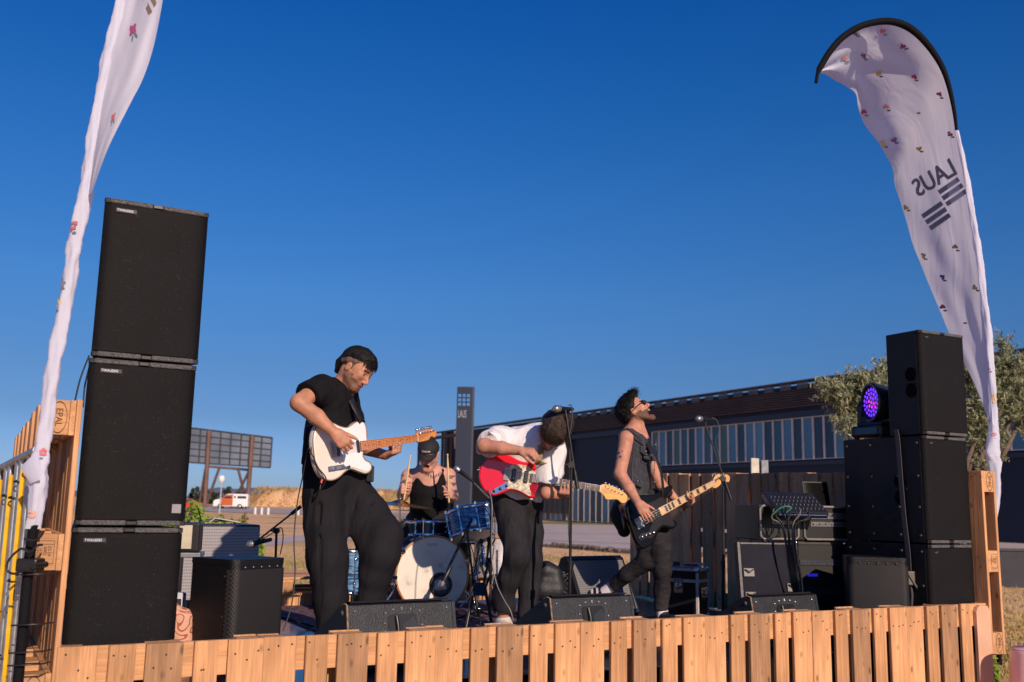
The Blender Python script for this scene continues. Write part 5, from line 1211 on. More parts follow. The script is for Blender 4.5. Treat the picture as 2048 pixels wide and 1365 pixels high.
# left arm behind the guitar to the neck
nk = GP(G1M, .475, -.012, -.02); elL = at(712, 893, Y1+.26); wrL = nk-G1Z*.060-G1Y*.062-G1X*.02
S.chain([shL, elL], [.048, .042], .02); S.chain([elL, wrL], [.042, .029], .02)
hand(S, wrL, G1Z*.85+G1Y*.12+G1X*.18, G1X, -G1Y*.9-G1Z*.15, curls=[(55, 75, 50), (58, 78, 50), (60, 80, 50), (62, 80, 45)], thumb=(.15, .35, -.95), sc=.98)
for a, b, r0 in (((660, 960), (664, 1270), .075), ((700, 975), (755, 1085), .06), ((755, 1085), (738, 1245), .05)): S.cap(at(*a, Y1+(.1 if a[0] > 690 else 0)), at(*b, Y1+(.05 if a[0] > 690 else 0)), r0, r0*.8, .03)
def m1(P): r = H1.mats(P); r[r == 5] = 0; return r
body = sdf_obj(S, 'body', skinmats(SK1), p1, m1)
# t-shirt
S = SDF(.0055)
S.cap(Ms-L1*.12, Ms+L1*.12, .078, .078, .06); S.cap(at(668, 815, Y1), at(661, 868, Y1), .152, .145, .06, flat=(F1, .80)); S.cap(at(661, 868, Y1), at(664, 945, Y1), .140, .150, .06, flat=(F1, .82))
S.cap(at(636, 850, Y1), at(628, 928, Y1), .065, .07, .05)
slv = shR+(elR-shR)*.62; S.cap(shR+L1*.03, slv, .080, .084, .035); S.plane(slv-(elR-shR)*.06, elR-shR, slv+(elR-shR)*.3, .13)
slL = shL+(elL-shL)*.55; S.cap(shL-L1*.02, slL, .074, .074, .04); S.plane(slL, elL-shL, slL+(elL-shL)*.3, .13)
S.ell(at(688, 782, Y1-.0), np.array([.062, .062, .05]), .012, sub=True)
fo = folds(.014, 22, 3, [.8, 0, 1]); fo2 = folds(.006, 50, 4, [.8, 0, 1]); S.disp = lambda P: fo(P)+fo2(P)+.003
S.plane(at(662, 938, Y1), [-.12, 0, -1], at(662, 938, Y1)-np.array([0, 0, .2]), .34)
sdf_obj(S, 't_shirt', M_tee, p1, it=1)
# trousers
S = SDF(.007)
S.cap(at(655, 955, Y1+.02), at(700, 958, Y1+.15), .128, .105, .06)
S.cap(at(640, 935, Y1), at(695, 942, Y1+.14), .10, .09, .05)
S.chain([at(645, 985, Y1), at(648, 1050, Y1), at(655, 1120, Y1), at(659, 1200, Y1), at(663, 1292, Y1)], [.112, .110, .108, .092, .070], .03)
S.chain([at(706, 982, Y1+.15), at(737, 1026, Y1+.12), at(766, 1072, Y1+.02)], [.108, .106, .102], .04)
S.chain([at(766, 1072, Y1+.02), at(760, 1110, Y1), at(748, 1150, Y1+.02), at(738, 1195, Y1+.04), at(733, 1280, Y1+.04)], [.102, .104, .092, .085, .080], .03)
S.cap(at(725, 1050, Y1+.06), at(735, 1085, Y1+.02), .080, .065, .05)
# deep drape creases running from the hip and the knee
for a, b, r_ in (((690, 985), (676, 1180), .010), ((640, 1010), (640, 1240), .009), ((664, 1000), (668, 1260), .008), ((714, 975), (700, 1090), .012), ((792, 1060), (722, 1102), .011), ((770, 1130), (716, 1148), .008), ((745, 1000), (722, 1060), .009), ((700, 1100), (688, 1200), .009), ((720, 1170), (745, 1110), .007), ((625, 1000), (612, 1080), .008)):
    A_, B_ = at(*a, Y1-.30), at(*b, Y1-.30)
    for yy in np.linspace(0, .22, 9): pass
    yo = .02 if a[0] > 712 else -.108; S.cap(at(*a, Y1+yo), at(*b, Y1+yo+.006), r_, r_*.5, .022, sub=True)
S.ell(at(711, 1165, Y1-.0), np.array([.020, .3, .17]), .02, sub=True)
f1 = folds(.016, 13, 11, [.1, 0, 1]); f2 = folds(.010, 34, 12, [.5, .2, 1]); S.disp = lambda P: f1(P)+f2(P)+.001
sdf_obj(S, 'trousers', M_pin, p1, it=2)
# shoes (mostly hidden behind the monitor)
for (a, b) in (((655, 1290), (690, 1293)), ((728, 1288), (768, 1290))):
    S = SDF(.006); A = at(*a, Y1); B = at(*b, Y1); A[2] = fz(1.5)+.045; B[2] = fz(1.5)+.035; S.cap(A, B, .048, .038, .02); S.plane([0, 0, fz(1.5)+.004], [0, 0, -1], A, .4); sdf_obj(S, 'shoe', mat('shoe_black', (.015, .015, .015), .5), p1)
# hair: straight fringe, faded sides, longer at the nape
def end1(az):
    a = abs(az)
    if a < 42: return (13, .014)
    if a < 62: return (13+(a-42)*.5, .006)
    if a < 108: return (21, .0)
    if a < 135: return (21-(a-108)*1.9, .0)
    return (-38, -.006 if a > 160 else 0)
strands('hair', M_hair, p1, H1, 3200, end1, 41, .003, .0016, .25, rad=(.081, .102, .088))
S = SDF(.004); hair_locks(S, H1, 260, end1, .0095, .0030, 4, .001, .3, rad=(.079, .100, .085))
S.ell(H1.w(-.010, .040), np.array([.077, .099, .084]), .01, H1.M()); S.plane(H1.w(.0, .052), H1.F*.6-H1.U*1.0, H1.w(.10, -.02), .12, 0)
S.chain([H1.w(-.085, .02, 0), H1.w(-.098, -.03, 0), H1.w(-.098, -.075, 0)], [.040, .034, .018], .03); fh = folds(.004, 110, 3, H1.U*.6+H1.F*.6); S.disp = fh
sdf_obj(S, 'hair', M_hair, p1, it=1)
S = SDF(.0045)
for q in (-1, 1): S.chain([H1.w(.028, .045, q*.0665), H1.w(.01, .035, q*.069), H1.w(-.03, .020, q*.069), H1.w(-.07, .0, q*.050)], [.010, .015, .020, .020], .01); S.cap(H1.w(.012, .03, q*.071), H1.w(.012, -.01, q*.071), .010, .006, .008)
sdf_obj(S, 'faded_sides', mat('faded_hair', (.11, .065, .05), .8, var=.35, vs=160), p1, it=1)
# guitar strap: over the left shoulder, from the horn to the back
horn = GP(G1M, .245, .126, -.02)
st1 = ribbon('guitar_strap', [horn, at(722, 840, 5.62), at(705, 808, 5.60), shL-L1*.05+[0, 0, .088]-F1*.0, shL-F1*.11+[0, 0, .02], at(640, 830, 5.86), at(618, 880, 5.80), GP(G1M, -.137, .01, -.022)], .045, .004, mat('strap_black', (.010, .010, .011), .6), [L1, Z3], None)
tag(st1, 'black strap running over the shoulder of the man with the white guitar', 'guitar strap')
mb = MB(); q = at(775, 905, 5.62)
mb.box(-.022, .022, -.012, .012, -.05, .045, 0, .006, Matrix.Translation(Vector(GP(G1M, .30, -.165, -.06)))); wr = tag(mb.build('wireless_pack', M_blk), 'small black transmitter pack hanging by the lower horn of the white guitar', 'transmitter')
# ------------------------------------------------------------------ 2: bent over man in white with the red guitar
Y2 = 6.56
c2 = at(1030, 1262, Y2); p2 = thing('person', 'man in a loose white t-shirt and glasses bending over a red guitar', 'person', (c2[0], c2[1], fz(2.9)), 0)
H2 = Head(at(1108, 862, 6.28), [-.30, -.62, -.74], [.34, -.72, .60], 0)
S = SDF(.0055); H2.add(S); H2.neck(S, at(1082, 872, 6.50), .055, .065)
shR = at(1005, 882, 6.50); shL = at(1103, 895, 6.46); elR = at(968, 892, 6.30); wrR = at(1040, 902, 6.20); elL = at(1094, 986, 6.42)
nk = GP(G2M, .395, -.01, -.02); wrL = nk-G2Z*.060-G2Y*.062-G2X*.02
S.chain([at(1035, 990, 6.64), at(1056, 905, 6.60)], [.10, .10], .04); S.cap(shR, shL, .05, .05, .03)
S.chain([shR, elR], [.052, .046], .02); S.chain([elR, elR*.5+wrR*.5, wrR], [.045, .042, .029], .02)
hand(S, wrR, at(1066, 905, 6.17)-wrR, [.3, -.6, .5], [.1, -.6, .8], curls=[(50, 65, 40), (52, 65, 45), (50, 65, 45), (48, 62, 45)], thumb=(.75, .3, -.55))
S.chain([shL, elL], [.05, .043], .02); S.chain([elL, wrL], [.042, .029], .02)
hand(S, wrL, G2Z*.85+G2Y*.12+G2X*.15, G2X, -G2Y*.9-G2Z*.15, curls=[(55, 75, 50), (58, 78, 50), (60, 80, 50), (62, 80, 45)], thumb=(.15, .35, -.95), sc=.98)
S.chain([at(1020, 1010, 6.62), at(1036, 1112, 6.49), at(1006, 1230, 6.59)], [.07, .05, .04], .03); S.chain([at(1056, 1010, 6.65), at(1062, 1110, 6.67), at(1056, 1245, 6.67)], [.07, .05, .04], .03)
sdf_obj(S, 'body', skinmats(SK2), p2, lambda P: H2.mats(P))
M_wtee = mat('white_cotton', (.66, .65, .68), .8, var=.04, vs=10, bump=1.0, bs=13, scale=(1.6, 1, .7))
S = SDF(.007)
S.cap(at(1012, 884, 6.52), at(1106, 904, 6.46), .086, .080, .06)
S.chain([at(1075, 888, 6.54), at(1052, 930, 6.58), at(1035, 985, 6.62)], [.148, .152, .150], .06, flat=([0.1, 1, 0], .8))
S.cap(at(1030, 872, 6.60), at(1085, 872, 6.56), .075, .07, .06)
sv = elR+(shR-elR)*.22; S.cap(shR, sv, .080, .080, .04); S.plane(sv, elR-shR, sv+(elR-shR)*.35, .12)
sv2 = shL+(elL-shL)*.72; S.cap(shL, sv2, .084, .088, .05); S.cap(at(1118, 905, 6.45), at(1117, 945, 6.46), .050, .048, .04); S.plane(sv2, elL-shL, sv2+(elL-shL)*.5, .14)
S.cap(at(1040, 985, 6.60), at(1058, 996, 6.56), .09, .08, .06)
S.ell(at(1098, 880, 6.38), np.array([.058, .075, .055]), .012, sub=True)
f1 = folds(.030, 17, 21, [.7, 0, 1]); f2 = folds(.014, 36, 22, [.7, 0, 1]); S.disp = lambda P: f1(P)+f2(P)+.005
S.plane(at(1040, 1003, 6.6), [-.1, 0, -1], at(1040, 1003, 6.6)-np.array([0, 0, .2]), .32)
sdf_obj(S, 't_shirt', M_wtee, p2)
M_trs = mat('charcoal_wool', (.020, .019, .023), .8, var=.2, vs=20, bump=1.0, bs=15, spec=.15, scale=(1.8, 1, .5))
S = SDF(.0075)
S.cap(at(1018, 1000, 6.62), at(1052, 1005, 6.62), .120, .115, .05)
S.chain([at(1018, 1015, 6.60), at(1028, 1065, 6.54), at(1036, 1112, 6.46), at(1020, 1155, 6.52), at(1005, 1190, 6.58), at(1006, 1212, 6.58)], [.108, .096, .084, .078, .072, .078], .03)
S.chain([at(1054, 1015, 6.64), at(1060, 1065, 6.66), at(1062, 1120, 6.66), at(1058, 1180, 6.66), at(1052, 1246, 6.66)], [.092, .080, .070, .068, .072], .03)
f1 = folds(.018, 15, 31, [.05, 0, 1]); f2 = folds(.008, 38, 32, [.4, 0, 1]); S.disp = lambda P: f1(P)+f2(P)+.004
S.plane(at(1006, 1226, 6.58), [0, 0, -1], at(1003, 1250, 6.58), .13)
sdf_obj(S, 'trousers', M_trs, p2)
M_sneak = mat('sneaker_white', (.56, .52, .50), .6, var=.12, vs=30)
def shoe(par, a, b, mt, z0, r=.045, name='shoe', sole=True):
    S = SDF(.005); A = np.array(a, float); B = np.array(b, float); A[2] = z0+.055; B[2] = z0+.036; d = nrm(B-A)
    S.cap(A-d*.02, A+[0, 0, .04], r*.95, r*.8, .02); S.cap(A, B, r, r*.82, .025); S.plane([0, 0, z0+.003], [0, 0, -1], A, .4)
    o = sdf_obj(S, name, mt, par); return o
shoe(p2, at(1007, 1235, 6.60), at(1000, 1250, 6.38), M_sneak, fz(2.9)+.012, .062); shoe(p2, at(1052, 1250, 6.66), at(1062, 1262, 6.50), M_sneak, fz(2.9), .048)
def end2(az):
    a = abs(az)
    if a < 50: return (0, .018)
    if a < 100: return (18-(a-50)*.1, .006)
    return (-18, .0)
strands('hair', M_hairb, p2, H2, 2800, end2, 42, .016, .0018, 1.0, wave=9, hang=.030)
S = SDF(.005); hair_locks(S, H2, 260, end2, .0125, .0040, 8, .010, .5, 9.0); S.disp = folds(.009, 70, 8, H2.F); S.ell(H2.w(-.010, .045), np.array([.082, .103, .085]), .01, H2.M()); S.plane(H2.w(.0, .050), H2.F*.55-H2.U*1.0, H2.w(.10, -.02), .11, 0); sdf_obj(S, 'hair', M_hairb, p2, it=1)
def specs(par, H, name='glasses', col=(.02, .02, .03), lens=(.015, .012, .012), frame_r=.0028, w_=.026, h_=.017, dark=True):
    mb = MB()
    for q in (-1, 1):
        pts = [H.w(.102, .0+h_*math.sin(a)*.95, q*.034+w_*math.cos(a)) for a in np.linspace(0, 6.283, 15)[:-1]]; mb.tube(pts, frame_r, 6, closed=True)
        mb.tube([H.w(.100, .006, q*.060), H.w(.06, .008, q*.078), H.w(-.01, .002, q*.085)], frame_r, 6)
    mb.tube([H.w(.103, .004, -.008), H.w(.106, .006, 0), H.w(.103, .004, .008)], frame_r, 6); o = wchild(mb, name, mat(name+'_frame', col, .25), par)
    mb = MB()
    for q in (-1, 1): mb.add([H.w(.1015, .0+h_*math.sin(a)*.93, q*.034+w_*.97*math.cos(a)) for a in np.linspace(0, 6.283, 15)[:-1]], [tuple(range(14))])
    if dark: l_ = mb.build('lens', mat(name+'_lens', lens, .08, spec=.8), o)
    return o
specs(p2, H2, 'glasses', (.05, .055, .08), dark=False)
st2 = ribbon('guitar_strap', [GP(G2M, .262, .108, -.02), at(1076, 925, 6.30), at(1082, 900, 6.34), at(1078, 870, 6.47), at(1060, 858, 6.62), at(1010, 880, 6.80), at(965, 930, 6.60), GP(G2M, -.18, 0, -.022)], .045, .004, mat('strap_tan', (.22, .16, .08), .7), [Z3*.2+np.array([1, 0, 0]), Z3], None)
tag(st2, 'olive tan strap of the red guitar hanging from the neck of the man in white', 'guitar strap')
# ------------------------------------------------------------------ 3: shouting bass player
Y3 = 7.72
c3 = at(1300, 1240, Y3); p3 = thing('person', 'man in sunglasses and a denim vest shouting over a black bass', 'person', (c3[0], c3[1], fz(4.3)), 0)
F3 = nrm([.88, -.47, 0]); L3 = np.array([-F3[1], F3[0], 0])
H3 = Head(at(1271, 822, Y3), [.76, -.34, .70], [-.62, .16, .76], 1.05)
S = SDF(.0055); H3.add(S); H3.neck(S, at(1270, 866, Y3+.03), .058, .072)
Ms = at(1268, 880, Y3+.02); shR = Ms-L3*.16; shL = Ms+L3*.16; elR = at(1240, 948, Y3-.22); wrR = at(1276, 1006, Y3-.36); elL = at(1322, 972, Y3+.02)
nkp = GP(G3M, .50, 0, -.02); wrL = nkp-G3Z*.060-G3Y*.066-G3X*.02
S.cap(shR, shL, .06, .06, .05); S.chain([Ms, at(1268, 1010, Y3)], [.115, .12], .05)
S.chain([shR, elR], [.056, .047], .02); S.chain([elR, (elR+wrR)/2, wrR], [.046, .043, .030], .02)
hand(S, wrR, at(1296, 1034, 7.30)-wrR, [.6, -.2, .6], [-.2, -.9, .25], curls=[(25, 35, 25), (22, 35, 25), (20, 32, 25), (18, 30, 25)], thumb=(.8, .5, -.2), thumb_bend=5)
S.chain([shL, elL], [.05, .043], .02); S.chain([elL, wrL], [.042, .029], .02)
hand(S, wrL, G3Z*.85+G3Y*.12+G3X*.15, G3X, -G3Y*.9-G3Z*.15, curls=[(50, 70, 45), (52, 72, 45), (54, 75, 45), (58, 75, 45)], thumb=(.15, .35, -.95))
S.chain([at(1312, 1060, Y3), at(1323, 1140, Y3-.02), at(1324, 1225, Y3)], [.065, .05, .04], .03); S.chain([at(1292, 1060, Y3+.1), at(1285, 1120, Y3+.12), at(1212, 1180, Y3+.3)], [.065, .05, .04], .03)
def tat3(P, r):
    c = at(1238, 908, Y3-.28); d = P-c; q = (np.abs(d[:, 0]) < .034) & (np.abs(d[:, 2]) < .040) & (np.sin(d[:, 0]*170+d[:, 2]*60)+np.sin(d[:, 2]*190-d[:, 0]*70) > .15) & (P[:, 1] < Y3-.12); r[q] = 6; return r
sdf_obj(S, 'body', skinmats(SK4, M_stubd), p3, lambda P: H3.mats(P, 1, tat3))
mb = MB(); mb.box(-.018, .018, -.004, .004, -.004, .004, 0, .001, Matrix(((H3.L[0], H3.F[0], H3.U[0], H3.w(.083, -.066)[0]), (H3.L[1], H3.F[1], H3.U[1], H3.w(.083, -.066)[1]), (H3.L[2], H3.F[2], H3.U[2], H3.w(.083, -.066)[2]), (0, 0, 0, 1)))); wchild(mb, 'teeth', mat('teeth', (.7, .66, .58), .3), p3)
def denim():
    T = NT('black_denim'); uv = T.coord(); n = T.n('ShaderNodeTexNoise', i_Scale=26., i_Detail=6.0, i_Roughness=.75); T.l(uv, n.inputs['Vector'])
    T.l(T.ramp(n.outputs[0], [(.3, (.012, .013, .019)), (.55, (.032, .034, .045)), (.75, (.085, .088, .105))]), T.b.inputs['Base Color']); T.b.inputs['Roughness'].default_value = .85
    n2 = T.n('ShaderNodeTexNoise', i_Scale=300.); T.l(uv, n2.inputs['Vector']); bp = T.n('ShaderNodeBump', i_Strength=.5, i_Distance=.003); T.l(n2.outputs[0], bp.inputs['Height']); T.l(bp.outputs[0], T.b.inputs['Normal'])
    return T.m
M_den = denim()
S = SDF(.0065)
S.cap(shR+L3*.035, shL-L3*.03, .086, .084, .05); S.cap(at(1270, 905, Y3), at(1269, 985, Y3), .155, .150, .06, flat=(F3, .82))
S.cap(at(1262, 862, Y3-.02), at(1285, 880, Y3-.10), .030, .022, .02); S.cap(at(1262, 862, Y3-.02), at(1258, 862, Y3+.08), .030, .028, .02)
S.ell(at(1276, 862, Y3-.02), np.array([.060, .070, .055]), .010, sub=True)
S.plane(shR-L3*.015, -L3, shR-L3*.10, .115); 
for a, b in (((1290, 915), (1300, 918)), ((1256, 962), (1280, 972))): S.cap(at(*a, Y3-.15), at(*b, Y3-.15), .02, .02, .01)
f1 = folds(.012, 15, 41, [.2, 0, 1]); f2 = folds(.006, 34, 42); S.disp = lambda P: f1(P)+f2(P)+.004
S.plane(at(1270, 993, Y3), [0, 0, -1], at(1270, 993, Y3)-np.array([0, 0, .2]), .32)
vest = sdf_obj(S, 'denim_vest', M_den, p3)
# pocket flap, seams and buttons of the vest
def on_vest(x, y, Y=None): return at(x, y, (Y or (Y3-.17)))
M_seam = mat('seam_grey', (.10, .103, .12), .8)
_vm = vest.data; _VV = np.array([tuple(v.co) for v in _vm.vertices]); _pr = (_VV-np.array([0, 0, CAMH])); _z = _pr@_f; _px = CX+FPX*(_pr@_rt)/_z; _py = CY-FPX*(_pr@_up)/_z
def von(x, y, off=.004):
    e = (_px-x)**2+(_py-y)**2; j = np.nonzero(e < 12)[0]
    if len(j) == 0: j = np.argsort(e)[:3]
    Yv = _VV[j, 1].min(); return at(x, y, Yv-off)
for nm_, pl in (('collar', [(1255, 856), (1266, 866), (1280, 876), (1292, 884), (1288, 892), (1272, 880), (1258, 868)]), ('pocket_flap', [(1281, 893), (1303, 896), (1304, 905), (1292, 911), (1281, 904)])):
    mb = MB(); P_ = [von(*q, .012) for q in pl]; mb.add(P_+[p+np.array([0, .012, 0]) for p in P_], [tuple(range(len(P_)))]+[(i, (i+1) % len(P_), len(P_)+(i+1) % len(P_), len(P_)+i) for i in range(len(P_))]); wchild(mb, nm_, M_den, p3)
mb = MB()
for pl in ([(1281, 893), (1303, 896), (1304, 905), (1292, 911), (1281, 904), (1281, 893)], [(1283, 912), (1283, 925), (1302, 926), (1303, 910)], [(1312, 880), (1313, 905), (1309, 930), (1308, 960), (1307, 988)], [(1272, 955), (1281, 962), (1284, 975), (1276, 985)], [(1236, 985), (1262, 989), (1300, 990)], [(1268, 905), (1264, 940), (1266, 985)], [(1250, 868), (1247, 880), (1253, 900), (1262, 905)]):
    mb.tube([von(x, y, .003) for x, y in smoothpoly(pl, 4, False)], .0022, 4)
wchild(mb, 'stitching', M_seam, p3)
mb = MB()
for x, y in ((1311, 890), (1311, 915), (1309, 940), (1275, 963), (1292, 903), (1309, 965)): mb.lathe([(0, .005), (.006, .004), (.0075, 0)], von(x, y, .004), (0, -1, 0), 10)
wchild(mb, 'buttons', mat('button_metal', (.35, .32, .30), .35, .8), p3)
S = SDF(.006); S.chain([at(1258, 1000, Y3+.10), at(1245, 1030, Y3+.12), at(1248, 1062, Y3+.12)], [.10, .085, .05], .05); S.cap(at(1270, 1005, Y3), at(1300, 1008, Y3), .135, .12, .05, flat=([0, 0, 1], .45)); S.cap(at(1300, 990, Y3-.05), at(1335, 985, Y3-.02), .045, .035, .03)
f1 = folds(.018, 16, 51); S.disp = lambda P: f1(P)+.003
sdf_obj(S, 'tied_hoodie', mat('hoodie_black', (.008, .009, .013), .85), p3)
M_jean = mat('dark_grey_jeans', (.024, .022, .026), .85, var=.3, vs=14, bump=1.0, bs=22, spec=.15, scale=(.6, .6, 1.5))
S = SDF(.0065)
S.cap(at(1285, 1040, Y3+.03), at(1312, 1045, Y3), .115, .110, .05)
S.chain([at(1316, 1058, Y3), at(1322, 1100, Y3-.04), at(1325, 1140, Y3-.04), at(1324, 1180, Y3), at(1322, 1222, Y3)], [.098, .083, .070, .062, .054], .03)
S.chain([at(1288, 1055, Y3+.06), at(1296, 1090, Y3+.03), at(1293, 1122, Y3+.02)], [.100, .084, .074], .04); S.chain([at(1293, 1122, Y3+.02), at(1256, 1148, Y3+.12), at(1224, 1174, Y3+.25)], [.074, .063, .052], .03)
f1 = folds(.006, 20, 61, [.1, 0, 1]); f2 = folds(.005, 75, 62, [1, .3, .3]); S.disp = lambda P: f1(P)+f2(P)+.003
S.plane(at(1322, 1222, Y3), [0, 0, -1], at(1322, 1240, Y3), .11); S.plane(at(1226, 1172, Y3+.25), [-1, .3, -.8], at(1212, 1184, Y3+.28), .09)
sdf_obj(S, 'jeans', M_jean, p3)
M_sock = mat('white_sock', (.66, .62, .66), .8, bump=.3, bs=200)
S = SDF(.005); S.cap(at(1324, 1215, Y3), at(1326, 1238, Y3-.01), .043, .046, .02); sdf_obj(S, 'sock', M_sock, p3)
S = SDF(.005); S.cap(at(1226, 1172, Y3+.25), at(1208, 1184, Y3+.28), .042, .040, .02); sdf_obj(S, 'sock', M_sock, p3)
shoe(p3, at(1326, 1240, Y3), at(1348, 1246, Y3-.20), M_blk, fz(4.4), .047)
S = SDF(.005); S.cap(at(1206, 1186, Y3+.29), at(1190, 1188, Y3+.34), .046, .040, .02); S.cap(at(1190, 1188, Y3+.34), at(1186, 1215, Y3+.25), .040, .038, .03)
sdf_obj(S, 'shoe', [M_blk, M_sock], p3, lambda P: ((np.sin(P[:, 0]*160) > .3)).astype(int))
def end3(az):
    a = abs(az)
    if a < 45: return (38, .022)
    if a < 75: return (30, .008)
    if a < 110: return (16, .004)
    return (-32, .008)
strands('hair', M_hair, p3, H3, 2600, end3, 43, .018, .0018, 1.3, wave=12, spike=.03)
S = SDF(.005); hair_locks(S, H3, 250, end3, .0125, .0040, 9, .014, .8, 10.0); S.disp = folds(.010, 75, 9, H3.U); S.ell(H3.w(-.014, .045), np.array([.082, .102, .084]), .01, H3.M()); S.plane(H3.w(.0, .058), H3.F*.75-H3.U*1.0, H3.w(.10, -.02), .11, 0)
g = np.random.default_rng(5)
for i in range(46):
    az = g.uniform(-75, 180); e = g.uniform(35, 85); d = np.array([math.cos(R(e))*math.cos(R(az)), math.sin(R(e)), math.cos(R(e))*math.sin(R(az))]); a = H3.w(-.01+.10*d[0], .035+.088*d[1], .082*d[2]); b = a+(H3.F*(d[0]+.5)+H3.U*d[1]+H3.L*d[2])*g.uniform(.018, .042); S.cap(a, b, .009, .003, .004)
sdf_obj(S, 'hair', M_hair, p3, it=1)
specs(p3, H3, 'sunglasses', (.006, .006, .008), (.006, .007, .010), .0042, .027, .019)
st3 = ribbon('guitar_strap', [GP(G3M, .285, .02, -.03), at(1322, 945, 7.55), at(1305, 905, 7.56), shL-L3*.06+[0, 0, .095], shL-F3*.12, at(1250, 950, 7.92), at(1240, 1000, 7.85), GP(G3M, -.11, .03, -.03)], .05, .004, MATS['strap_black'], [L3, Z3], None)
tag(st3, 'black strap of the bass guitar over the denim vest', 'guitar strap')
mb = MB(); mb.tube([wrL+.034*(np.array([0, 1, 0])*math.cos(a)+nrm([.3, 0, 1])*math.sin(a)) for a in np.linspace(0, 6.28, 13)[:-1]], .005, 6, closed=True); wchild(mb, 'bracelet', M_blk, p3)
# ------------------------------------------------------------------ 4: drummer
Y4 = 8.35
c4 = at(860, 1160, Y4); p4 = thing('person', 'tattooed drummer in a black tank top and black cap, holding both sticks upright', 'person', (c4[0], c4[1], fz(2.8)), 0)
H4 = Head(at(857, 909, Y4-.14), [-.10, -.87, -.40], [.0, -.38, .92], .35)
S = SDF(.006); H4.add(S); H4.neck(S, at(861, 945, Y4-.02), .060, .072)
shR = at(818, 954, Y4); shL = at(896, 952, Y4); elR = at(806, 990, Y4-.10); elL = at(904, 992, Y4-.10); wrR = at(804, 983, Y4-.27); wrL = at(905, 992, Y4-.27)
S.cap(shR, shL, .066, .066, .05); S.chain([at(858, 960, Y4), at(858, 1050, Y4)], [.14, .13], .05)
S.chain([shR, elR], [.060, .050], .02); S.chain([elR, wrR], [.049, .032], .02); S.chain([shL, elL], [.060, .050], .02); S.chain([elL, wrL], [.049, .032], .02)
hand(S, wrR, [.12, -.85, .2], [0, .2, 1], [-1, -.15, .1], curls=[(82, 85, 55)]*4, thumb=(.75, .35, -.6), sc=1.08); hand(S, wrL, [-.12, -.85, .2], [0, .2, 1], [1, -.15, .1], curls=[(82, 85, 55)]*4, thumb=(.75, .35, -.6), sc=1.08)
S.chain([at(840, 1065, Y4), at(810, 1075, Y4-.42), at(808, 1160, Y4-.42)], [.09, .075, .05], .03); S.chain([at(880, 1065, Y4), at(915, 1075, Y4-.42), at(918, 1160, Y4-.42)], [.09, .075, .05], .03)
def tat4(P, r):
    nz = np.sin(P[:, 0]*95+P[:, 2]*40)+np.sin(P[:, 2]*110+1)+np.sin(P[:, 0]*55-P[:, 2]*75+2)
    for a, b in ((shR, elR), (shL, elL), (elL, wrL)):
        ba = b-a; t = np.clip((P-a)@ba/(ba@ba), 0, 1); d = np.linalg.norm(P-a-t[:, None]*ba, axis=1); r[(d < .068) & (t > .12) & (nz > .8) & (r == 0)] = 6
    c = at(866, 953, Y4-.1); d = P-c; r[(np.abs(d[:, 0]) < .07) & (np.abs(d[:, 2]-.5*np.abs(d[:, 0])+.01) < .013) & (np.sin(d[:, 0]*300) > -.4) & (P[:, 1] < Y4) & (r == 0)] = 6
    return r
sdf_obj(S, 'body', skinmats(SK3, SK3), p4, lambda P: H4.mats(P, 0, tat4))
S = SDF(.0065)
S.chain([at(858, 985, Y4), at(858, 1020, Y4), at(858, 1050, Y4)], [.158, .150, .150], .05)
S.cap(at(858, 975, Y4), at(858, 985, Y4), .152, .155, .03)
for q, x in ((-1, 839), (1, 882)):
    S.chain([at(x-q*3, 985, Y4-.10), at(x, 962, Y4-.085), at(x+q*1, 944, Y4-.045), at(x, 938, Y4+.02), at(x, 950, Y4+.09), at(x-q*3, 985, Y4+.10)], [.045, .032, .026, .026, .03, .045], .02)
S.ell(at(860, 956, Y4-.12), np.array([.072, .10, .072]), .01, sub=True)
f1 = folds(.010, 17, 71, [.1, 0, 1]); S.disp = lambda P: f1(P)+.002
sdf_obj(S, 'tank_top', M_tee, p4)
S = SDF(.008); S.cap(at(845, 1050, Y4), at(872, 1050, Y4), .15, .15, .05)
S.chain([at(840, 1062, Y4), at(806, 1072, Y4-.42)], [.12, .105], .05); S.chain([at(806, 1072, Y4-.42), at(806, 1170, Y4-.42)], [.10, .08], .04); S.chain([at(880, 1062, Y4), at(915, 1072, Y4-.42)], [.12, .105], .05); S.chain([at(915, 1072, Y4-.42), at(918, 1170, Y4-.42)], [.10, .08], .04)
f1 = folds(.012, 14, 72); S.disp = f1; sdf_obj(S, 'trousers', mat('dark_slacks', (.014, .012, .016), .8), p4)
# cap
S = SDF(.0045); S.ell(H4.w(-.006, .052), np.array([.091, .110, .080]), .01, H4.M()); S.plane(H4.w(0, .030), H4.F*.10-H4.U, H4.w(0, -.06), .15, 0)
sdf_obj(S, 'cap', mat('cap_black', (.010, .010, .013), .8, bump=.3, bs=200), p4, it=2)
mb = MB(); n = 14; vs = []
for i in range(n+1):
    a = -72+144*i/n; 
    for rr in (0, 1):
        fx = math.cos(R(a)); lx = math.sin(R(a)); ext = .078*fx**.6*rr if fx > 0 else 0
        for dz in (0, .004): vs.append(H4.w(-.006+(.106)*fx+ext, .034-.014*rr-.016*abs(lx)**2*rr-dz, .088*lx*(1-.12*rr)))
mb.add(vs, [q for i in range(n) for q in ((4*i, 4*i+4, 4*i+6, 4*i+2), (4*i+1, 4*i+3, 4*i+7, 4*i+5), (4*i+2, 4*i+6, 4*i+7, 4*i+3))], 0, True); wchild(mb, 'cap_visor', MATS['cap_black'], p4)
mb = MB()
def capf(x, y): 
    l = -x; return H4.w(math.sqrt(max(0, 1-(l/.091)**2-((y+.012)/.080)**2))*.110+.001, .064+y, l)
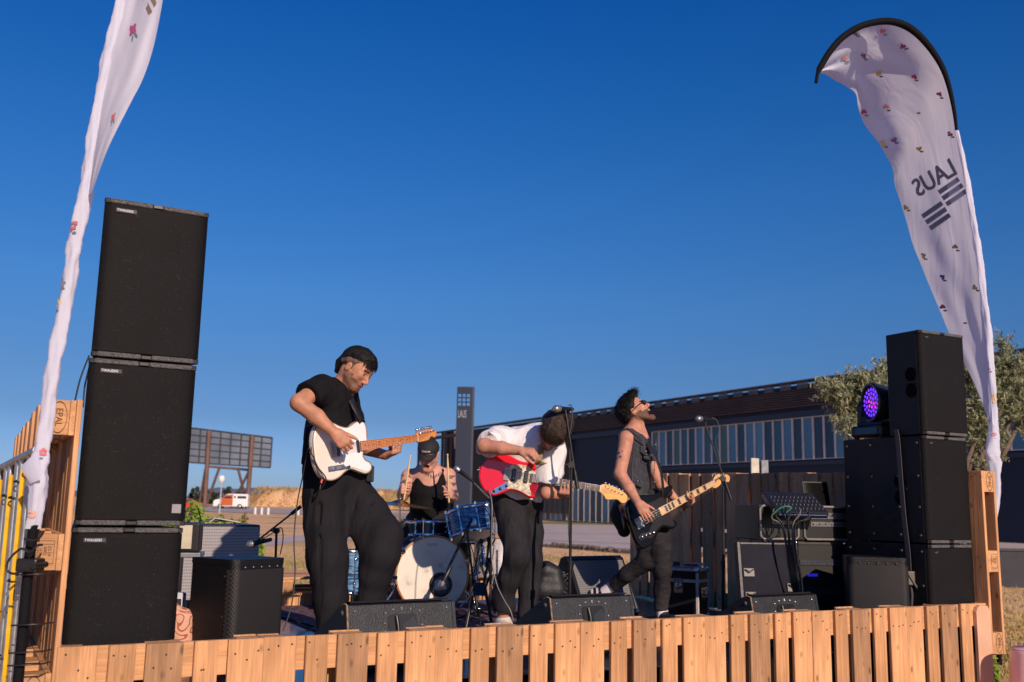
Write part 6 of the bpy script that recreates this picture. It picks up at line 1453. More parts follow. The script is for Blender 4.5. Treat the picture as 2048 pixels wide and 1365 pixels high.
add_text(mb, 'ARVEROS', .024, lambda x, y: capf(x, y*.9), xs=.72); wchild(mb, 'lettering', mat('patch_white', (.62, .60, .64), .7), p4, fix=False)
mb = MB(); nk0 = at(861, 950, Y4-.075); mb.tube([at(x, y, Y4-.10) for x, y in ((846, 948), (852, 957), (859, 961), (867, 958), (874, 949))], .0025, 5); wchild(mb, 'necklace', M_chrome, p4)
mstick = mat('drumstick', (.66, .46, .25), .5, var=.08, vs=30)
for (a, b), lb in ((((808, 1000), (821, 911)), 'drumstick held upright in the fist beside the striped trousers'), (((898, 1006), (895, 908)), 'drumstick held upright in the fist beside the dark tower')):
    mb = MB(); A = at(*a, Y4-.355); B = at(*b, Y4-.40); d = B-A; mb.tube([A, A+d*.05, A+d*.75, A+d*.93, A+d*.955, A+d*.985, B], [.005, .0085, .0085, .0050, .0042, .0075, .003], 10)
    tag(mb.build('drumstick', mstick), lb, 'drumstick', 'drumsticks')
# ================================================================== feather flags
def cloth_mat():
    T = NT('flag_cloth'); uv = T.coord(); b = T.b; b.inputs['Base Color'].default_value = (.76, .79, .93, 1); b.inputs['Roughness'].default_value = .75; b.inputs['Specular IOR Level'].default_value = .2
    n = T.n('ShaderNodeTexNoise', i_Scale=2.0, i_Detail=2.5, i_Distortion=.8); mp = T.n('ShaderNodeMapping'); mp.inputs['Scale'].default_value = (2.2, 2.2, .55); T.l(uv, mp.inputs[0]); T.l(mp.outputs[0], n.inputs['Vector'])
    bp = T.n('ShaderNodeBump', i_Strength=.30, i_Distance=.06); T.l(n.outputs[0], bp.inputs['Height']); T.l(bp.outputs[0], b.inputs['Normal'])
    tr = T.n('ShaderNodeBsdfTranslucent'); tr.inputs[0].default_value = (.72, .73, .86, 1); T.l(bp.outputs[0], tr.inputs['Normal']); mx = T.n('ShaderNodeMixShader'); mx.inputs[0].default_value = .42
    out = T.t.nodes['Material Output']; T.l(b.outputs[0], mx.inputs[1]); T.l(tr.outputs[0], mx.inputs[2]); T.l(mx.outputs[0], out.inputs[0]); return T.m
M_flag = cloth_mat(); M_pole = mat('flag_pole_black', (.005, .005, .007), .8, spec=.15)
FC = [mat('print_'+n, c, .8) for n, c in (('rose', (.52, .14, .17)), ('magenta', (.38, .07, .20)), ('purple', (.22, .10, .28)), ('yellow', (.66, .46, .12)), ('leaf', (.11, .20, .19)), ('peach', (.62, .34, .28)), ('letters', (.20, .21, .27)), ('bronze', (.20, .14, .10)))]
def flag_surface(Lp, Rp, Y, wav, seed, n=90, m=26, Yf=None):
    L = smoothpoly(Lp, 12, False); Rr = smoothpoly(Rp, 12, False)
    def samp(P, u):
        P = np.array(P); d = np.concatenate([[0], np.cumsum(np.linalg.norm(np.diff(P, axis=0), axis=1))]); d /= d[-1]; return np.array([np.interp(u, d, P[:, 0]), np.interp(u, d, P[:, 1])])
    g = np.random.default_rng(seed); ph = g.uniform(0, 6.28, 6)
    def f(u, v):     # u across from the pole (0) to the free edge (1), v from the top (0) down (1)
        a = samp(L, v); b = samp(Rr, v); p = a*(1-u)+b*u
        dy = wav*(math.sin(u*5.5+v*9+ph[0])*.7+math.sin(u*11-v*13+ph[1])*.35+math.sin(u*19+v*31+ph[2])*.16+.25*math.sin(v*40+u*3+ph[3]))*min(1, u*3)*(.4+.6*min(1, (1-v)*3))*.8
        return at(p[0], p[1], Y+dy+(Yf(u, v) if Yf else 0))
    return f
def flag_mesh(mb, f, n=120, m=24, back=True):
    vs = [f(j/m, i/n) for i in range(n+1) for j in range(m+1)]
    mb.add(vs, [(i*(m+1)+j, i*(m+1)+j+1, (i+1)*(m+1)+j+1, (i+1)*(m+1)+j) for i in range(n) for j in range(m)], 0, True)
def flower(mb, f, u, v, W, Hh, mi, rot=0.0, sz=.06, off=-.004, leaf=True):
    """W,H: size of the cloth in metres for the mapping"""
    def q(x, y): return f(min(.995, max(.005, u+x/W)), min(.995, max(.002, v-y/Hh)))+np.array([0, off, 0])
    c, s_ = math.cos(rot), math.sin(rot)
    def el(cx, cy, a, b, th, m_):
        pts = []
        for k in range(9):
            t = 2*math.pi*k/9; x = a*math.cos(t); y = b*math.sin(t); x, y = x*math.cos(th)-y*math.sin(th)+cx, x*math.sin(th)+y*math.cos(th)+cy; pts.append(q(x*c-y*s_, x*s_+y*c))
        mb.add([q(cx*c-cy*s_, cx*s_+cy*c)]+pts, [(0, k+1, (k+1) % 9+1) for k in range(9)], m_)
    if mi == 4:
        for k in range(3): el((k-1)*sz*.45, k*sz*.3, sz*.34, sz*.14, .6+k, 5)
        return
    for k in range(4): a = k*1.6+rot; el(math.cos(a)*sz*.22, math.sin(a)*sz*.20, sz*.26, sz*.18, a, mi)
    el(0, 0, sz*.2, sz*.2, 0, mi)
    if leaf: el(sz*.25, -sz*.55, sz*.30, sz*.10, -1.0, 5); el(-sz*.15, -sz*.6, sz*.22, sz*.09, -2.1, 5)
YF1 = 3.78
fl1 = thing('feather_flag', 'white flowered feather flag rising past the top edge beside the tall left stack', 'flag', tuple(at(52, 1250, YF1)*[1, 1, 0]), 0)
def fchild(mb, name, m, par, fix=False): o = mb.build(name, m, par, fix=fix); o.matrix_parent_inverse = par.matrix_basis.inverted(); return o
mats_f = [M_flag]+FC
Lp = [(640, -860), (520, -800), (410, -690), (335, -520), (290, -330), (262, -150), (246, 0), (228, 70), (214, 140), (200, 205), (190, 280), (182, 340), (176, 392)]
Rp = [(645, -850), (700, -790), (660, -640), (545, -520), (440, -390), (370, -230), (338, -90), (324, 10), (306, 98), (285, 160), (262, 205), (216, 298), (184, 386)]
f = flag_surface(Lp, Rp, YF1, .022, 3, Yf=lambda u, v: -.10*u)
mb = MB(); flag_mesh(mb, f, 150, 20)
for u, v, k, s_ in ((.42, .755, 2, .055), (.62, .885, 1, .045), (.1, .69, 6, .05), (.5, .3, 1, .06), (.3, .42, 4, .06), (.7, .5, 3, .05)): flower(mb, f, u, v, .28, 2.6, k if k < 6 else 6, .6, s_)
_t1 = []
for v in np.linspace(.3, .8, 90):
    for u in np.linspace(0, 1, 20):
        P = f(u, v); d_ = P-np.array([0, 0, CAMH]); z_ = d_@_f; _t1.append((CX+FPX*(d_@_rt)/z_, CY-FPX*(d_@_up)/z_, P[1]))
_t1 = np.array(_t1)
def on1(px, py): j = np.argmin((_t1[:, 0]-px)**2+(_t1[:, 1]-py)**2); return at(px, py, _t1[j, 2]-.006)
for q4 in (((276, -14), (284, -18), (304, 23), (297, 30)), ((292, -22), (300, -26), (313, 6), (308, 14)), ((262, -34), (270, -38), (284, -18), (278, -12))): mb.add([on1(*p) for p in q4], [(0, 1, 2, 3)], 8)
fchild(mb, 'cloth', mats_f, fl1)
# sleeve: loose tube round the pole
def sleeve(par, pts, rad, Y, seed, name='sleeve', flowers=()):
    g = np.random.default_rng(seed); C_ = smoothpoly(pts, 9, False); C3 = [at(p[0], p[1], Y) for p in C_]; N = len(C3); n = 18; vs = []
    rs = np.interp(np.linspace(0, 1, N), np.linspace(0, 1, len(rad)), rad); p1_, p2_ = g.uniform(0, 6, 2)
    for i, c in enumerate(C3):
        for k in range(n):
            a = 2*math.pi*k/n; r = rs[i]*(1+.16*math.sin(3*a+i*.23+p1_)+.10*math.sin(5*a-i*.41+p2_)+.07*math.sin(i*.9+2*a)+.04*math.sin(i*2.3))
            vs.append(c+np.array([math.cos(a)*r, math.sin(a)*r*.75, 0]))
    mb = MB(); mb.add(vs, [(i*n+k, i*n+(k+1) % n, (i+1)*n+(k+1) % n, (i+1)*n+k) for i in range(N-1) for k in range(n)], 0, True)
    for (px, py, mi, sz) in flowers:
        i = int(np.argmin([abs(q[1]-py) for q in C_])); r = rs[i]; cx = (px-C_[i][0])/FPX*Y
        for k in range(6):
            pt = []; ox = math.cos(k*1.31+px)*sz*(.26+.08*math.sin(k*3.)); oz = math.sin(k*1.31+px)*sz*(.28+.1*math.sin(k*2.))-(sz*.5 if k == 5 else 0)
            for t in np.linspace(0, 6.28, 9)[:-1]:
                x = cx+ox+math.cos(t)*sz*.19; z = oz+math.sin(t)*sz*(.15 if k < 5 else .09); x = max(-r*.95, min(r*.95, x)); j = min(N-1, max(0, i)); 
                jj = int(np.argmin([abs(q[2]-(C3[i][2]+z)) for q in C3])); pt.append(np.array([C3[jj][0]+x, C3[jj][1]-math.sqrt(max(0, r*r-x*x))*.82-.004, C3[i][2]+z]))
            mb.add(pt, [tuple(range(8))], mi if k < 5 else 5)
    return fchild(mb, name, mats_f, par)
sleeve(fl1, [(636, -862), (516, -800), (405, -690), (329, -520), (284, -330), (256, -150), (241, 0), (226, 70), (212, 130), (198, 205), (186, 270), (178, 335), (168, 400), (152, 480), (142, 540), (124, 640), (110, 720), (98, 800), (86, 880), (80, 930), (76, 985), (64, 1058)],
       [.014, .014, .018, .02, .022, .020, .024, .020, .022, .028, .028, .026, .027, .027, .028, .034, .026], YF1, 2, flowers=[(150, 452, 1, .05), (126, 575, 7, .05), (118, 612, 4, .05), (92, 905, 1, .035), (70, 1030, 6, .04)])
mb = MB(); A = [at(40, 935, YF1-.02), at(72, 905, YF1-.04), at(80, 960, YF1-.05), at(60, 968, YF1-.03), at(52, 945, YF1-.05)]
mb.add(A+[a+np.array([0, .004, 0]) for a in A], [(0, 1, 4), (1, 2, 4), (2, 3, 4), (3, 0, 4), (5, 9, 6), (6, 9, 7), (7, 9, 8), (8, 9, 5)], 0, True); fchild(mb, 'loose_corner', mats_f, fl1)
mb = MB(); mb.tube([at(68, 1050, YF1), at(58, 1120, YF1), at(36, 1365, YF1), at(22, 1480, YF1)], [.019, .019, .019, .019], 12); fchild(mb, 'pole', M_pole, fl1)
mb = MB(); q = at(60, 1130, YF1); mb.box(q[0]-.035, q[0]+.045, q[1]-.045, q[1]+.03, q[2]-.025, q[2]+.025, 0, .008); mb.cyl(q+[.04, -.06, 0], q+[.04, .04, 0], .012); fchild(mb, 'clamp', M_blk, fl1)
for y, lb in ((1150, 'upper cable tie round the black pole of the left flag, just below its clamp'), (1250, 'second cable tie from the top on the black pole of the left flag'), (1305, 'third cable tie from the top on the black pole of the left flag'), (1330, 'lowest cable tie on the black pole of the left flag')):
    a = at(58-(y-1120)*.09, y, YF1); mb = MB(); mb.tube([a+[-.03, -.03, 0], a+[.02, -.035, .004], a+[.085, -.01, .006], a+[.09, .05, .004]], .0035, 5); tag(mb.build('cable_tie', M_blk), lb, 'cable tie', 'cable ties on the left flag pole')
for pts, lb in (([(85, 1090), (74, 1092), (60, 1105), (42, 1098), (18, 1120), (14, 1140), (28, 1148), (52, 1140)], 'black cord looping out to the left of the left flag pole'), ([(88, 1062), (80, 1075), (66, 1082), (48, 1078)], 'short black cord above the stamped middle block of the left wall')):
    mb = MB(); mb.tube(smoothpoly([at(x, y, YF1-.08) for x, y in pts], 5, False), .0045, 6); tag(mb.build('cord', M_blk), lb, 'cord')
# right flag
YF2 = 7.35
fl2 = thing('feather_flag', 'white flowered feather flag with black arched edge and mirrored letters at the right', 'flag', tuple(at(1990, 1150, YF2)*[1, 1, 0]), 0)
Lp = [(1640, 140), (1662, 104), (1690, 74), (1730, 52), (1778, 45), (1818, 57), (1852, 87), (1882, 130), (1898, 172), (1909, 222), (1914, 262), (1922, 310), (1932, 360), (1942, 420), (1951, 480), (1958, 530), (1965, 590), (1973, 650), (1978, 720), (1984, 790), (1988, 850)]
Rp = [(1637, 146), (1652, 150), (1668, 160), (1690, 172), (1711, 187), (1716, 212), (1724, 240), (1738, 262), (1757, 286), (1772, 312), (1785, 337), (1790, 372), (1800, 402), (1812, 440), (1826, 490), (1842, 530), (1858, 570), (1880, 622), (1905, 682), (1938, 745), (1962, 800), (1980, 852)]
f = flag_surface(Lp, Rp, YF2, .06, 11, Yf=lambda u, v: 1.35*u*min(1, .25+v*2.2)*min(1, (1-v)*1.6)+.06*math.sin(v*4))
mb = MB(); flag_mesh(mb, f, 150, 30)
_tab = []
for v in np.linspace(0.01, .99, 160):
    for u in np.linspace(0, 1, 40):
        P = f(u, v); d_ = P-np.array([0, 0, CAMH]); z_ = d_@_f; _tab.append((CX+FPX*(d_@_rt)/z_, CY-FPX*(d_@_up)/z_, P[1]))
_tab = np.array(_tab)
def on_flag(px, py):
    e = (_tab[:, 0]-px)**2+(_tab[:, 1]-py)**2; j = np.argsort(e)[:4]; w_ = 1/(e[j]+.5)
    q = _tab[j[0], :2] if e[j[0]] > 9 else (px, py)          # stay on the cloth at its edge
    return at(q[0], q[1], (w_@_tab[j, 2])/w_.sum()-.010)
for px, py, mi in ((1766, 63, 1), (1711, 66, 3), (1806, 92, 2), (1690, 118, 6), (1727, 113, 3), (1828, 155, 2), (1757, 147, 4), (1832, 220, 5), (1878, 190, 2), (1788, 280, 3), (1838, 297, 4), (1767, 288, 4), (1900, 268, 2), (1910, 495, 6), (1884, 555, 3), (1885, 615, 2), (1772, 215, 6), (1728, 225, 2), (1812, 415, 4), (1846, 512, 4), (1950, 575, 4), (1925, 640, 5)):
    sz = .056
    def q_(x, y, px=px, py=py): return on_flag(px+x*FPX/YF2, py-y*FPX/YF2)
    for k in range(4):
        a = k*1.6+px; cx, cy = math.cos(a)*sz*.2, math.sin(a)*sz*.2; c_ = mi if k < 3 else 5
        if c_ == 5: cx, cy = .02, -sz*.45
        el = [q_(cx+math.cos(t)*sz*(.22 if c_ != 5 else .28), cy+math.sin(t)*sz*(.20 if c_ != 5 else .12)) for t in np.linspace(0, 6.28, 10)[:-1]]; mb.add(el, [tuple(range(9))], c_)
# mirrored letters, read through the cloth: text frame in picture space carried onto the cloth
from functools import lru_cache
# picture axes of the writing: reading direction runs right to left and down-left; letters lean with the cloth
o_ = np.array([1869., 357.]); ex = np.array([-50., 30.])/58.; ey = np.array([-22., -42.])/47.
V, Fc = text_mesh('LAUS', 1.0)
for ox, oy in ((0, 0), (1.6, .8), (-.8, 1.4), (.8, -1.0)): mb.add([on_flag(*(o_+np.array([ox, oy])+ex*(x*40.)+ey*(y*50.)))+np.array([0, -.0004*(ox+2), 0]) for x, y, z in V], Fc, 7)
for c0, lens in (((1905., 384.), 3), ((1872., 432.), 3)):
    for k in range(3):
        c_ = np.array(c0)+np.array([9., 14.])*(k-1)*.85; dv = np.array([19., -13.])*1.05; wv = np.array([3.2, 5.0])*.8
        P4 = [on_flag(*(c_-dv-wv)), on_flag(*(c_+dv-wv)), on_flag(*(c_+dv+wv)), on_flag(*(c_-dv+wv))]; mb.add(P4, [(0, 1, 2, 3)], 7)
fchild(mb, 'cloth', mats_f, fl2)
mb = MB(); mb.tube([at(x-1, y-2, YF2-.035) for x, y in [(1633, 168), (1636, 150)]+[tuple(p) for p in smoothpoly(Lp[:11], 5, False)]], [.014]*2+list(np.linspace(.024, .030, 25))+list(np.linspace(.030, .012, 26)), 8); fchild(mb, 'black_edge', M_pole, fl2)
sleeve(fl2, [(1914, 262), (1924, 310), (1935, 370), (1945, 430), (1953, 480), (1960, 530), (1967, 590), (1975, 650), (1980, 720), (1986, 790), (1988, 850), (1984, 905), (1990, 930), (1992, 1000), (1984, 1062)], [.014, .018, .022, .022, .026, .026, .024, .028, .026, .024, .034, .050, .042, .030, .012], YF2, 5, flowers=[(1985, 800, 4, .07), (1984, 870, 1, .04), (1975, 740, 1, .05), (1990, 1030, 1, .04)])
mb = MB(); mb.tube([at(1986, 1050, YF2), at(1990, 1120, YF2), at(1996, 1260, YF2), at(1999, 1330, YF2)], .018, 10); fchild(mb, 'pole', M_pole, fl2)
# ------------------------------------------------------------------ barrier outside the left wall
br = thing('steel_barrier', 'galvanised barrier with yellow bars tied outside the left pallet wall', 'barrier', tuple(st(-.21, 0, .9)), TH)
M_galv = mat('galvanised', (.33, .36, .40), .38, .75, var=.25, vs=14); M_yel = mat('yellow_paint', (.70, .42, .01), .5, var=.12, vs=20)
q0 = np.array(br.location); br.rotation_euler = (0, 0, 0)
A_, B_ = at(74, 900, 3.88)-q0, at(-60, 968, 5.2)-q0
mb = MB(); mb.tube([A_, B_], .016, 12); mb.build('rail', M_galv, br)
nb = 20
for k in range(nb):
    p = A_+(B_-A_)*((k+.35)/nb); lo_ = np.array([p[0]+.02, p[1], -.85])
    mb = MB()
    if k % 3 == 2: mb.hexa([lo_+[-.008, -.022, 0], lo_+[.007, -.022, 0], lo_+[.007, -.012, 0], lo_+[-.008, -.012, 0], p+[-.008, -.022, -.06], p+[.007, -.022, -.06], p+[.007, -.012, -.06], p+[-.008, -.012, -.06]]); mb.build('bar', M_yel, br)
    else: mb.tube([lo_, p+[0, 0, -.004]], .014, 10); mb.build('bar', M_galv, br)
for k, dz in ((1, -.06), (3, -.10), (4, -.16), (6, -.14), (2, -.50), (5, -.62), (3, -.8)):
    p = A_+(B_-A_)*((k+.35)/nb)+[0, 0, dz]; mb = MB(); mb.tube([p+[.024*math.cos(a), .024*math.sin(a), .004*math.sin(a)] for a in np.linspace(0, 6.28, 11)[:-1]], .004, 5, closed=True); mb.build('cable_tie', M_blk, br)
# pink pedestal at the right edge
pk = thing('pink_pedestal', 'pale pink tapered pedestal table at the lower right corner', 'pedestal', (3.325, 6.36, 0), 0)
M_pink = mat('pink_plastic', (.80, .50, .55), .45, var=.05, vs=4)
mb = MB(); mb.lathe([(.235, 0), (.23, .05), (.195, .45), (.165, .75), (.150, .93), (.146, .943), (.138, .945)], n=40); mb.build('body', M_pink, pk)
mb = MB(); mb.lathe([(.143, .947), (.140, .952), (0, .952)], n=40); mb.build('top', mat('pink_top', (.78, .48, .58), .4), pk)
mb = MB()
for z in (.3, .5, .68, .82): mb.lathe([(.2335-(z)*.0935, z-.002), (.2345-(z)*.0915, z), (.2335-(z)*.0935, z+.002)], n=40)
mb.build('ring_seams', mat('pink_seam', (.42, .20, .25), .5), pk)
# leafy weed by the right post
b = atz(1990, 1390, .0); tree('green_weed', 'small leafy weed beside the right end of the fence', (3.30, 6.9, 0), [((3.30, 6.9, .55), (.10, .1, .35)), ((3.26, 6.9, .75), (.07, .07, .2))], .03, L_green, 420, 61, .008, 'weed', up=.3, stem='stems')
# pale boards seen over the right wall
pb = at(1516, 933, 12.5)
mb = MB(); mb.box(-.09, .04, -.01, .01, -.11, .10, 0, .004); o = mb.build('pale_board', mat('pale_board', (.52, .48, .42), .35, var=.2, vs=8), None, tuple(pb+[-.02, 0, 0]), .5); tag(o, 'pale yellowish board standing behind the right pallet wall', 'board')
mb = MB(); mb.box(-.01, .02, -.012, .012, -2.2, -.11); mb.build('post', M_galv, o)
mb = MB(); mb.box(-.05, .05, -.01, .01, -.10, .09, 0, .004); o = mb.build('mirror_board', mat('mirror_board', (.30, .30, .32), .3, .4, var=.3, vs=14), None, tuple(pb+[.09, .02, -.01]), .3); tag(o, 'shiny grey board right beside the pale board behind the right wall', 'board')
mb = MB(); mb.box(-.01, .02, -.012, .012, -2.2, -.10); mb.build('post', M_galv, o)
# ================================================================== guitar amplifier, boxes
def grid_grille(name, base, sc, dark):
    T = NT(name); uv = T.coord(); b = T.b; sp_ = T.n('ShaderNodeSeparateXYZ'); T.l(uv, sp_.inputs[0]); ws = []
    for k, fr in ((0, sc), (2, sc*.55)):
        m = T.n('ShaderNodeMath', operation='MULTIPLY'); m.inputs[1].default_value = fr; T.l(sp_.outputs[k], m.inputs[0]); s_ = T.n('ShaderNodeMath', operation='SINE'); T.l(m.outputs[0], s_.inputs[0]); ws.append(s_.outputs[0])
    mm = T.n('ShaderNodeMath', operation='ADD'); T.l(ws[0], mm.inputs[0]); T.l(ws[1], mm.inputs[1]); n = T.n('ShaderNodeTexNoise', i_Scale=120.); T.l(uv, n.inputs['Vector']); m2 = T.n('ShaderNodeMath', operation='ADD'); T.l(mm.outputs[0], m2.inputs[0]); T.l(n.outputs[0], m2.inputs[1])
    T.l(T.ramp(m2.outputs[0], [(.0, dark), (.6, base), (1., tuple(x*1.25 for x in base))]), b.inputs['Base Color']); b.inputs['Roughness'].default_value = .7; return T.m
am = thing('guitar_amplifier', 'grey grilled guitar amplifier standing behind the black side speaker', 'amplifier', tuple(st(1.04, 3.12, fz(1))), TH+R(3))
mb = MB(); mb.box(0, .56, .01, .26, .10, .645, 0, .012); mb.build('cabinet', M_blk, am)
mb = MB(); mb.box(.008, .552, -.004, .0095, .115, .63, 0, .003); mb.build('grille_cloth', grid_grille('silver_grille', (.26, .25, .27), 520., (.19, .185, .20)), am)
mb = MB(); mb.tube([(.16, .12, .645), (.18, .12, .672), (.38, .12, .672), (.40, .12, .645)], .009, 8); mb.build('handle', M_blk, am)
mb = MB(); mb.tube([(.2, .10, .655), (.24, .1, .69), (.33, .08, .675), (.42, .06, .66)], .006, 6, mi=0); mb.build('coiled_lead', mat('lead_grey', (.35, .33, .32), .4), am)
for x in (.05, .51):
    for yy in (.04, .23): 
        mb = MB(); mb.cyl((x, yy, 0), (x, yy, .098), .02, n=10); mb.build('foot', M_blk, am)
ah = thing('amplifier_head', 'small amplifier head with a cream panel squeezed between the speaker stack and the grey amplifier', 'amplifier', tuple(at(352, 1105, 6.0)), R(10))
mb = MB(); mb.box(0, .125, .01, .2, .0, .175, 0, .012); mb.build('cabinet', M_blk, ah); mb = MB(); mb.box(.01, .085, -.002, .0095, .02, .16, 0, .002); mb.build('panel', mat('cream_panel', (.48, .44, .34), .6), ah)
mb = MB(); q = Vector(ah.location); mb.tube([q+Vector((.05, .05, .17)), q+Vector((.06, .05, .25)), q+Vector((.10, .05, .26)), q+Vector((.12, .06, .18))], .005, 6); tag(mb.build('amp_cable', M_blk), 'thin black cable looping over the cream panelled amplifier head', 'cable')
tl_ = thing('metal_stool', 'low grey stool under the cream panelled amplifier head', 'stool', (ah.location[0], ah.location[1], fz(.8)), R(10))
mb = MB(); hh = ah.location[2]-fz(.8)-.002; mb.box(-.06, .14, .0, .22, hh-.03, hh, 0, .005); mb.build('seat', M_galv, tl_)
for x in (-.045, .125):
    for yy in (.015, .2): mb = MB(); mb.cyl((x, yy, 0), (x, yy, hh-.031), .009, n=8); mb.build('leg', M_galv, tl_)
# patterned cloth cushion
def paisley():
    T = NT('ringed_print'); uv = T.coord(); v = T.n('ShaderNodeTexVoronoi', i_Scale=11.0); n = T.n('ShaderNodeTexNoise', i_Scale=5.); T.l(uv, n.inputs['Vector']); mxx = T.n('ShaderNodeMixRGB', i_Fac=.35); T.l(uv, mxx.inputs[1]); T.l(n.outputs[1], mxx.inputs[2]); T.l(mxx.outputs[0], v.inputs['Vector'])
    m = T.n('ShaderNodeMath', operation='MULTIPLY'); m.inputs[1].default_value = 26.; T.l(v.outputs['Distance'], m.inputs[0]); s_ = T.n('ShaderNodeMath', operation='SINE'); T.l(m.outputs[0], s_.inputs[0])
    T.l(T.ramp(s_.outputs[0], [(.0, (.58, .33, .24)), (.45, (.62, .38, .29)), (.62, (.30, .07, .03)), (1., (.34, .08, .03))]), T.b.inputs['Base Color']); T.b.inputs['Roughness'].default_value = .8; return T.m
S = SDF(.008); c_ = at(358, 1262, 5.05); S.cap(c_+[-.06, 0, -.12], c_+[-.06, 0, .10], .06, .05, .05); S.cap(c_+[.02, 0, -.12], c_+[.02, 0, .06], .06, .05, .05); f1 = folds(.006, 20, 5); S.disp = f1
cu = sdf_obj(S, 'patterned_cushion', paisley()); tag(cu, 'pink cushion with a brown ringed print beside the tall left stack', 'cushion')
mb = MB(); mb.box(-.045, .045, -.03, .03, -.05, .05, 0, .006); o = mb.build('power_box', mat('pale_box', (.45, .47, .55), .5), None, tuple(at(352, 1205, 5.3)), TH); tag(o, 'pale power box above the patterned cushion', 'power box')
mb = MB(); mb.box(-.02, .02, -.033, -.0305, -.02, .02, 0, .003); mb.build('socket', M_blk, o)
# rear monitor wedge behind the centre mic stand
wg = thing('floor_monitor', 'rear floor monitor with a grey grille, lit behind the bass player', 'monitor speaker', tuple(st(4.00, 2.42, fz(4.2))), TH+R(6))
Wd = .60; prof = [(0, .03), (.02, 0), (.44, 0), (.44, .18), (.30, .45), (.25, .47), (.21, .45)]
mb = MB(); mb.prism(prof, 0, Wd, lambda y, z, h: (h, y, z)); mb.build('cabinet', M_cab, wg)
mb = MB(); mb.hexa([(.025, .0, .055), (Wd-.025, .0, .055), (Wd-.025, .012, .05), (.025, .012, .05), (.025, .192, .435), (Wd-.025, .192, .435), (Wd-.025, .204, .43), (.025, .204, .43)]); mb.build('front_grille', grid_grille('grey_mesh', (.15, .15, .155), 700., (.08, .08, .085)), wg)
mb = MB(); mb.box(.01, Wd-.01, -.012, .004, .022, .042, 0, .002); mb.build('edge_bar', mat('alu_bar', (.35, .34, .34), .4, .8), wg)
mb = MB()
for x in (.03, Wd-.03): mb.lathe([(.018, 0), (.014, .008), (0, .01)], (x, -.012, .03), (0, -1, 0), 12)
mb.build('corner_bolts', M_chrome, wg)
# black bag with cables left of it
bg_ = thing('equipment_bag', 'black equipment bag with tangled cables behind the centre mic stand', 'bag', tuple(at(1108, 1200, 7.4)*[1, 1, 0]+[0, 0, fz(3.6)]), TH)
S = SDF(.010); q = at(1100, 1185, 7.45); S.cap(q+[-.06, 0, .02], q+[.04, 0, .02], .09, .09, .05); S.cap(q+[-.03, 0, .16], q+[.03, 0, .14], .07, .06, .05); f1 = folds(.014, 14, 6); S.disp = f1
sdf_obj(S, 'bag_body', mat('bag_nylon', (.008, .009, .013), .55, bump=.3, bs=80), bg_)
mb = MB(); g = np.random.default_rng(9)
for k in range(7):
    a = q+[.06+g.uniform(-.02, .03), g.uniform(-.05, .05), .12]; pts = [a]+[a+[.02+.05*math.sin(j*1.7+k), .02*math.cos(j+k), .04-.035*j+.02*math.sin(j*2.3+k*2)] for j in range(1, 8)]; mb.tube(smoothpoly(pts, 4, False), .0045, 5)
o = mb.build('loose_cables', M_blk, bg_); o.matrix_parent_inverse = bg_.matrix_basis.inverted()
# ------------------------------------------------------------------ flight cases
M_alu = mat('aluminium_edge', (.55, .52, .50), .45, .15, var=.15, vs=30); M_lam = mat('black_laminate', (.009, .009, .011), .4, var=.2, vs=6, spec=.4)
def edge_box(par, W, D, Hh, m=M_lam, e=.022, lid=None, edge=None):
    mb = MB(); mb.box(.004, W-.004, .004, D-.004, .004, Hh-.004, 0); mb.build('shell', m, par)
    mb = MB()
    for x in (0, W-e):
        for y in (0, D-e): mb.box(x, x+e, y, y+e, 0.001, Hh-.001, 0, .002)
    for z in (0, Hh-e):
        for y in (0, D-e): mb.box(e, W-e, y+.001, y+e-.001, z, z+e, 0, .002)
        for x in (0, W-e): mb.box(x+.001, x+e-.001, e, D-e, z, z+e, 0, .002)
    if lid: mb.box(e, W-e, -.002, .002, Hh-lid-.012, Hh-lid+.012); mb.box(-.002, .002, e, D-e, Hh-lid-.012, Hh-lid+.012)
    mb.build('edge_profiles', edge or M_alu, par)
    mb = MB()
    for x in (.014, W-.014):
        for y in (.014, D-.014):
            for z in (.012, Hh-.012): mb.lathe([(.0, -.026), (.020, -.020), (.027, 0), (.020, .020), (0, .026)], (x, y, z), (0, 0, 1), 10)
    mb.build('ball_corners', M_chrome, par)
q = at(1397, 1222, 8.15)
fc = thing('flight_case', 'small black flight case with metal edges right of the bass player', 'flight case', (q[0], q[1], fz(4.8)), R(58))
edge_box(fc, .24, .36, .40, lid=.10)
mb = MB(); mb.box(-.006, -.001, .13, .21, .20, .32, 0, .003); mb.lathe([(.03, 0), (.026, .006), (.010, .008), (0, .006)], (-.005, .17, .26), (-1, 0, 0), 14); mb.build('butterfly_latch', M_steel, fc)
mb = MB(); mb.box(.05, .19, -.006, -.001, .16, .25, 0, .003); mb.tube([(.07, -.012, .235), (.07, -.03, .19), (.17, -.03, .19), (.17, -.012, .235)], .006, 6)
for x in (.06, .09, .12, .15, .18):
    for z in (.15, .262): mb.lathe([(.007, 0), (0, .005)], (x, -.003, z), (0, -1, 0), 8)
mb.build('handle', M_steel, fc)
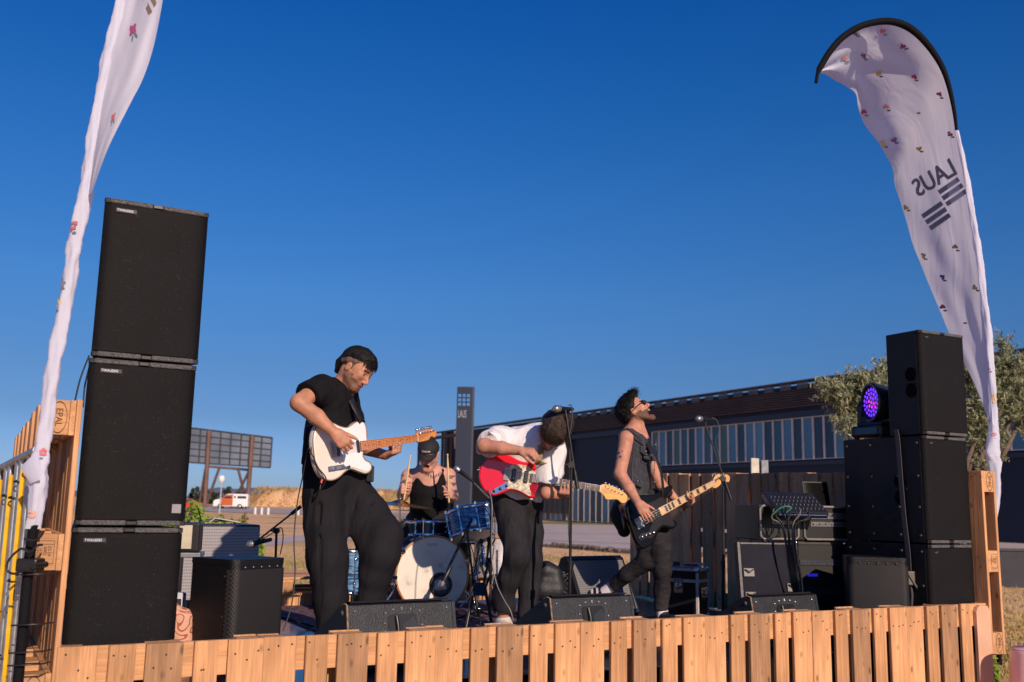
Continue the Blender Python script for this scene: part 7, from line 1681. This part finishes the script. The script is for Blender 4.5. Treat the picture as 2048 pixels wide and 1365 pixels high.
for k, (x, y, c_, lb) in enumerate(((.10, .10, (.55, .04, .06), 'red packet lying on the small flight case'), (.17, .06, (.6, .6, .6), 'white paper box lying on the small flight case'), (.06, .22, (.02, .02, .03), 'black pouch lying on the small flight case'))):
    P = fc.matrix_basis @ Vector((x, y, .412)); mb = MB(); mb.box(-.05, .05, -.03, .03, 0, .022+.006*k, 0, .004); o = mb.build('small_box', mat('packet_%d' % k if False else ['packet_red', 'packet_white', 'packet_black'][k], c_, .5), None, tuple(P), R(20+35*k)); tag(o, lb, 'packet')
    mb = MB(); mb.box(-.03, .03, -.015, .015, .0225+.006*k, .024+.006*k); mb.build('sticker', mat(['print_w', 'print_r', 'print_g'][k], [(.6, .6, .6), (.5, .05, .05), (.08, .08, .1)][k], .5), o)
# rack: lower case with open front, removed lid leaning before it, upper half case
q = at(1560, 1200, 7.2)
YR = 7.15
def rk(x, y, Y=YR): return at(x, y, Y)
r1 = thing('rack_case', 'lower black equipment rack with faint blue lamps behind the right monitor', 'rack', tuple(rk(1592, 1215)*[1, 1, 0]+[0, 0, fz(5)]), R(12))
edge_box(r1, .42, .45, .67, edge=mat('dull_edge', (.05, .048, .05), .5, .4))
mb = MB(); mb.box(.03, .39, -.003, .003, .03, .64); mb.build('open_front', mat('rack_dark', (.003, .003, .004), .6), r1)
for z, c_ in ((.50, 'u'), (.30, 'l')):
    mb = MB(); mb.box(.035, .385, -.010, -.004, z, z+.045, 0, .002); mb.build('rack_unit', mat('rack_unit', (.045, .05, .065), .35, .4, var=.2, vs=40), r1)
mb = MB(); mb.box(.09, .17, -.013, -.0105, .425, .445); mb.build('blue_lamp', mat('lamp_blue', (.02, .02, .5), .4, emis=(.02, .03, .7), es=.5), r1)
r2 = thing('rack_case', 'upper half rack with pale rounded metal edges standing on the lower rack', 'rack', tuple(r1.matrix_basis @ Vector((-.28, -.02, .675))), R(12))
M_edge2 = mat('pale_edge', (.20, .18, .175), .55, .2)
mb = MB(); mb.box(.0, .72, .0, .40, .0, .25, 0, .008); mb.build('shell', M_lam, r2)
for x0, x1 in ((0.0, .31), (.34, .72)):
    mb = MB(); mb.tube([(x0+.03, -.006, .01), (x0+.008, -.006, .03), (x0+.008, -.006, .22), (x0+.03, -.006, .242), (x1-.03, -.006, .242), (x1-.008, -.006, .22), (x1-.008, -.006, .03), (x1-.03, -.006, .01)], .009, 8, closed=True); mb.build('rounded_edge', M_edge2, r2)
for x0, x1, z0, z1, nme in ((.10, .28, .115, .14, 'rack_unit'), (.40, .68, .10, .135, 'rack_unit'), (.40, .68, .155, .20, 'rack_unit')):
    mb = MB(); mb.box(x0, x1, -.006, -.001, z0, z1, 0, .001); u_ = mb.build(nme, mat('unit_grey', (.16, .16, .18), .35, .5, var=.3, vs=60), r2)
    mb = MB()
    for k in range(6): mb.lathe([(.005, 0), (.004, .007), (0, .007)], (x0+.02+(x1-x0-.04)*k/5, -.0062, (z0+z1)/2), (0, -1, 0), 8)
    mb.build('knob', M_blk, u_)
ld = thing('case_lid', 'grey flight case lid leaning in front of the equipment rack', 'case lid', tuple(rk(1490, 1222, 6.9)*[1, 1, 0]+[0, 0, fz(4.9)]), R(8))
tm = Matrix.Rotation(R(-9), 4, 'X')
mb = MB(); mb.box(0, .42, 0, .05, 0.02, .66, 0, .004, tm); mb.build('lid_panel', mat('lid_grey', (.012, .013, .022), .7, var=.2, vs=5, spec=.12), ld)
mb = MB(); mb.box(-.012, .012, -.006, .056, 0, .67, 0, .003, tm); mb.box(.408, .432, -.006, .056, 0, .67, 0, .003, tm); mb.box(.0125, .4075, -.004, .054, .652, .668, 0, .003, tm); mb.build('edge_profiles', mat('lid_edge', (.035, .033, .038), .45, .5, var=.3, vs=30), ld)
for x, z in ((.02, .30), (.02, .46), (.28, .24), (.33, .36)):
    mb = MB(); mb.box(x, x+.08, -.010, -.001, z-.03, z+.03, 0, .003, tm); mb.tube([tm @ Vector((x+.01, -.02, z+.02)), tm @ Vector((x+.04, -.028, z)), tm @ Vector((x+.07, -.02, z+.02))], .005, 6); mb.build('latch', mat('latch_dull', (.07, .07, .075), .45, .5), ld)
mx_ = thing('mixing_desk', 'small mixing desk with blue edge lights and plugged cables on top of the rack', 'mixer', tuple(rk(1537, 1022, 7.05)), R(8))
tm = Matrix.Rotation(R(28), 4, 'X')
mb = MB(); mb.box(0, .38, -.14, .16, .02, .07, 0, .008, tm); mb.build('desk', M_blk, mx_)
mb = MB(); mb.box(.015, .365, -.148, -.1405, .045, .052, 0, .001, tm); mb.build('edge_light', mat('edge_blue', (.02, .06, .2), .3, emis=(.01, .05, .22), es=.4), mx_)
mb = MB()
for i in range(12):
    for j in range(4): mb.lathe([(.007, 0), (.005, .014), (0, .014)], tm @ Vector((.03+i*.029, -.10+j*.055, .07)), (0, -.4, 1), 7)
mb.build('knobs', mat('knob_mix', (.03, .03, .04), .5), mx_)
sc_ = thing('black_screen', 'black tablet screen tilted on the rack right of the mixing desk', 'tablet', tuple(rk(1612, 1022, 7.2)), R(14))
mb = MB(); mb.box(0, .21, 0, .015, .0, .22, 0, .004, Matrix.Rotation(R(-12), 4, 'X')); mb.build('frame', M_blk, sc_)
mb = MB(); mb.box(.01, .20, -.003, -.0005, .012, .208, 0, 0, Matrix.Rotation(R(-12), 4, 'X')); mb.build('screen', mat('screen_black', (.002, .002, .003), .15), sc_)
mb = MB(); g = np.random.default_rng(12)
for k in range(9):
    x0 = 1548+k*9; pts = [(x0, 1018), (x0+g.uniform(-8, 8), 1034+g.uniform(-4, 4)), (1566+k*3+g.uniform(-6, 6), 1050), (1572+k*2.5, 1095), (1578+k*3, 1150), (1590+k*2, 1195)]
    mb.tube(smoothpoly([at(x, y, 6.92-.012*k) for x, y in pts], 6, False), .0048, 6, mi=(1 if k in (3,) else (2 if k in (0, 6) else 0)))
tag(mb.build('cable_loom', [M_blk, M_blk, mat('grey_lead', (.12, .12, .12), .5)]), 'bundle of black and grey cables hanging from the mixing desk over the rack', 'cables')
mb = MB(); mb.tube(smoothpoly([at(x, y, 6.86) for x, y in ((1545, 1030), (1556, 1020), (1570, 1013), (1582, 1016), (1572, 1026))], 6, False), .006, 8); tag(mb.build('green_cable', mat('green_pvc', (.01, .12, .07), .4)), 'short green cable plugged into the mixing desk', 'cable')
# ------------------------------------------------------------------ microphones and stands
def mic(mb, a, d, L=.17, r=.024, mi=0, mh=1):
    d = nrm(d); mb.lathe([(0, 0), (.014, .003), (r*.95, .016), (r, .028), (r*.98, .042), (r*.92, .05)], a, d, 14, mi=mh); mb.lathe([(r*.95, .05), (r*.95, .056), (.0165, .06), (.0125, L*.95), (.010, L), (0, L)], a, d, 12, mi=mi)
M_mesh = mat('mic_mesh', (.28, .28, .30), .35, .7, var=.5, vs=300)
def mic_stand(label, base, clutch, back, front, mich, micd, cab, name='microphone_stand', rb=.0):
    t = thing(name, label, 'mic stand', tuple(base), 0); off = np.array(base)
    L = lambda p: tuple(np.asarray(p, float)-off)
    mb = MB()
    for k in range(3): a = .6+k*2.094; mb.tube([(0, 0, .10), (.28*math.cos(a), .28*math.sin(a), .012)], .008, 8)
    mb.build('tripod_base', M_blkm, t)
    c = np.array(clutch)-off; mid = c*.45
    mb = MB(); mb.tube([(0, 0, .06), mid], .0115, 10); mb.tube([mid, c], .0085, 10); mb.cyl(mid-[0, 0, .03], mid+[0, 0, .02], .017, n=12); mb.build('pole', M_blkm, t)
    mb = MB(); mb.cyl(c-[.0, .02, 0], c+[.0, .02, .0], .020, n=14); mb.lathe([(.012, 0), (.014, .02), (0, .022)], c+[0, .02, 0], (0, 1, 0), 10); mb.cyl(c+[-.035, -.01, .0], c+[-.005, -.01, 0], .006, n=8); mb.build('clutch', M_blk, t)
    bk, fr = L(back), L(front); d = np.array(fr)-np.array(bk)
    mb = MB(); mb.tube([bk, fr], .0062, 8); mb.tube([bk, np.array(bk)+d*.22], .012, 10); mb.build('boom', M_blkm, t)
    mb = MB(); mic(mb, L(mich), micd); md = nrm(micd); q = np.array(L(mich))+md*.09; mb.tube([q, np.array(fr)], .009, 8, mi=0); mb.build('microphone', [M_blk, M_mesh], t)
    mb = MB(); mb.tube(smoothpoly([L(p) for p in cab], 6, False), .0035, 6); mb.build('cable', mat('cable_grey', (.035, .035, .035), .5), t)
    return t
Yc = 6.15
b = at(1139, 1195, Yc); b[2] = fz(3.0)
mic_stand('tall microphone stand in front of the man with the red guitar', (b[0], b[1], fz(3)), at(1143, 930, Yc), at(1155, 978, Yc-.02), at(1131, 822, Yc), at(1107, 818, Yc-.06), [.75, .65, .06], [at(1137, 812, Yc), at(1143, 812, Yc), at(1144, 840, Yc), at(1139, 880, Yc), at(1141, 960, Yc), at(1137, 1050, Yc), at(1141, 1120, Yc), at(1139, 1180, Yc)])
Yd = 7.25; b = at(1445, 1230, Yd)
mic_stand('tall microphone stand right of the bass player', (b[0], b[1], fz(4.9)), at(1446, 958, Yd), at(1462, 999, Yd-.02), at(1411, 850, Yd), at(1392, 838, Yd-.05), [.85, .5, .02], [at(1424, 836, Yd), at(1434, 842, Yd), at(1438, 862, Yd), at(1431, 885, Yd), at(1440, 930, Yd), at(1448, 1060, Yd), at(1446, 1200, Yd)])
Ye = 6.6; b = at(553, 1150, Ye)
mic_stand('low boom microphone stand pointed at the grey guitar amplifier', (b[0], b[1], fz(1.6)), at(553, 1062, Ye), at(602, 1013, Ye+.02), at(512, 1084, Ye), at(492, 1091, Ye-.03), [1, .1, .25], [at(512, 1086, Ye), at(540, 1070, Ye), at(562, 1056, Ye), at(566, 1080, Ye), at(560, 1110, Ye)])
Yg = 7.55; b = at(982, 1200, Yg)
mic_stand('boom stand reaching a vocal microphone towards the drummer', (b[0], b[1], fz(3.2)), at(982, 1000, Yg), at(1005, 1022, Yg+.02), at(948, 966, Yg), at(908, 934, Yg-.05), [1, .1, -.72], [at(948, 968, Yg), at(965, 985, Yg), at(985, 1010, Yg), at(990, 1060, Yg), at(985, 1120, Yg)])
Yk = 7.25; b = at(958, 1235, Yk)
mic_stand('short stand holding the bass drum microphone at the port hole', (b[0], b[1], fz(3)), at(934, 1062, Yk+.08), at(944, 1038, Yk+.1), at(894, 1140, Yk), at(880, 1176, Yk-.02), [.45, .0, .9], [at(894, 1140, Yk), at(910, 1115, Yk), at(930, 1075, Yk), at(950, 1120, Yk), at(958, 1200, Yk)])
# ------------------------------------------------------------------ drum kit
def pearl():
    T = NT('blue_pearl_wrap'); uv = T.coord(); n = T.n('ShaderNodeTexNoise', i_Scale=6., i_Detail=5., i_Distortion=1.5); mp = T.n('ShaderNodeMapping'); mp.inputs['Scale'].default_value = (1., 1., 7.); T.l(uv, mp.inputs[0]); T.l(mp.outputs[0], n.inputs['Vector'])
    T.l(T.ramp(n.outputs[0], [(.35, (.006, .015, .05)), (.5, (.03, .10, .24)), (.58, (.16, .32, .52)), (.66, (.02, .06, .16))]), T.b.inputs['Base Color']); T.b.inputs['Roughness'].default_value = .2; T.b.inputs['Coat Weight'].default_value = .7; return T.m
M_pearl = pearl(); M_hoopw = mat('wood_hoop', (.38, .17, .06), .3, var=.15, vs=20, coat=.4)
def head_mat():
    T = NT('drum_head'); uv = T.coord(); n = T.n('ShaderNodeTexNoise', i_Scale=9., i_Detail=7., i_Roughness=.65); T.l(uv, n.inputs['Vector']); n2 = T.n('ShaderNodeTexNoise', i_Scale=2.6, i_Detail=2.); T.l(uv, n2.inputs['Vector']); m = T.n('ShaderNodeMath', operation='MULTIPLY'); T.l(n.outputs[0], m.inputs[0]); T.l(n2.outputs[0], m.inputs[1])
    T.l(T.ramp(m.outputs[0], [(.26, (.66, .61, .54)), (.36, (.60, .55, .49)), (.43, (.36, .33, .31))]), T.b.inputs['Base Color']); T.b.inputs['Roughness'].default_value = .6; return T.m
M_head = head_mat()
def drum(label, c, ax, r, dep, hoop, head_front, nl=8, lug=True, shell=M_pearl, legs=None, badge=False, name='drum', hh=.022):
    """c: centre of the seen head; ax: outward axis of that head"""
    ax = nrm(ax); c = np.asarray(c, float); t = thing(name, label, 'drum', tuple(c-ax*dep/2), 0); o = -ax*0; C_ = ax*dep/2; B_ = -ax*dep/2
    mb = MB(); mb.lathe([(r*.985, -dep/2+.01), (r*.985, dep/2-.01)], (0, 0, 0), ax, 48); mb.build('shell', shell, t)
    for s_, cc in ((1, C_), (-1, B_)):
        mb = MB(); mb.lathe([(r*1.0, -.004), (r*1.035, 0), (r*1.035, hh), (r*1.0, hh+.002), (r*.985, hh), (r*.985, -.004)], cc-ax*s_*(hh+.004), ax*s_, 48); mb.build('hoop', hoop, t)
        mb = MB(); mb.lathe([(r*.984, -.001), (r*.6, .0015), (0, .002)], cc-ax*s_*.010, ax*s_, 48); mb.build('drum_head', head_front if s_ > 0 else M_head, t)
    x = nrm(np.cross(ax, [0, .3, 1] if abs(ax[2]) < .8 else [1, 0, 0])); y = np.cross(ax, x)
    for k in range(nl):
        a = 2*math.pi*(k+.5)/nl; d = x*math.cos(a)+y*math.sin(a); mb = MB()
        mb.tube([C_+d*(r*1.05)-ax*.005, B_+d*(r*1.05)+ax*.005], .0035, 6)
        for s_ in (.22, -.22): mb.tube([d*r*1.0+ax*dep*s_*1.2-ax*.02, d*(r*1.05)+ax*dep*s_*1.2, d*r*1.0+ax*dep*s_*1.2+ax*.02], .009, 6)
        for s_ in (1, -1): mb.box(-.008, .008, -.008, .008, -.012, .012, 0, .002, Matrix.Translation(Vector((C_ if s_ > 0 else B_)+d*r*1.045)))
        mb.build('tension_lug', M_chrome, t)
    return t
kc = at(866, 1149, 7.52); kax = nrm([.34, -.94, 0]); kr = .278
kd = drum('bass drum with a mottled white head and wooden hoop before the drummer', kc, kax, kr, .38, M_hoopw, M_head, 8, name='bass_drum', hh=.036)
kx = nrm(np.cross(kax, [0, 0, 1])); kz = np.array([0, 0, 1.]); kx = kx if kx[0] > 0 else -kx
kp = at(885, 1171, 7.5)-kc; u0, w0 = kp@kx, kp[2]; kf = kax*(.19+.001)
mb = MB(); cpt = kf+kx*u0+kz*w0
mb.lathe([(.066, -.006), (.066, .004), (.088, .004), (.090, -.006)], cpt, kax, 32); mb.build('port_ring', M_blk, kd)
mb = MB(); mb.disc(cpt+kax*-.002, kax, .066, 28); mb.build('port_hole', mat('port_inside', (.10, .09, .12), .7, var=.5, vs=18), kd)
S = SDF(.008); A = kc-kax*.19+cpt*1.0; S.cap(A+kx*-.03-kax*.012+kz*-.02, A+kx*.03-kax*.012+kz*-.02, .024, .02, .02); S.cap(A+kx*-.035-kax*.012+kz*.02, A+kx*.0-kax*.012+kz*.03, .018, .016, .02); S.disp = folds(.006, 30, 3)
sdf_obj(S, 'pillow', mat('pillow_white', (.5, .48, .52), .8), kd)
mb = MB(); add_text(mb, 'REMO', .030, lambda x, y: kf+kx*(x-.01)+kz*(y+.215)+kax*-.008, xs=1); mb.build('lettering', mat('faint_print', (.25, .24, .24), .7), kd, fix=False)
for s_ in (-1, 1):
    mb = MB(); a = kax*.10+kx*s_*kr*.93+kz*-.10; mb.tube([a, a+kx*s_*.13-kz*.17+kax*.06], .008, 8); mb.lathe([(.012, 0), (.012, .03), (0, .035)], a+kx*s_*.13-kz*.17+kax*.06, (0, 0, -1), 8); mb.build('spur', M_chrome, kd)
for s_, yy in ((-1, -.02), (1, .1), (-1, .17)):
    mb = MB(); a = kax*.185+kx*s_*math.sqrt(max(0, (kr*1.03)**2-yy**2))+kz*yy; mb.box(-.018, .018, -.03, .012, -.012, .012, 0, .004, Matrix.Translation(Vector(a))); mb.build('claw', M_chrome, kd)
tax = nrm([-.12, .45, .88])
# rack tom: seen head is the top, shell faces the camera
tm_c = at(934, 1022, 7.78); tom = drum('blue pearl rack tom tilted above the bass drum', tm_c, nrm([-.22, .28, .93]), .172, .22, M_chrome, M_head, 8, name='rack_tom')
mb = MB(); q = np.array([-.22, .28, .93]); a = np.array([.03, -.176, .02]); mb.lathe([(.030, 0), (.026, .002), (0, .003)], a*1.0, (.10, -1, .25), 14); mb.build('oval_badge', mat('badge_pale', (.55, .6, .7), .3, .4), tom)
mb = MB(); P0 = tm_c+[.02, .02, -.22]; mb.tube([P0+[0, 0, -.02], P0+[.01, .05, -.12], P0+[-.04, .06, -.22]], .011, 8); mb.cyl(P0+[-.03, 0, -.02], P0+[.05, 0, -.02], .02); tag(mb.build('tom_mount', M_chrome), 'chrome mount between the rack tom and the bass drum', 'drum mount')
sn = drum('snare drum with a dark shell in front of the drummer', at(853, 1043, 7.95), nrm([0, .08, 1]), .176, .13, M_chrome, M_head, 8, shell=mat('snare_shell', (.02, .025, .04), .2, .3), name='snare_drum')
ft = drum('floor tom with a silver shell behind the man with the red guitar', at(1000, 1072, 8.05), nrm([.05, .05, 1]), .20, .36, M_hoopw, M_head, 8, shell=mat('silver_wrap', (.55, .52, .55), .3, .3, var=.2, vs=20), name='floor_tom')
ft2 = drum('blue pearl floor tom half hidden behind the striped trousers', at(700, 1098, 7.7), nrm([0, .04, 1]), .19, .34, M_chrome, M_head, 8, name='floor_tom')
for t_, c_ in ((ft, at(1000, 1072, 8.05)), (ft2, at(700, 1098, 7.7)), (sn, at(853, 1043, 7.95))):
    for k in range(3):
        a = .5+k*2.094; R_ = .21; mb = MB(); zb = -(c_[2]-fz(3))+.17; x, y = math.cos(a)*R_, math.sin(a)*R_; mb.tube([(x, y, .08), (x, y, zb+.01 if False else (fz(3)-np.array(t_.location)[2])+.01)], .006, 8); mb.build('leg', M_chrome, t_)
def cymbal(label, c, r, tilt, zs=None, stand=True):
    t = thing('cymbal', label, 'cymbal', tuple(c), 0); ax = nrm(tilt)
    mb = MB(); mb.lathe([(r, 0), (r*.6, .010), (r*.28, .016), (r*.2, .03), (r*.08, .04), (0, .041), (0, .039), (r*.2, .027), (r*.28, .013), (r*.6, .0075), (r, -.0012)], (0, 0, 0), ax, 48); mb.build('bronze_disc', mat('bronze', (.34, .23, .12), .3, .95, var=.2, vs=60), t)
    mb = MB(); mb.cyl((0, 0, .04), (0, 0, .075), .004, n=8); mb.lathe([(.012, 0), (.012, .012), (0, .014)], (0, 0, .045), (0, 0, 1), 10); mb.build('wing_nut', M_chrome, t)
    mb = MB(); zf_ = fz(3)-c[2]+.02; mb.tube([(0, 0, -.002), (0, 0, zf_*.5)], .008, 8); mb.tube([(0, 0, zf_*.5), (0, 0, zf_+.1)], .012, 8)
    for k in range(3): a = 1+k*2.094; mb.tube([(0, 0, zf_+.25), (.25*math.cos(a), .25*math.sin(a), zf_)], .007, 6)
    mb.build('stand', M_chrome, t); return t
cymbal('thin bronze cymbal before the left elbow of the scene, beside the drummer', at(800, 1010, 7.95), .255, [.10, -.03, 1])
cymbal('hi-hat cymbal edge showing between the tower and the red guitar', at(985, 1008, 8.3), .19, [-.02, -.06, 1])
# black folding stand beside the bass drum
fs = thing('folding_stand', 'black folding guitar stand right of the bass drum', 'stand', tuple(at(960, 1240, 6.95)*[1, 1, 0]+[0, 0, fz(3)]), 0)
q0 = np.array(fs.location); 
def fp(x, y, Y=6.95): return at(x, y, Y)-q0
mb = MB()
for a, b in (((950, 1168), (931, 1262)), ((968, 1168), (986, 1262))):
    for Yy in (6.85, 7.08): mb.tube([fp(*a, 6.96), fp(*b, Yy)], .011, 6)
mb.build('frame', M_blk, fs)
mb = MB(); P = [fp(948, 1166, 6.9), fp(971, 1166, 6.9), fp(976, 1192, 6.84), fp(943, 1192, 6.84)]; mb.add(P+[p+np.array([0, .03, 0]) for p in P], [(3, 2, 1, 0), (4, 5, 6, 7), (0, 1, 5, 4), (1, 2, 6, 5), (2, 3, 7, 6), (3, 0, 4, 7)]); mb.build('top_plate', mat('plate_dark', (.02, .021, .025), .5), fs)
# more hardware around the kit: pedal and loose tubes
hw = thing('drum_hardware', 'tangle of chrome stands and pedals right of the bass drum', 'drum hardware', tuple(at(975, 1200, 7.7)), 0); q0 = np.array(hw.location); g = np.random.default_rng(21)
for k in range(16):
    x, y = g.uniform(945, 995), g.uniform(1075, 1180); a = at(x, y, 7.6+g.uniform(-.2, .3))-q0; b_ = at(x+g.uniform(-22, 22), y+g.uniform(25, 70), 7.6+g.uniform(-.2, .3))-q0
    mb = MB(); mb.tube([a, b_], g.uniform(.006, .012), 8)
    if k % 2: mb.lathe([(0, -.02), (.016, -.014), (.02, 0), (.016, .014), (0, .02)], a, b_-a, 10)
    mb.build('tube', M_chrome if k % 3 else M_blkm, hw)
# rug under the kit
def rug():
    T = NT('patterned_rug'); uv = T.coord(); v = T.n('ShaderNodeTexVoronoi', i_Scale=9.); T.l(uv, v.inputs['Vector']); T.l(T.ramp(v.outputs['Distance'], [(.0, (.22, .03, .04)), (.35, (.10, .015, .03)), (.5, (.18, .12, .10)), (.6, (.03, .02, .06))]), T.b.inputs['Base Color']); T.b.inputs['Roughness'].default_value = .95; return T.m
mb = MB(); mb.hexa([st(1.7, 2.0, fz(1.7)+.004), st(4.0, 2.0, fz(4.0)+.004), st(4.0, 3.65, fz(4.0)+.004), st(1.7, 3.65, fz(1.7)+.004), st(1.7, 2.0, fz(1.7)+.012), st(4.0, 2.0, fz(4)+.012), st(4.0, 3.65, fz(4)+.012), st(1.7, 3.65, fz(1.7)+.012)])
tag(mb.build('rug', rug()), 'dark red patterned rug under the drum kit', 'rug')
# pale patch: a sheet of card lying on the deck, and leads over the floor
def lead(label, pts, r=.0035, m=None, grp=None):
    mb = MB(); mb.tube(smoothpoly(pts, 8, False), r, 6); return tag(mb.build('instrument_lead', m or mat('lead_black', (.012, .012, .012), .45)), label, 'cable', grp)
jk = GP(G1M, -.10, -.178, -.022)
lead('black lead hanging from the white guitar down to the deck', [jk, jk+[.0, -.01, -.03], at(652, 958, 5.4), at(636, 935, 5.38), at(622, 905, 5.36), at(616, 900, 5.42), at(606, 950, 5.45), at(594, 1010, 5.45), at(588, 1080, 5.42), at(590, 1150, 5.4), at(582, 1215, 5.35), at(566, 1262, 5.3)])
j2 = GP(G2M, -.10, -.118, .01)
lead('grey lead running from the red guitar past the sneaker', [j2, at(984, 1010, 6.30), at(983, 1080, 6.30), at(985, 1130, 6.28), at(994, 1170, 6.25), at(1008, 1200, 6.22), at(1022, 1225, 6.2), at(1030, 1262, 6.2)], .004, mat('lead_light', (.16, .15, .15), .4))
lead('thin black cables behind the top of the middle left speaker', [at(178, 712, 4.25), at(160, 760, 4.2), at(148, 812, 4.15)], .004); lead('second thin cable behind the middle left speaker', [at(182, 722, 4.25), at(170, 770, 4.22), at(166, 815, 4.2)], .004)
g = np.random.default_rng(33)
for k in range(4):
    s0, t0 = [1.3, 1.9, 3.0, 4.2][k], [1.3, 1.7, 1.4, 2.0][k]; pts = []
    for j in range(7): s0 += g.uniform(.05, .35); t0 += g.uniform(-.25, .25); pts.append(st(min(5.4, s0), max(.8, t0), fz(min(5.4, s0))+.006))
    lead(['black lead on the deck behind the left floor monitor', 'black lead on the deck before the drum kit', 'black lead on the deck behind the centre floor monitor', 'black lead on the deck near the small flight case'][k], pts, .004, grp='leads lying on the stage deck')
